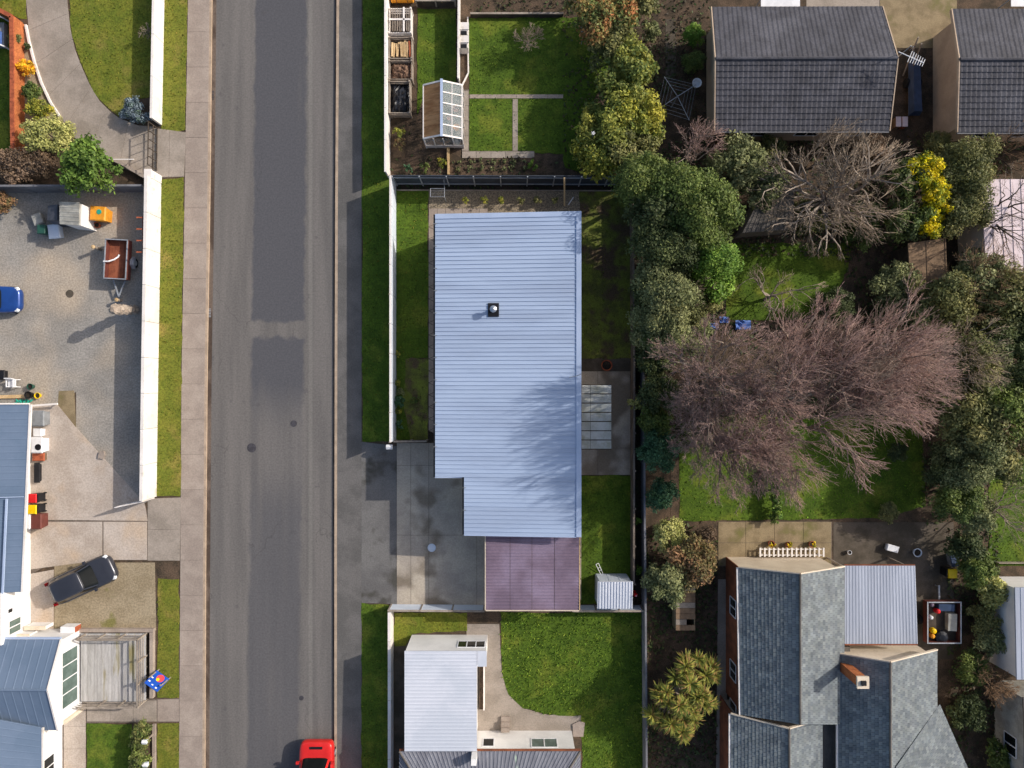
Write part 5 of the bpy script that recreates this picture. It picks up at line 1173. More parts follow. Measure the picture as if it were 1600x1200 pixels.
mb = MB(); mb.path([(-.75, -.15, 1.02), (-.45, -.15, 1.0), (-.2, 0, .8), (-.05, .2, .62), (.02, .35, .6)], .05); tag(obj('white_hose', mb, 'white_plastic', None), 'white bent pipe lying in the brown trailer', 'pipe').location = (*W(194, 409)[:2], 0)
gs = thing('yard_shed', 'small shed with white side wall and ribbed grey roof in the gravel yard', 'shed', W(135, 338))
a, b, c, d = W(93, 315, 1.75), W(124, 316, 1.9), W(123, 352, 1.9), W(93, 350, 1.75)
roof_slope(gs, [d, a, b, c], 'rib', 'canvas', 'roof', rib=.3, ribh=.02); walls(gs, [(a.x + .06, a.y - .06), (b.x - .03, b.y - .05), (c.x - .03, c.y + .05), (d.x + .06, d.y + .06)], 0, 1.62, 'white_wall')
tb = thing('covered_stack', 'dark tarpaulin covered stack joined to the left of yard shed', 'covered stack', W(90, 335))
a, b = W(70, 318, 1.4), W(92, 346, 1.4)
mb = MB(); mb.hexa([(a.x-.05, b.y-.05, 0), (b.x-.03, b.y-.05, 0), (b.x-.03, a.y+.05, 0), (a.x-.05, a.y+.05, 0)], [(a.x+.08, b.y+.1, 1.3), (b.x-.08, b.y+.06, 1.45), (b.x-.08, a.y-.06, 1.42), (a.x+.1, a.y-.1, 1.25)]); obj('tarpaulin', mb, 'tarp_grey' if 'tarp_grey' in MATS else mat('tarp_grey', '#4e5058', '#3c4048', 2.5, rough=.6, grain=.1, bscale=8), tb)
mb = MB(); mb.tube((a.x - .05, (a.y+b.y)/2, .35), (b.x, (a.y+b.y)/2 - .02, .35), .03); obj('tie_rope', mb, 'canvas', tb)
def box_thing(name, label, cat, px_, py_, w, d, h, m, ml=None, rz=0., lid=.06, group=None):
    p = W(px_, py_); t = thing(name, label, cat, (p.x, p.y, 0), rz, group)
    mb = MB(); mb.hexa([(-w*.42, -d*.42, 0), (w*.42, -d*.42, 0), (w*.42, d*.42, 0), (-w*.42, d*.42, 0)], [(-w/2, -d/2, h), (w/2, -d/2, h), (w/2, d/2, h), (-w/2, d/2, h)]); obj('body', mb, m, t, local=True)
    mb = MB(); mb.hexa([(-w*.54, -d*.54, h), (w*.54, -d*.54, h), (w*.54, d*.54, h), (-w*.54, d*.54, h)], [(-w*.46, -d*.46, h+lid), (w*.46, -d*.46, h+lid), (w*.46, d*.46, h+lid), (-w*.46, d*.46, h+lid)]); obj('lid', mb, ml or m, t, local=True)
    return t
ob = box_thing('storage_bin', 'orange square bin with green spot beside yard shed', 'bin', 166, 339, .95, .85, .9, 'orange_plastic', rz=R(-4))
mb = MB(); mb.lathe((.1, .1, .96), [(.16, 0), (.16, .02), (.1, .03)], 14); obj('green_cap', mb, 'teal_plastic', ob, local=True)
pot('small tan pot beside the orange bin', 155, 353, .2, .3, 'terracotta')
box_thing('storage_box', 'pale blue-white lidded box in front of the covered stack', 'box', 92, 364, .7, .85, .5, 'fence_white', rz=R(8))
box_thing('wheelie_bin', 'dark green bin in the shade of covered stack', 'bin', 76, 362, .5, .55, .7, 'green_dark_plastic')
box_thing('sand_bag', 'grey sack slumped left of the covered stack', 'sack', 64, 344, .6, .7, .35, 'canvas', rz=R(20))
for i, (px_, py_, hh, lab) in enumerate(((158, 390, .85, 'short tan post standing in the gravel yard'), (189, 470, .5, 'short pale post below the brown trailer'))):
    p = W(px_, py_); t = thing('timber_post', lab, 'post', (p.x, p.y, 0), 0, 'short yard posts')
    mb = MB(); mb.lathe((p.x, p.y, 0), [(.1, 0), (.1, hh)], 10); obj('post_shaft', mb, 'timber_grey', t)
    mb = MB(); mb.lathe((p.x, p.y, hh), [(.13, 0), (.13, .05), (.06, .09)], 10); obj('post_cap', mb, 'timber_new', t)
mb = MB(); p = W(109, 459); mb.lathe((p.x, p.y, 0), [(.26, 0), (.26, .016), (.24, .018)], 20); tag(obj('drain_cover', mb, 'concrete_dark'), 'round dark drain cover in the gravel yard', 'drain cover')
# tall lumpy dead trunk
b0, b1 = W(213, 484), W(175, 484, 2.9)
t = thing('dead_trunk', 'tall knobbly dead palm trunk standing in the gravel yard', 'tree trunk', b0)
mb = MB(); n_ = 22; r = random.Random(5); prev = None; seg = 12; vs = []; fs = []
for i in range(n_ + 1):
    c = b0.lerp(b1, i / n_); rr = (.2 + .1 * math.sin(i * .9) ** 2 + .06 * (i / n_)) * (1 if i < n_ else .4)
    for k in range(seg):
        a_ = 2 * math.pi * k / seg; q = rr * r.uniform(.75, 1.2); vs.append((c.x + q*math.cos(a_), c.y + q*math.sin(a_), c.z))
for i in range(n_):
    for k in range(seg): fs.append((i*seg + k, i*seg + (k+1) % seg, (i+1)*seg + (k+1) % seg, (i+1)*seg + k))
fs.append(tuple(range(n_*seg, (n_+1)*seg))); mb.faces(vs, fs); obj('trunk', mb, 'bark_grey', t)
# rack arms on the wall
t = thing('wall_rack', 'brown rack with four short arms on inner face of the long white wall', 'rack', W(244, 370))
xr = W(248, 340).x - .14
mb = MB(); mb.box(xr - .06, xr + .0, W(0, 396, 1.6).y, W(0, 338, 1.6).y, 1.55, 1.63); mb.box(xr - .06, xr, W(0, 340, 1.).y - .04, W(0, 340, 1.).y + .04, 0, 1.548); mb.box(xr - .06, xr, W(0, 394, 1.).y - .04, W(0, 394, 1.).y + .04, 0, 1.548); obj('rail', mb, 'brown_plastic', t)
for y in (340, 358, 376, 394):
    yy = W(0, y, 1.6).y; mb = MB(); mb.beam((xr - .06, yy, 1.6), (xr - .42, yy, 1.64), .08, .06); obj('arm', mb, 'terracotta', t)
# bins and things along the blue-roofed house
box_thing('grey_bin', 'grey plastic bin nearest the top along the blue-roofed house', 'bin', 71, 653, .75, .95, .7, 'grey_plastic')
hp = box_thing('heat_pump', 'white outdoor unit beside the grey plastic bin', 'heat pump', 70, 694, .7, .95, .75, 'white_plastic')
mb = MB(); mb.lathe((.12, -.12, .815), [(.2, 0), (.2, .012), (.05, .016)], 18); obj('fan_grille', mb, 'black', hp, local=True)
box_thing('storage_box', 'plain white low box between grey bin and outdoor unit', 'box', 66, 675, .5, .5, .45, 'white_plastic')
box_thing('timber_stack', 'small stack of brown timber against the blue-roofed house', 'timber stack', 66, 713, .75, .5, .35, 'plywood', 'terracotta')
box_thing('black_mat', 'long black trough against the blue-roofed house wall', 'trough', 62, 738, .35, 1.2, .25, 'black')
for i, (y, mm, lab) in enumerate(((775, 'red_plastic', 'wheelie bin with red lid beside blue-roofed house'), (792, 'yellow_plastic', 'wheelie bin with yellow lid beside blue-roofed house'))):
    t = box_thing('wheelie_bin', lab, 'wheelie bin', 66, y, .55, .55, .95, 'black', mm, group='wheelie bins by the house')
    mb = MB(); mb.box(.3, .36, -.2, .2, .86, .92); obj('handle', mb, 'black', t, local=True)
    for s in (-1, 1):
        mb = MB(); mb.tube((.26, s*.24-.03, .1), (.26, s*.24+.03, .1), .1, .1, 12); obj('wheel', mb, 'tyre', t, local=True)
box_thing('brown_bin', 'brown box below the yellow-lidded wheelie bin', 'bin', 69, 811, .65, .95, .75, 'brown_plastic')
box_thing('white_cabinet', 'narrow white cabinet beside the brown box', 'cabinet', 58, 811, .3, .9, .9, 'white_plastic')
# clutter north of that house
box_thing('black_crate', 'black crate at the left edge below the blue car', 'crate', 8, 586, .45, .6, .35, 'black')
wc = thing('white_chair', 'white plastic garden chair in the clutter above blue-roofed house', 'chair', W(26, 599))
p = W(26, 599)
mb = MB(); mb.box(p.x-.25, p.x+.25, p.y-.25, p.y+.25, .4, .45); obj('seat', mb, 'white_plastic', wc)
mb = MB(); mb.hexa([(p.x-.25, p.y+.22, .45), (p.x+.25, p.y+.22, .45), (p.x+.25, p.y+.27, .45), (p.x-.25, p.y+.27, .45)], [(p.x-.22, p.y+.3, .85), (p.x+.22, p.y+.3, .85), (p.x+.22, p.y+.35, .85), (p.x-.22, p.y+.35, .85)]); obj('backrest', mb, 'white_plastic', wc)
for x in (-.22, .22):
    for y in (-.22, .22):
        mb = MB(); mb.tube((p.x+x*1.1, p.y+y*1.1, 0), (p.x+x, p.y+y, .4), .03); obj('leg', mb, 'white_plastic', wc)
    mb = MB(); mb.box(p.x+x-.03, p.x+x+.03, p.y-.25, p.y+.25, .6, .64); mb.box(p.x+x-.02, p.x+x+.02, p.y-.24, p.y-.2, .451, .6); obj('armrest', mb, 'white_plastic', wc)
pot('dark green pot beside the white garden chair', 52, 604, .2, .35, 'green_dark_plastic')
pot('yellow pot at the corner of clutter by blue-roofed house', 62, 618, .2, .25, 'yellow_plastic')
pot('black pot between the green and yellow pots', 50, 617, .24, .4, 'black')
mb = MB(); mb.beam(W(-40, 621, .1), W(44, 619, .1), .22, .12); tag(obj('timber_plank', mb, 'timber_new'), 'pale plank lying above the blue-roofed house', 'plank')
mb = MB(); pts = [W(24 + 26*k/14 + 3*math.sin(k*2.1), 627 + 2.5*math.cos(k*1.7), .05 + .03*(k % 3)) for k in range(15)]; mb.path(pts, .05); tag(obj('garden_hose', mb, 'teal_plastic'), 'teal garden hose tangled at the blue-roofed house corner', 'hose')
mb = MB(); mb.beam(W(48, 634, .5), W(90, 631, .5), .12, .1); mb.tube(W(52, 633.5), W(52, 633.5, .5), .04); mb.tube(W(87, 631.5), W(87, 631.5, .5), .04); tag(obj('low_rail', mb, 'white_paint'), 'low white rail at the top corner of blue-roofed house', 'rail')
mb = MB(); p = W(159, 711); mb.prism([(p.x-.2, p.y-.2), (p.x+.15, p.y-.25), (p.x+.25, p.y), (p.x+.2, p.y+.25), (p.x-.1, p.y+.22)], 0, .14); tag(obj('stone', mb, 'concrete_tan'), 'pale stone at the edge of gravel and concrete yard', 'stone')

# real-estate style board sign
p = W(258, 1052)
sg = thing('board_sign', 'blue board sign with red and yellow spots on the verge', 'sign', (p.x, p.y, 0), R(-35))
for s in (-1, 1):
    mb = MB(); mb.box(s*.45-.03, s*.45+.03, -.03, .03, 0, 1.3); obj('post', mb, 'timber_grey', sg, local=True)
mb = MB(); mb.hexa([(-.5, .03, .35), (.5, .03, .35), (.5, .07, .35), (-.5, .07, .35)], [(-.5, -.42, 1.35), (.5, -.42, 1.35), (.5, -.38, 1.38), (-.5, -.38, 1.38)]); obj('board', mb, 'sign_blue', sg, local=True)
def onboard(u, v, d=.012):    # u across, v up the board's sunny face
    y0_, z0_, y1_, z1_ = .07, .35, -.38, 1.38; L = math.hypot(y1_-y0_, z1_-z0_); n_ = ((z1_-z0_)/L, -(y1_-y0_)/L)
    return (u, y0_ + (y1_-y0_)*v + n_[0]*d, z0_ + (z1_-z0_)*v + n_[1]*d)
for cu, cv, rr, mm in ((.05, .28, .24, 'sign_red'), (-.02, .42, .1, 'yellow_plastic')):
    mb = MB(); mb.poly([onboard(cu + rr*math.cos(2*math.pi*k/18), cv + rr*math.sin(2*math.pi*k/18), .012 if rr > .2 else .018) for k in range(18)]); obj('sign_spot', mb, mm, sg, local=True)
for (u0, u1, v0, v1) in ((-.42, -.28, .7, .78), (.2, .32, .82, .9), (-.1, .02, .8, .86), (.3, .42, .55, .63), (-.44, -.3, .45, .52)):
    mb = MB(); mb.poly([onboard(u0, v0), onboard(u1, v0), onboard(u1, v1), onboard(u0, v1)]); obj('white_mark', mb, 'white_plastic', sg, local=True)
for i, (px_, py_, lab) in enumerate(((240, 1146, 'white letterbox nearest the path beside clipped hedge'), (241, 1181, 'lower white letterbox beside clipped hedge'))):
    p = W(px_, py_); t = thing('letterbox', lab, 'letterbox', (p.x, p.y, 0), 0, 'letterboxes by the hedge')
    mb = MB(); mb.box(p.x-.04, p.x+.04, p.y-.04, p.y+.04, 0, .9); obj('post', mb, 'timber_grey', t)
    mb = MB(); mb.box(p.x-.15, p.x+.12, p.y-.12, p.y+.12, .9, 1.1); obj('box', mb, 'fence_white', t)
    mb = MB(); mb.hexa([(p.x-.17, p.y-.14, 1.1), (p.x+.14, p.y-.14, 1.1), (p.x+.14, p.y+.14, 1.1), (p.x-.17, p.y+.14, 1.1)], [(p.x-.17, p.y-.02, 1.18), (p.x+.14, p.y-.02, 1.18), (p.x+.14, p.y+.02, 1.18), (p.x-.17, p.y+.02, 1.18)]); obj('lid', mb, 'white_plastic', t)
fence('thin concrete edging between clipped hedge and grass strip', [(242, 1130), (242, 1260)], .15, 2.0, 'concrete_tan', posts=False, th=.2)

# ------------------------------------------------------------------ vehicles
def superell(a, b, p, n=36, cx=0.):
    out = []
    for k in range(n):
        t = 2*math.pi*(k + .5)/n; c, s = math.cos(t), math.sin(t)
        out.append((cx + a*math.copysign(abs(c)**p, c), b*math.copysign(abs(s)**p, s)))
    return out
def loft(mb, rings, mi=0, cap=True):
    n = len(rings[0]); vs = [p for r in rings for p in r]; fs = []
    for j in range(len(rings)-1):
        for k in range(n): fs.append((j*n+k, j*n+(k+1) % n, (j+1)*n+(k+1) % n, (j+1)*n+k))
    if cap: fs.append(tuple(range((len(rings)-1)*n, len(rings)*n))); fs.append(tuple(reversed(range(n))))
    mb.faces(vs, fs, mi)
def vehicle(name, label, cat, px_, py_, ang, L, Wd, H, paint, cab=(-.46, .2, -.4, .04), belt=.92, hood=.18, z0=0., pwr=.38, vent=False):
    p = W(px_, py_); t = thing(name, label, cat, (p.x, p.y, z0), ang)
    n = 40
    def top(x, z):    # bonnet falls to the front
        return z - hood * max(0, (x/L - .12)/.38)**1.3 * (z/belt)**2 - .05 * max(0, (-x/L - .44)/.06)
    mb = MB(); rings = []
    for z, s in ((.22, .95), (.34, .985), (.55, 1.), (.75, .99), (.86, .965), (.92, .9), (.945, .7), (.955, .35)):
        rings.append([(x, y, top(x, z*belt/.95)) for x, y in superell(L/2*(s if s > .9 else s+.03), Wd/2*s, pwr, n)])
    loft(mb, rings); body = obj('body', mb, paint, t, local=True, smooth=True)
    x0, x1, x2, x3 = [v*L for v in cab]     # base rear, base front, roof rear, roof front
    def ring(xa, xb, w, z, pw=.3): return [(x, y, z) for x, y in superell((xb-xa)/2, w/2, pw, n, (xa+xb)/2)]
    base = ring(x0, x1, Wd*.88, belt-.03); mid = ring(x2-.05, x3+.1, Wd*.74, H-.12); roof0 = ring(x2, x3, Wd*.7, H-.05)
    parts = {'windscreen': MB(), 'rear_window': MB(), 'side_window': MB(), 'side_window_b': MB()}
    npil = 0; last = None
    for k in range(n):
        k2 = (k+1) % n; th = 2*math.pi*(k+1)/n; c, s = math.cos(th), math.sin(th)
        xm = (base[k][0]+base[k2][0])/2; dx = abs(base[k][0]-base[k2][0]); dy = abs(base[k][1]-base[k2][1])
        if dx < dy*.8 and c > 0: key = 'windscreen'
        elif dx < dy*.8 and c < 0: key = 'rear_window'
        elif abs(abs(c) - .75) < .13 or abs(c - .05) < .09: key = 'pillar'
        else: key = 'side_window' if s > 0 else 'side_window_b'
        if key == 'pillar' and last != 'pillar': npil += 1
        last = key
        if key == 'pillar': key = 'pillar_%d' % npil; parts.setdefault(key, MB())
        parts[key].poly([base[k], base[k2], mid[k2], mid[k]])
    for key, m_ in parts.items():
        if m_.f: obj('pillar' if 'pillar' in key else key.replace('_b', ''), m_, paint if 'pillar' in key else 'car_glass', t, local=True, smooth=True)
    mb = MB(); loft(mb, [mid, roof0, ring(x2+.12, x3-.12, Wd*.56, H), ring(x2+.5, x3-.5, Wd*.25, H+.012)], cap=True); obj('roof', mb, paint, t, local=True, smooth=True)
    for sx in (.31, -.3):
        for s in (-1, 1):
            mb = MB(); y = s*(Wd/2-.12); mb.tube((sx*L, y-.11, .31), (sx*L, y+.11, .31), .31, .31, 20); w = obj('wheel', mb, 'tyre', t, local=True)
            mb = MB(); mb.tube((sx*L, y-.115, .31), (sx*L, y+.115, .31), .19, .19, 14); obj('rim', mb, 'galv', w, local=True)
    for s in (-1, 1):
        mb = MB(); zt = top(L*.42, .80*belt/.95)
        loft(mb, [[(L*.44 + .16*math.cos(2*math.pi*k/12), s*Wd*.36 + .2*math.sin(2*math.pi*k/12), zt - .1) for k in range(12)], [(L*.435 + .12*math.cos(2*math.pi*k/12), s*Wd*.36 + .16*math.sin(2*math.pi*k/12), zt + .045) for k in range(12)]]); obj('headlight', mb, 'light_lens', t, local=True)
        mb = MB(); mb.box(-L*.497, -L*.46, s*Wd*.38-.1, s*Wd*.38+.1, .6, .85); obj('tail_light', mb, 'red_lens', t, local=True)
        mb = MB(); mb.box(x1-.35, x1-.2, s*(Wd/2+.02)-.09, s*(Wd/2+.02)+.09, belt-.02, belt+.12); obj('mirror', mb, paint, t, local=True)
    if vent:
        mb = MB(); zt = top(L*.43, belt*.95); mb.box(L*.41, L*.445, -.42, .42, zt - .05, zt + .035); obj('grille', mb, 'black', t, local=True)
    mb = MB(); mb.box(-L*.5-.005, -L*.485, -.25, .25, .45, .58); obj('number_plate', mb, 'white_plastic', t, local=True)
    return t
vehicle('parked_car', 'dark grey car parked at an angle on the sandy gravel', 'car', 138, 902, R(25), 4.4, 1.84, 1.5, 'paint_grey', cab=(-.46, .24, -.36, .08))
vehicle('parked_car', 'blue car at the left edge of the gravel yard', 'car', -6, 470, R(0), 4.1, 1.72, 1.45, 'paint_blue', cab=(-.46, .24, -.36, .08))
vehicle('parked_van', 'red van with dark windscreen parked at the bottom of the road', 'van', 499, 1209, R(90), 4.9, 2.2, 2.4, 'paint_red', cab=(-.49, .31, -.485, .13), belt=1.05, hood=.12, z0=-.12, pwr=.22, vent=True)
# trailer with junk beside the patio roof
jt = thing('box_trailer', 'rusty box trailer loaded with colourful junk beside patio roof', 'trailer', W(1462, 965))
a, b = W(1448, 940, .9), W(1501, 1005, .9); cx, cy = (a.x+b.x)/2, (a.y+b.y)/2
mb = MB(); mb.box(a.x, b.x, b.y, a.y, .45, .5); obj('floor', mb, 'timber_dark', jt)
for x0_, x1_, y0_, y1_ in ((a.x, a.x+.05, b.y, a.y), (b.x-.05, b.x, b.y, a.y), (a.x+.053, b.x-.053, a.y-.05, a.y), (a.x+.053, b.x-.053, b.y, b.y+.05)):
    mb = MB(); mb.box(x0_, x1_, y0_, y1_, .503, .95); obj('side', mb, 'brown_plastic', jt)
    mb = MB(); mb.box(x0_-.01, x1_+.01, y0_-.01, y1_+.01, .953, .98); obj('top_rail', mb, 'galv', jt)
for s, x in ((-1, a.x - .14), (1, b.x + .14)):
    mb = MB(); mb.tube((x-.09, cy, .3), (x+.09, cy, .3), .3, .3, 18); obj('wheel', mb, 'tyre', jt)
mb = MB(); mb.beam((cx, a.y, .42), (cx, a.y+.9, .4), .1, .08); mb.tube((cx, a.y+.8, 0), (cx, a.y+.8, .4), .04); obj('drawbar', mb, 'galv', jt)
junk = [('folded blue tarpaulin at the top of junk trailer', 'tarpaulin', 1478, 949, .95, .45, .4, 'tarp_blue'), ('red bucket in the junk trailer', 'bucket', 1465, 955, .3, .3, .45, 'red_plastic'), ('grey board in the junk trailer', 'board', 1487, 972, .5, 1.1, .42, 'canvas'),
        ('yellow bag in the junk trailer', 'bag', 1459, 986, .35, .4, .4, 'yellow_plastic'), ('white box in the junk trailer', 'box', 1455, 965, .25, .3, .4, 'white_plastic'), ('black sack in the junk trailer', 'sack', 1472, 996, .8, .4, .35, 'black_sheet'),
        ('small orange tub in the junk trailer', 'tub', 1457, 994, .28, .3, .42, 'orange_plastic'), ('purple cloth in the corner of junk trailer', 'cloth', 1456, 945, .25, .25, .4, 'roof_maroon')]
for lab, cat, px_, py_, w_, d_, h_, m_ in junk:
    p = W(px_, py_, .8); r = random.Random(px_); mb = MB(); n = 10
    if cat in ('board', 'tarpaulin'):
        mb.hexa([(p.x-w_/2, p.y-d_/2, .5), (p.x+w_/2, p.y-d_/2, .5), (p.x+w_/2, p.y+d_/2, .5), (p.x-w_/2, p.y+d_/2, .5)], [(p.x-w_/2, p.y-d_/2, .5+h_*.8), (p.x+w_/2, p.y-d_/2, .5+h_), (p.x+w_/2, p.y+d_/2, .5+h_*1.1), (p.x-w_/2, p.y+d_/2, .5+h_*.9)])
    else:
        mb.lathe((p.x, p.y, .5), [(w_*.4, 0), (w_*.55, h_*.4), (w_*.5, h_*.85), (w_*.25, h_)], n)
    tag(obj(cat if cat != 'board' else 'flat_board', mb, m_), lab, cat)
yb_t = box_thing('wheelie_bin', 'black wheelie bin with yellow lid in the shaded corner', 'wheelie bin', 1474, 890, .55, .55, .95, 'black', 'yellow_plastic')
mb = MB(); mb.box(-.36, -.3, -.2, .2, .86, .92); obj('handle', mb, 'black', yb_t, local=True)
bx = box_thing('grey_crate', 'grey crate standing above the yellow-lidded bin', 'crate', 1484, 872, .5, .8, .5, 'grey_plastic', 'tarp_blue', rz=R(10))
for i, (px_, py_, w_, d_, lab) in enumerate(((1115, 510, .55, .4, 'left blue plastic scrap under the pinkish tree'), (1160, 508, 1.0, .6, 'largest blue plastic sheet under the pinkish tree'), (1130, 500, .6, .4, 'upper blue plastic scrap under the pinkish tree'))):
    p = W(px_, py_); mb = MB(); r = random.Random(i)
    vs = []; n = 5
    for a_ in range(n+1):
        for c_ in range(n+1): vs.append((p.x + w_*(a_/n-.5), p.y + d_*(c_/n-.5), .08 + r.uniform(0, .22)))
    mb.faces(vs, [(a_*(n+1)+c_, (a_+1)*(n+1)+c_, (a_+1)*(n+1)+c_+1, a_*(n+1)+c_+1) for a_ in range(n) for c_ in range(n)]); tag(obj('plastic_sheet', mb, 'blue_plastic'), lab, 'plastic sheet', 'blue plastic scraps')

# ------------------------------------------------------------------ plants
def fast_mesh(name, V, F, C, mats, nper):
    me = bpy.data.meshes.new(name); n = len(F)
    me.vertices.add(len(V)); me.vertices.foreach_set('co', np.asarray(V, np.float32).ravel())
    me.loops.add(n * nper); me.loops.foreach_set('vertex_index', np.asarray(F, np.int32).ravel())
    me.polygons.add(n); me.polygons.foreach_set('loop_start', np.arange(0, n*nper, nper, dtype=np.int32))
    if C is not None:
        at = me.color_attributes.new('col', 'FLOAT_COLOR', 'CORNER')
        cc = np.ones((n, nper, 4), np.float32); cc[:, :, :3] = np.asarray(C)[:, None, :]; at.data.foreach_set('color', cc.ravel())
    for m in mats: me.materials.append(MATS[m])
    me.update(calc_edges=True); return me
def leaf_cloud(blobs, size, cols, cover=2.6, seed=0, long=1.6, lumps=38, up=.35, mixz=None):
    """leaf-sized quads over clumps scattered through ellipsoid blobs (x,y,z,rx,ry,rz)"""
    size = size * .8; r = np.random.default_rng(seed); Vs = []; Cs = []
    cols = np.array([lin(c) for c in cols]) * 1.42
    for (bx, by, bz, rx, ry, rz) in blobs:
        d = r.normal(size=(lumps, 3)); d /= np.linalg.norm(d, axis=1)[:, None]; d[:, 2] = np.where(d[:, 2] < -.25, -d[:, 2], d[:, 2])
        rad = np.array([rx, ry, rz]) * 1.08; cen = np.array([bx, by, bz]) + d * rad * r.uniform(.35, .95, (lumps, 1))
        lr = rad.mean() * r.uniform(.14, .42, lumps)
        lc = cols[r.integers(0, len(cols), lumps)] * r.uniform(.75, 1.25, (lumps, 1))
        area = 4 * np.pi * (lr**2) * .55; cnt = np.maximum(12, (area * cover / (size*size*long)).astype(int))
        idx = np.repeat(np.arange(lumps), cnt); n = len(idx)
        e = r.normal(size=(n, 3)); e /= np.linalg.norm(e, axis=1)[:, None]; e[:, 2] = np.where(e[:, 2] < -.3, -e[:, 2], e[:, 2])
        pos = cen[idx] + e * lr[idx][:, None] * (r.uniform(.35, 1.12, n)[:, None])
        nrm = e * .7 + r.normal(size=(n, 3)) * .55 + np.array([0, 0, up]); nrm /= np.linalg.norm(nrm, axis=1)[:, None]
        t = np.cross(nrm, r.normal(size=(n, 3))); t /= np.linalg.norm(t, axis=1)[:, None]; b = np.cross(nrm, t)
        s = size * r.uniform(.6, 1.35, n)[:, None] * .5
        pos[:, 2] = np.maximum(pos[:, 2], .05)
        q = np.stack([pos - t*s*long, pos - b*s*.8 + t*s*.2, pos + t*s*long, pos + b*s*.8 + t*s*.2], 1)
        Vs.append(q.reshape(-1, 3)); c = (lc[idx] * .6 + .4 * cols[r.integers(0, len(cols), n)]) * r.uniform(.7, 1.3, (n, 1)); Cs.append(c)
    V = np.concatenate(Vs); C = np.clip(np.concatenate(Cs), 0, 1); F = np.arange(len(V)).reshape(-1, 4)
    return V, F, C
def stems(p, top, r, seed, n=4, spread=.4, m='bark_dark', t=None, name='trunk'):
    rr = random.Random(seed); mb = MB(); p = Vector(p); fork = p.lerp(Vector(top), .35)
    mb.tube(p, fork, r, r*.75, 7)
    for k in range(n):
        a = 2*math.pi*k/n + rr.uniform(-.4, .4); e = Vector(top) + Vector((math.cos(a), math.sin(a), rr.uniform(-.3, .2))) * spread
        mid = fork.lerp(e, .5) + Vector((rr.uniform(-.1, .1), rr.uniform(-.1, .1), .1)); mb.tube(fork, mid, r*.6, r*.4, 5); mb.tube(mid, e, r*.4, r*.15, 5)
    return obj(name, mb, m, t)
PAL = {
 'hedge': ['#6c7032', '#7c7e38', '#566230', '#868238', '#4a5a2c'], 'gold': ['#8e8a34', '#7c7e30', '#9c9236', '#626c30', '#54602a'],
 'dark': ['#3b4528', '#465030', '#323c22', '#525a34'], 'mid': ['#4a5829', '#586630', '#3e4e26', '#667038'], 'bright': ['#52702a', '#627e30', '#466226', '#728a38'],
 'olive': ['#5c6038', '#6c6c40', '#4a5030', '#7a7648'], 'greyg': ['#626844', '#70744c', '#525a3a', '#7c7e56'], 'bluegreen': ['#325034', '#3e5e42', '#2a442c', '#4e6c4e'],
 'rust': ['#7a5c44', '#8c6a48', '#5c5838', '#6c6440'], 'pale': ['#8c8e52', '#9a985c', '#74783f', '#a6a468'], 'yellow': ['#d8b414', '#e8c41c', '#c8a010', '#6a7a24', '#4e6420'],
 'orange': ['#e0a020', '#d08c1c', '#e8b030', '#8a7a28'], 'lime': ['#4c6428', '#5c7430', '#405624', '#6c823a'], 'bgrey': ['#6a7680', '#58656c', '#4a5c4c', '#7c8890'], 'brown': ['#6c5a4a', '#7c6856', '#5a4c3e', '#50402f'],
 'mixo': ['#6a6c3c', '#8a7a48', '#4c5c30', '#96603c']}
def shrub(label, px_, py_, rpx, h, pal, size=.16, ry=None, cat='shrub', name='shrub', cover=2.5, lumps=52, zc=.58, group=None, long=1.6, seed=None, cloudz=None):
    zc_ = h * zc; p = W(px_, py_, zc_); k = (CAMH - zc_) / FPX; rx = rpx * k; ry_ = (ry or rpx) * k
    sd = seed if seed is not None else int(px_ * 7 + py_)
    t = thing(name, label, cat, (p.x, p.y, 0), 0, group)
    V, F, C = leaf_cloud([(p.x, p.y, zc_, rx, ry_, h * (1 - zc))], size, PAL[pal] if isinstance(pal, str) else pal, cover, sd, long, lumps)
    # skirt of leaves down to the ground so the plant stands on it
    obj('crown' if h > 2.4 else 'foliage', fast_mesh('foliage', V, F, C, ['leaf'], 4), None, t)
    stems((p.x, p.y, 0), (p.x, p.y, zc_), max(.03, min(.16, h * .035)), sd, 5, min(rx, ry_) * .6, t=t, name='trunk' if h > 2.4 else 'stem')
    return t
# yellow-green hedge row east of the back lawn
for i, (x, y, r_, h, pal, lab) in enumerate((
    (940, 18, 46, 3.2, 'mixo', 'olive shrub with orange tinge at the top of hedge row'), (985, 20, 30, 2.8, 'olive', 'brownish olive shrub at the top right of hedge row'),
    (950, 62, 36, 3.0, 'olive', 'dull green shrub second in the hedge row'), (985, 95, 34, 3.4, 'hedge', 'yellow-green shrub in upper middle of hedge row'),
    (962, 80, 20, 2.6, 'mid', 'small mid green shrub inside the hedge row'),
    (985, 138, 40, 3.6, 'hedge', 'largest round yellow-green shrub in middle of hedge row'), (990, 195, 38, 3.4, 'gold', 'golden shrub in lower hedge row beside clothes line'),
    (945, 205, 42, 3.2, 'hedge', 'spreading yellow-green shrub left in lower hedge row'), (935, 245, 34, 2.8, 'gold', 'golden shrub at the foot of hedge row'), (990, 245, 40, 3.4, 'olive', 'olive shrub at foot of hedge row by dark trees'))):
    shrub(lab, x, y, r_ * 1.12, h, pal, .17, cat='shrub', group='hedge row shrubs')
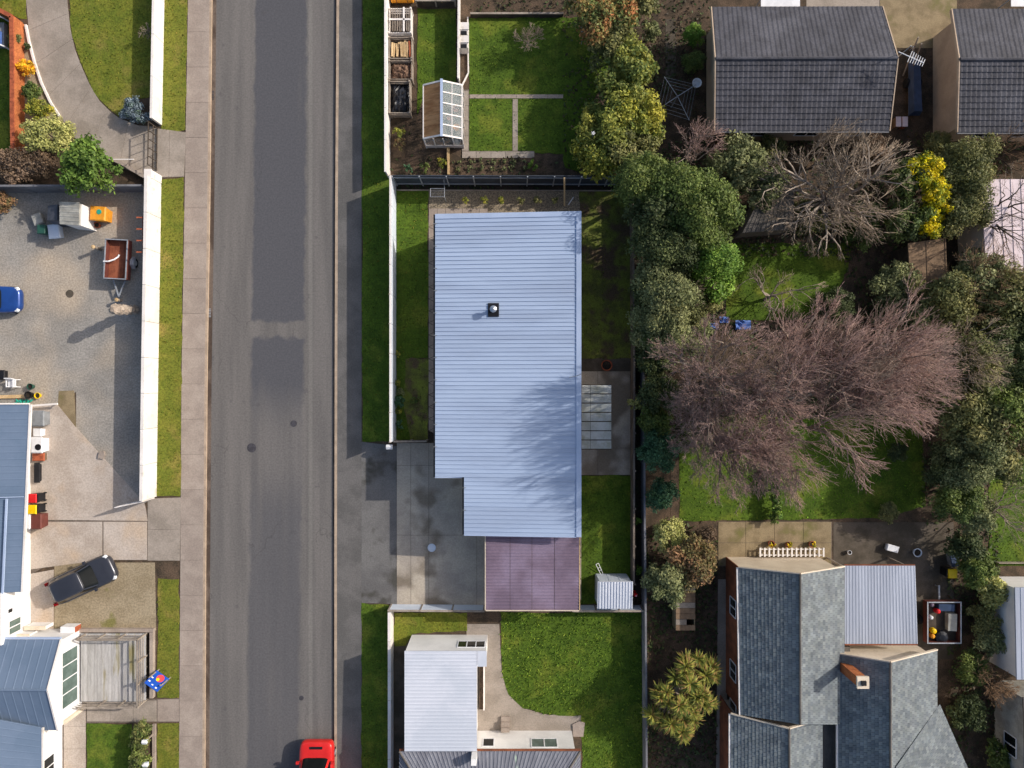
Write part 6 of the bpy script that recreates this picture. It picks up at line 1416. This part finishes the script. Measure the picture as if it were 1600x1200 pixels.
# dark evergreen belt along the boundary
for i, (x, y, r_, h, pal, lab) in enumerate((
    (1015, 290, 45, 6.0, 'mid', 'green tree at the fence corner, upper end of evergreen belt'), (1060, 320, 48, 6.6, 'mid', 'dense mid green tree second in evergreen belt'),
    (1090, 350, 48, 7.0, 'mid', 'tall green tree on the right of evergreen belt'), (1025, 345, 40, 6.2, 'dark', 'dark green tree near fence in evergreen belt'), (1040, 390, 44, 6.4, 'dark', 'darkest tree in the middle of evergreen belt'),
    (1105, 405, 42, 5.6, 'bright', 'brighter green tree beside shaded lawn in evergreen belt'), (1110, 445, 30, 3.6, 'bright', 'small bright green shrub at lower right of evergreen belt'),
    (1040, 450, 50, 5.6, 'greyg', 'grey-green tree with bare twigs in evergreen belt'), (1080, 470, 36, 3.4, 'olive', 'olive shrub beside grey-green tree'), (1030, 510, 42, 4.8, 'greyg', 'dull green shrub left of the pinkish tree'),
    (1018, 560, 26, 3.2, 'dark', 'dark shrub pressed to the boundary fence beside terrace'), (1025, 610, 30, 3.4, 'dark', 'dark shrub between fence and pinkish tree'),
    (1022, 655, 22, 2.8, 'mid', 'small green shrub between fence and pinkish tree'), (1024, 705, 30, 3.0, 'bluegreen', 'deep green round shrub at the fence below pinkish tree'),
    (1032, 772, 23, 2.4, 'bluegreen', 'small blue-green round shrub beside the dirt path'))):
    shrub(lab, x, y, r_, h, pal, random.choice((.12, .14, .17)), cat='tree' if h > 3.5 else 'shrub', name='evergreen_tree' if h > 3.5 else 'shrub')
for (x, y, r_, h, pal, lab, sz) in (
    (1150, 262, 42, 3.4, 'greyg', 'grey-green shrub left of the weathered shed', .17), (1195, 300, 34, 3.0, 'greyg', 'dull shrub overhanging the weathered shed', .17),
    (1083, 57, 15, 1.6, 'bright', 'round bright green shrub against the tiled house', .12), (1080, 98, 17, 1.6, 'mid', 'round dark green shrub against the tiled house', .12), (1020, 52, 13, 1.4, 'greyg', 'small grey-green shrub beside the narrow path', .12),
    (1500, 275, 52, 4.2, 'olive', 'olive tree right of the yellow flowering tree', .17), (1490, 330, 45, 3.6, 'olive', 'lower olive tree by the pinkish white roof', .17),
    (1395, 445, 34, 2.8, 'greyg', 'grey-green shrub left of sagging shed', .16), (1305, 478, 26, 2.4, 'dark', 'small dark shrub at the edge of shaded lawn', .14),
    (1465, 470, 50, 4.0, 'olive', 'dull olive tree below the sagging shed', .17), (1525, 440, 40, 3.6, 'greyg', 'grey-green tree below pinkish white roof', .17),
    (1570, 480, 55, 4.8, 'olive', 'dark tree at right edge below pinkish white roof', .17), (1575, 560, 60, 5.2, 'dark', 'big dark tree at the right edge', .17), (1520, 560, 50, 5.0, 'olive', 'dark tree right of the pinkish tree', .17),
    (1560, 640, 55, 4.8, 'mid', 'mid green tree at the right edge', .17), (1500, 650, 50, 4.6, 'olive', 'dark tree at lower right of pinkish tree', .17), (1510, 710, 48, 4.4, 'greyg', 'grey-green tree above the right hand lawn', .17),
    (1490, 775, 36, 3.4, 'mid', 'bushy green shrub beside the vivid lawn corner', .16), (1515, 800, 30, 3.0, 'greyg', 'pale green shrub below the grey-green tree', .16),
    (1505, 850, 24, 2.4, 'dark', 'dark shrub above the yellow-lidded bin', .15), (1525, 885, 28, 2.2, 'mid', 'green shrub in the planted strip beside patio', .15), (1545, 920, 24, 2.0, 'pale', 'pale green shrub in the planted strip by garage', .15),
    (1535, 965, 22, 1.6, 'olive', 'olive shrub in middle of the planted strip', .15), (1548, 1000, 24, 1.8, 'greyg', 'grey-green shrub beside the garage wall', .15), (1515, 1040, 26, 1.6, 'mid', 'low green shrub right of the slate house', .15), (1510, 1110, 28, 1.6, 'dark', 'low dark shrub right of the slate house', .15), (1560, 1180, 24, 1.6, 'mid', 'low green shrub at the bottom right corner', .15),
    (1075, 878, 40, 2.6, 'rust', 'reddish olive shrub beside the terrace corner', .15), (1042, 905, 34, 2.6, 'greyg', 'grey-green shrub beside the boundary fence', .15), (1045, 835, 24, 1.8, 'pale', 'yellowish weeping shrub below the dirt path', .14), (1105, 835, 14, 1.0, 'brown', 'small brown shrub at the terrace corner', .12),
    (1545, 700, 46, 4.2, 'olive', 'olive tree between dark trees and right hand lawn', .17), (1592, 515, 45, 4.6, 'dark', 'dark tree cut by the right edge, below pinkish white roof', .17), (1470, 605, 40, 4.2, 'olive', 'olive tree touching the right of the pinkish trees', .17),
    (1440, 490, 32, 3.2, 'greyg', 'grey-green shrub above the right pinkish tree', .16), (1595, 680, 42, 4.2, 'mid', 'green tree cut by the right edge above the lawn', .17), (1475, 735, 34, 3.4, 'dark', 'dark shrub right of the vivid lawn', .16),
    (1006, 465, 24, 3.6, 'dark', 'dark narrow shrub against the boundary beside mossy lawn', .15), (1010, 520, 24, 3.6, 'mid', 'mid green narrow shrub against the boundary fence', .15), (1130, 222, 24, 1.6, 'brown', 'brown shrub below the left end of tiled house', .13),
    (1200, 242, 26, 1.4, 'olive', 'low olive shrub below the middle of tiled house', .13), (1360, 232, 26, 1.4, 'brown', 'low brown shrub below the right end of tiled house', .13), (1462, 232, 24, 1.8, 'olive', 'olive shrub between the two tiled houses', .13), (1345, 350, 36, 1.6, 'mid', 'low green shrub under the wide grey bare tree', .14), (1265, 340, 28, 1.4, 'olive', 'low olive shrub under the wide grey bare tree', .14),
    (1080, 520, 32, 2.6, 'greyg', 'grey-green shrub under the left pinkish tree', .15), (1390, 500, 28, 2.2, 'dark', 'dark shrub above the pinkish trees', .15), (1525, 620, 40, 4.4, 'mid', 'mid green tree among the dark trees', .17),
    (1385, 800, 16, 1.2, 'olive', 'small shrub at the lower edge of vivid lawn', .12), (1400, 705, 14, 1.4, 'dark', 'small dark shrub in the vivid lawn', .12)):
    shrub(lab, x, y, r_, h, pal, sz * random.choice((.7, .85, 1.)), cat='tree' if h > 3.5 else 'shrub', name='evergreen_tree' if h > 3.5 else 'shrub')
# yellow flowering tree
p = W(1430, 310, 2.4); t = thing('flowering_tree', 'dark green tree edged with bright yellow flowers', 'tree', (p.x, p.y, 0))
V, F, C = leaf_cloud([(*W(1420, 280, 2.6), 1.2, 1.3, 1.3), (*W(1415, 345, 2.4), 1.4, 1.2, 1.3)], .15, PAL['mid'] + PAL['dark'], 2.2, 5); obj('crown', fast_mesh('foliage', V, F, C, ['leaf'], 4), None, t)
V, F, C = leaf_cloud([(*W(1442, 268, 3.2), 1.15, .95, .8), (*W(1460, 300, 3.1), .8, .95, .8), (*W(1460, 328, 3.0), .75, .85, .8), (*W(1450, 354, 2.9), .7, .8, .7)], .13, ['#d8bc0c', '#e4ca18', '#c4ac0a', '#8a8c20', '#56681f', '#6c7a24'], 2.2, 6); obj('flowers', fast_mesh('foliage', V, F, C, ['leaf'], 4), None, t)
stems((p.x, p.y, 0), (p.x, p.y, 2.2), .12, 3, 6, 1.2, t=t)
# west garden shrubs
for (x, y, r_, ry, h, pal, lab, sz) in (
    (25, 62, 9, 9, .8, 'olive', 'small olive plant beside the brick wall corner', .1), (43, 73, 5, 5, .4, 'dark', 'tiny dark plant beside the white kerb', .08), (41, 106, 13, 12, .9, 'orange', 'orange-yellow flowering shrub beside the brick wall', .1),
    (50, 145, 14, 14, 1.0, 'mid', 'rounded dark green shrub in the flower bed', .1), (62, 173, 21, 15, 1.1, 'gold', 'yellow-green low shrub beside the driveway', .1), (76, 213, 44, 26, 1.8, 'pale', 'large pale olive shrub at the end of brick wall', .12),
    (35, 262, 62, 24, 1.4, 'brown', 'dry brown shrub along the grey fence', .12), (3, 318, 24, 16, 1.2, 'rust', 'reddish dry shrub at the left edge of gravel yard', .12), (212, 174, 20, 20, 1.0, 'bgrey', 'blue-grey shrub at the end of white wall', .1)):
    shrub(lab, x, y, r_, h, pal, sz, ry=ry)
shrub('round bright green tree beside the gravel yard corner', 145, 266, 38, 3.4, 'lime', .2, cat='tree', name='broadleaf_tree', ry=42)
p = W(221, 1172); hd = thing('clipped_hedge', 'clipped olive hedge beside small square lawn', 'hedge', (p.x, p.y, 0))
V, F, C = leaf_cloud([(*W(221, 1138 + 12*k, .6), .6, .5, .6) for k in range(9)], .12, PAL['olive'] + PAL['mid'], 2.6, 8, lumps=30); obj('foliage', fast_mesh('foliage', V, F, C, ['leaf'], 4), None, hd)
mb = MB()
for k in range(7): mb.tube(W(221, 1135 + 17*k), W(221, 1135 + 17*k, .6), .04, .02, 5)
obj('stem', mb, 'bark_dark', hd); hd.children[-1]['kind'] = 'stuff'
# gravel bed shrubs: one kind repeated
names = ['first', 'second', 'third', 'fourth', 'fifth', 'last']
for i, x in enumerate((726.5, 756.5, 784, 814, 839.5, 866)):
    shrub('%s clipped little shrub from left in the gravel bed' % names[i], x, 313, 6, .75, 'gold' if i < 3 else 'olive', .07, group='row of small shrubs in the gravel bed', lumps=14)
for (x, y, r_, h, pal, lab) in ((621.5, 553, 5, .5, 'gold', 'upper small yellow shrub at foot of long white fence'), (621.5, 598, 5, .5, 'gold', 'middle small yellow shrub at foot of long white fence'), (621.5, 643, 5, .5, 'gold', 'lower small yellow shrub at foot of long white fence'),
    (626, 612, 7, .6, 'greyg', 'small grey-green plant above the leafy green plant'), (624, 628, 10, .9, 'bluegreen', 'leafy green plant against the long white fence'), (624, 662, 7, .6, 'bluegreen', 'small green plant near the weedy corner by fence'), (648, 625, 8, .25, 'mid', 'flat weed clump on the bare reddish ground'),
    (990, 631, 11, 1.5, 'pale', 'pale yellow-green plant between the two right fences'), (997, 813, 6, .7, 'bright', 'bright fern in the dark gap beside side lawn'), (998, 890, 7, .8, 'bright', 'bright green plant in dark gap beside garden shed'), (622, 207, 8, 1.0, 'gold', 'yellow-leaved plant below the compost bins'),
    (625, 225, 9, .7, 'rust', 'dull dry plant below the yellow-leaved plant')):
    shrub(lab, x, y, r_, h, pal, .1, lumps=14)
# lettuces in the vegetable bed
k = 0
for j, y in enumerate((254, 264)):
    for x in (718, 735, 752, 768, 785, 802, 818):
        xx = x + random.uniform(-3, 3); yy = y + random.uniform(-2, 2); p = W(xx, yy)
        t = thing('vegetable_plant', '%s small leafy plant from left in the %s row of the vegetable bed' % (['first', 'second', 'third', 'fourth', 'fifth', 'sixth', 'seventh'][k % 7], 'upper' if j == 0 else 'lower'), 'plant', (p.x, p.y, 0), 0, 'vegetables in the %s row' % ('upper' if j == 0 else 'lower'))
        V, F, C = leaf_cloud([(p.x, p.y, .1, .17, .17, .12)], .1, PAL['greyg'], 1.6, k, lumps=6); obj('leaves', fast_mesh('foliage', V, F, C, ['leaf'], 4), None, t); k += 1
for (x, y, pal, lab) in ((832, 258, 'bright', 'single bright plant at the right of the vegetable bed'), (690, 255, 'gold', 'yellow-green plant left of the pale timber board'), (665, 262, 'mid', 'green plant below the greenhouse'), (640, 262, 'bluegreen', 'low plant beside the tall white fence end')):
    shrub(lab, x, y, 8, .5, pal, .1, lumps=10)
# white pinwheels in the hedge row
for i, (x, y, lab) in enumerate(((913, 46, 'white garden ornament at the edge of upper hedge row'), (927, 208, 'small white garden ornament in lower hedge row'))):
    p = W(x, y, 1.9 + 1.4*i); zt = 1.9 + 1.4*i; sc = (1., .45)[i]; t = thing('garden_ornament', lab, 'ornament', (p.x, p.y, 0), 0, 'white garden ornaments')
    mb = MB(); mb.tube((p.x, p.y, 0), (p.x, p.y, zt), .02); obj('stick', mb, 'galv', t)
    for q in range(5):
        a = 2*math.pi*q/5; mb = MB(); u = Vector((math.cos(a), math.sin(a), 0)); v = Vector((-u.y, u.x, 0)); c = Vector((p.x, p.y, zt)); mb.hexa([c, c + u*.18*sc + v*.07*sc, c + u*.3*sc, c + u*.18*sc - v*.07*sc], [x_ + Vector((0, 0, .02)) for x_ in (c, c + u*.18*sc + v*.07*sc, c + u*.3*sc, c + u*.18*sc - v*.07*sc)]); obj('blade', mb, 'white_plastic', t)

# ------------------------------------------------------------------ bare trees
def bare_tree(label, base, crown, rpx, h, seed, mtw, mbr='bark_grey', levels=4, nb=(5, 5, 5, 6, 6), up=.55, r0=.16, name='bare_tree', twig=.011, cat='tree', split_at=.25, wig=.25, ry=None):
    """base, crown: pixels of the foot on the ground and of the crown's middle at two thirds of its height"""
    rr = random.Random(seed); b = W(*base); zc = h * .62; cc = W(*crown, zc); rad = rpx * (CAMH - zc) / FPX; rady = (ry or rpx) * (CAMH - zc) / FPX
    t = thing(name, label, cat, (b.x, b.y, 0))
    big = MB(); V = []; F = []
    def spike(p, q, r):
        d = (q - p); d.normalize(); u = d.orthogonal().normalized(); w = d.cross(u); i = len(V)
        for k in range(3):
            a = 2.094 * k; V.append(tuple(p + (u*math.cos(a) + w*math.sin(a)) * r))
        V.append(tuple(q)); F.extend([(i, i+1, i+3), (i+1, i+2, i+3), (i+2, i, i+3)])
    def inside(p):
        return ((p.x-cc.x)/rad)**2 + ((p.y-cc.y)/rady)**2 + ((p.z - zc)/(h*.42))**2
    def grow(p, d, L, r, lv):
        n = 3 if lv < 3 else 2; q = p; pts = [p]
        for k in range(n):
            wg = wig * (1. if lv < 3 else .45); d = (d + Vector((rr.gauss(0, wg), rr.gauss(0, wg), rr.gauss(0, wg*.6) + up*.12))).normalized()
            q2 = q + d * (L / n)
            if inside(q2) > 1.25 and lv > 1: q2 = q + d * (L/n) * .35
            ra, rb = r * (1 - k/n*.55), r * (1 - (k+1)/n*.55)
            if lv <= 2: big.tube(q, q2, ra, rb, 6 if lv < 2 else 4, cap=False)
            else: spike(q, q2 + (q2 - q)*.15, max(ra, twig))
            q = q2; pts.append(q)
        if lv >= levels: return
        m = nb[min(lv, len(nb)-1)]
        for k in range(m):
            f = rr.uniform(.3, 1.) if k else 1.; i = min(n-1, int(f*n)); s = pts[i].lerp(pts[i+1], f*n - i)
            ax = Vector((rr.gauss(0, 1), rr.gauss(0, 1), rr.gauss(0, .7) + up*.5)); rad_ = Vector(((s.x-cc.x)/rad, (s.y-cc.y)/rady, .25)); nd = (d*.85 + ax.normalized() * .62 + rad_ * (.35 if lv > 1 else .1)).normalized()
            grow(s, nd, L * rr.uniform(.5, .78), r * .5, lv + 1)
    fork = Vector((b.x, b.y, 0)).lerp(Vector((cc.x, cc.y, h*.3)), .8 if h > 3 else .5); fork.z = h * split_at
    tk = MB(); mid = Vector((b.x, b.y, 0)).lerp(fork, .5); tk.tube((b.x, b.y, 0), mid, r0*1.2, r0, 9, cap=False); tk.tube(mid, fork, r0, r0*.9, 9, cap=False); obj('trunk', tk, mbr, t)
    m0 = nb[0] + 1
    for k in range(m0):
        a = 2*math.pi*k/m0 + rr.uniform(-.3, .3); fr = rr.uniform(.4, 1.)
        tgt = Vector((cc.x + rad*fr*math.cos(a), cc.y + rady*fr*math.sin(a), h * rr.uniform(.6, .95))); v = tgt - fork
        grow(fork, v.normalized(), v.length * .7, r0*.62, 1)
    obj('branches', big, mbr, t)
    o = obj('twigs', fast_mesh('twigs', np.array(V), np.array(F), None, [mtw], 3), None, t); o['kind'] = 'stuff'; return t
# pinkish trees of fine upright twigs
bare_tree('left of the pinkish bare trees, dense fine twigs beside evergreen belt', (1100, 600), (1142, 600), 98, 10.0, 1, 'twig_pink', 'bark_grey', 5, (8, 6, 5, 5, 4), .8, .24, twig=.0125, split_at=.22)
bare_tree('biggest pinkish bare tree in the middle, reaching over the lawn', (1190, 612), (1260, 632), 135, 10.5, 2, 'twig_pink', 'bark_grey', 5, (9, 6, 6, 5, 4), .8, .28, twig=.0125, split_at=.22)
bare_tree('right of the pinkish bare trees, beside dark trees', (1285, 578), (1378, 570), 102, 9.5, 3, 'twig_pink', 'bark_grey', 5, (8, 6, 5, 5, 4), .8, .25, twig=.0125, split_at=.22)
bare_tree('lowest pinkish bare tree, hanging over the left lawn', (1100, 655), (1142, 682), 84, 9.0, 21, 'twig_pink', 'bark_grey', 5, (8, 6, 6, 5, 4), .8, .15, twig=.0125, split_at=.22)
bare_tree('thin brown bare tree between dark trees and sagging shed', (1500, 440), (1530, 440), 60, 5.2, 31, 'twig_brown', 'bark_grey', 4, (6, 5, 5, 5), .5, .08, twig=.013)
bare_tree('grey bare tree standing among the dark trees on the right', (1455, 560), (1500, 565), 62, 6.5, 32, 'twig_grey', 'bark_grey', 4, (6, 5, 5, 5), .5, .1, twig=.014)
bare_tree('thin brown bare tree at the right edge above the lawn', (1545, 650), (1585, 655), 48, 5.5, 33, 'twig_brown', 'bark_grey', 4, (6, 5, 5, 5), .5, .08, twig=.013)
# grey bare trees
bare_tree('wide grey bare tree beside the yellow flowering tree', (1290, 318), (1305, 303), 130, 5.0, 44, 'twig_grey', 'bark_grey', 4, (13, 6, 5, 5), .12, .2, twig=.016, ry=85)
bare_tree('grey twiggy bare tree against the tiled house wall', (1270, 262), (1290, 240), 85, 4.0, 5, 'twig_grey', 'bark_grey', 4, (6, 5, 5, 5), .6, .08, twig=.012)
bare_tree('small pale bare tree on the shaded lawn', (1195, 468), (1215, 455), 68, 2.8, 6, 'twig_grey', 'bark_grey', 4, (5, 4, 4, 3), .25, .1, twig=.014, ry=42)
bare_tree('bare pinkish tree left below the tiled house', (1072, 258), (1082, 235), 46, 4.4, 7, 'twig_pink', 'bark_grey', 4, (5, 5, 5, 4), .6, .09, twig=.013)
bare_tree('bare tree hanging over the pinkish white roof', (1545, 355), (1565, 330), 80, 5.2, 8, 'twig_grey', 'bark_dark', 4, (5, 4, 4, 4), .4, .12, twig=.013)
bare_tree('thin bare tree at the top right below tiled house', (1550, 250), (1570, 235), 60, 3.4, 9, 'twig_brown', 'bark_dark', 4, (5, 5, 5, 4), .5, .08, twig=.012)
bare_tree('thin grey bare tree at the right hand lawn', (1555, 800), (1572, 800), 52, 3.6, 10, 'twig_grey', 'bark_grey', 4, (5, 5, 4, 4), .5, .08, twig=.012)
bare_tree('dry brown leafless shrub beside the slate house and garage', (1530, 1060), (1545, 1065), 42, 2.4, 11, 'twig_brown', 'bark_dark', 4, (6, 6, 6, 5), .6, .06, name='bare_shrub', cat='shrub', twig=.013)
bare_tree('pale leafless shrub on the back lawn', (823, 72), (826, 60), 22, 1.8, 12, 'twig_grey', 'bark_grey', 4, (6, 5, 5, 4), .7, .04, name='bare_shrub', cat='shrub', twig=.013)
bare_tree('small pale leafless shrub against the top left white wall', (232, 52), (228, 50), 12, 1.1, 13, 'twig_grey', 'bark_grey', 3, (6, 5, 5), .6, .03, name='bare_shrub', cat='shrub', twig=.012)
bare_tree('bare twiggy shrub in the evergreen belt above the blue scraps', (1065, 445), (1062, 440), 44, 4.6, 14, 'twig_grey', 'bark_grey', 4, (5, 4, 4, 4), .5, .07, name='bare_shrub', cat='shrub', twig=.013)
# spiky cabbage tree beside the lower fence
def spiky_tree(label, base, heads, seed):
    rr = np.random.default_rng(seed); b = W(*base); t = thing('cabbage_tree', label, 'tree', (b.x, b.y, 0)); V = []; C = []
    cols = np.array([lin(c) for c in ['#8c8c3c', '#7a8038', '#a09a48', '#5f6c30', '#9a7c48']])
    tk = MB(); fork = Vector((b.x, b.y, .9)); tk.tube((b.x, b.y, 0), fork, .22, .17, 9); 
    for (x, y, z, r_) in heads:
        c = W(x, y, z); tk.tube(fork, c, .1, .06, 6)
        n = 110; d = rr.normal(size=(n, 3)); d[:, 2] = np.abs(d[:, 2]) * .9 - .35; d /= np.linalg.norm(d, axis=1)[:, None]
        for i in range(n):
            u = Vector(d[i]); L = r_ * rr.uniform(.7, 1.15); s = u.cross(Vector((0, 0, 1))); s = s.normalized() if s.length > 1e-3 else Vector((1, 0, 0)); w = .035
            p0 = c + u*.05; p1 = c + u*L*.6; p2 = c + u*L - Vector((0, 0, L*.22))
            col = cols[rr.integers(0, len(cols))] * rr.uniform(.75, 1.25)
            for a_, b_, wa, wb in ((p0, p1, w*.8, w), (p1, p2, w, w*.15)):
                V += [a_ - s*wa, a_ + s*wa, b_ + s*wb, b_ - s*wb]; C.append(col)
    obj('trunk', tk, 'bark_grey', t)
    obj('crown', fast_mesh('spikes', np.array([tuple(v) for v in V]), np.arange(len(V)).reshape(-1, 4), np.clip(np.array(C), 0, 1), ['leaf'], 4), None, t)
hr = random.Random(4); heads = []
for k in range(34):
    a = hr.uniform(0, 6.28); q = math.sqrt(hr.uniform(0, 1)); heads.append((1066 + 58*q*math.cos(a), 1082 + 66*q*math.sin(a), 3.6 - 1.6*q + hr.uniform(-.2, .3), hr.uniform(.55, .8)))
spiky_tree('spiky yellow-green cabbage tree between rough lawn and slate house', (1058, 1075), heads, 3)
# timber hutch below the grey-green shrub
t = thing('timber_hutch', 'weathered beige timber hutch with dark opening beside the slate house', 'hutch', W(1068, 950))
a, b = W(1056, 915, 1.1), W(1086, 985, 1.1)
for k in range(8):
    ya2 = a.y + (b.y - a.y) * k / 8; yb3 = a.y + (b.y - a.y) * (k + 1) / 8; mb = MB()
    if k != 6: mb.box(a.x, b.x, yb3 + .01, ya2 - .01, 1.1, 1.14)
    else: mb.box(a.x, b.x - .55, yb3 + .01, ya2 - .01, 1.1, 1.14)
    obj('roof_board', mb, 'plywood' if k % 3 else 'timber_grey', t)
for x0_, x1_, y0_, y1_ in ((a.x, a.x + .05, b.y, a.y), (b.x - .05, b.x, b.y, a.y), (a.x + .053, b.x - .053, a.y - .05, a.y), (a.x + .053, b.x - .053, b.y, b.y + .05)):
    mb = MB(); mb.box(x0_, x1_, y0_, y1_, 0, 1.095); obj('wall', mb, 'concrete_old', t)
mb = MB(); mb.box(a.x + .06, b.x - .06, b.y + .06, a.y - .06, .02, .1); obj('floor', mb, 'black', t)
# terrace pots and bits in the shaded yard
for x, y, lab in ((1203, 848, 'left pot of yellow flowers on the terrace'), (1230, 850, 'middle pot of yellow flowers on the terrace'), (1266, 849, 'right pot of yellow flowers on the terrace')):
    t = pot(lab, x, y, .2, .28, 'terracotta'); p = W(x, y)
    V, F, C = leaf_cloud([(p.x, p.y, .4, .22, .22, .2)], .08, PAL['yellow'], 2., int(x), lumps=8); obj('flowers', fast_mesh('foliage', V, F, C, ['leaf'], 4), None, t)
pot('white pot on the dark concrete near the bench', 1325, 862, .14, .25, 'white_plastic')
pot('pale green tub on the dark concrete above patio roof', 1430, 862, .28, .3, 'fence_white')
box_thing('storage_box', 'long white box on the dark concrete above patio roof', 'box', 1390, 855, .75, .4, .35, 'white_plastic', rz=R(-15))
for x0_, x1_, lab in ((1189, 1250, 'white flat awning at top edge behind the tiled house'), (1580, 1640, 'white flat awning at the top right corner')):
    a, b = W(x0_, -6, 2.2), W(x1_, 10, 2.2); t = thing('awning', lab, 'awning', ((a.x+b.x)/2, a.y, 0)); mb = MB(); mb.box(a.x, b.x, b.y, a.y, 2.15, 2.2); obj('awning_sheet', mb, 'white_plastic', t)
    for x in (a.x + .1, b.x - .1): mb = MB(); mb.box(x-.04, x+.04, a.y - .12, a.y - .04, 0, 2.147); obj('post', mb, 'galv', t)
p = W(1211, 760); lh = thing('low_hedge', 'narrow low hedge dividing the two lawns below pinkish tree', 'hedge', (p.x, p.y, 0))
V, F, C = leaf_cloud([(*W(1211, 738 + 8*k, .45), .36, .45, .5) for k in range(10)], .11, PAL['mid'] + PAL['bright'], 2.4, 18, lumps=16); obj('foliage', fast_mesh('foliage', V, F, C, ['leaf'], 4), None, lh)
mb = MB()
for k in range(6): mb.tube(W(1211, 735 + 14*k), W(1211, 735 + 14*k, .4), .03, .015, 5)
o = obj('stem', mb, 'bark_dark', lh); o['kind'] = 'stuff'
# leaf litter and weeds over the bare ground of the east gardens
def ground_cover(label, rects, cols, n, size, seed, cat):
    r = np.random.default_rng(seed); V = []; cols = np.array([lin(c) for c in cols]); C = []
    for (x0, y0, x1, y1) in rects:
        a, b = W(x0, y0), W(x1, y1); m = int(n * abs(b.x-a.x) * abs(b.y-a.y))
        P = np.c_[r.uniform(a.x, b.x, m), r.uniform(b.y, a.y, m), r.uniform(.015, .12, m)]
        f = np.sin(P[:, 0]*1.3 + seed) * np.cos(P[:, 1]*1.1) + np.sin(P[:, 0]*.4 - P[:, 1]*.7); P = P[f + r.normal(0, .8, m) > -.3]; m = len(P)
        nr = r.normal(size=(m, 3)) * .5 + np.array([0, 0, 1.]); nr /= np.linalg.norm(nr, axis=1)[:, None]
        t = np.cross(nr, r.normal(size=(m, 3))); t /= np.linalg.norm(t, axis=1)[:, None]; bb = np.cross(nr, t); s = size * r.uniform(.5, 1.4, m)[:, None] * .5
        V.append(np.stack([P - t*s*1.5, P - bb*s*.8, P + t*s*1.5, P + bb*s*.8], 1).reshape(-1, 3)); C.append(cols[r.integers(0, len(cols), m)] * r.uniform(.7, 1.3, (m, 1)))
    V = np.concatenate(V); V[:, 2] = np.maximum(V[:, 2], .008); C = np.clip(np.concatenate(C), 0, 1)
    tag(obj('ground_cover', fast_mesh('cover', V, np.arange(len(V)).reshape(-1, 4), C, ['leaf'], 4), None), label, cat, None, 'stuff')
ground_cover('brown leaf litter and weeds over the eastern garden ground', [(1008, 220, 1640, 400), (1008, 400, 1135, 700), (1320, 380, 1640, 650), (1135, 500, 1320, 650), (1440, 690, 1545, 830), (1008, 815, 1120, 960), (1480, 830, 1560, 1200), (1008, 960, 1120, 1200)],
    ['#5c4c3a', '#4e4030', '#4a5630', '#3e4a2a', '#46522c', '#566238', '#38442a'], 48, .16, 3, 'leaf litter')
ground_cover('weeds and leaf litter in the upper garden beds', [(735, -20, 900, 26), (880, 30, 1100, 270), (1000, -20, 1110, 215), (655, 246, 880, 280), (612, 190, 660, 275), (1110, 205, 1600, 230)],
    ['#4a4030', '#3a3226', '#3e4a2a', '#50482f', '#465430'], 26, .14, 4, 'leaf litter')
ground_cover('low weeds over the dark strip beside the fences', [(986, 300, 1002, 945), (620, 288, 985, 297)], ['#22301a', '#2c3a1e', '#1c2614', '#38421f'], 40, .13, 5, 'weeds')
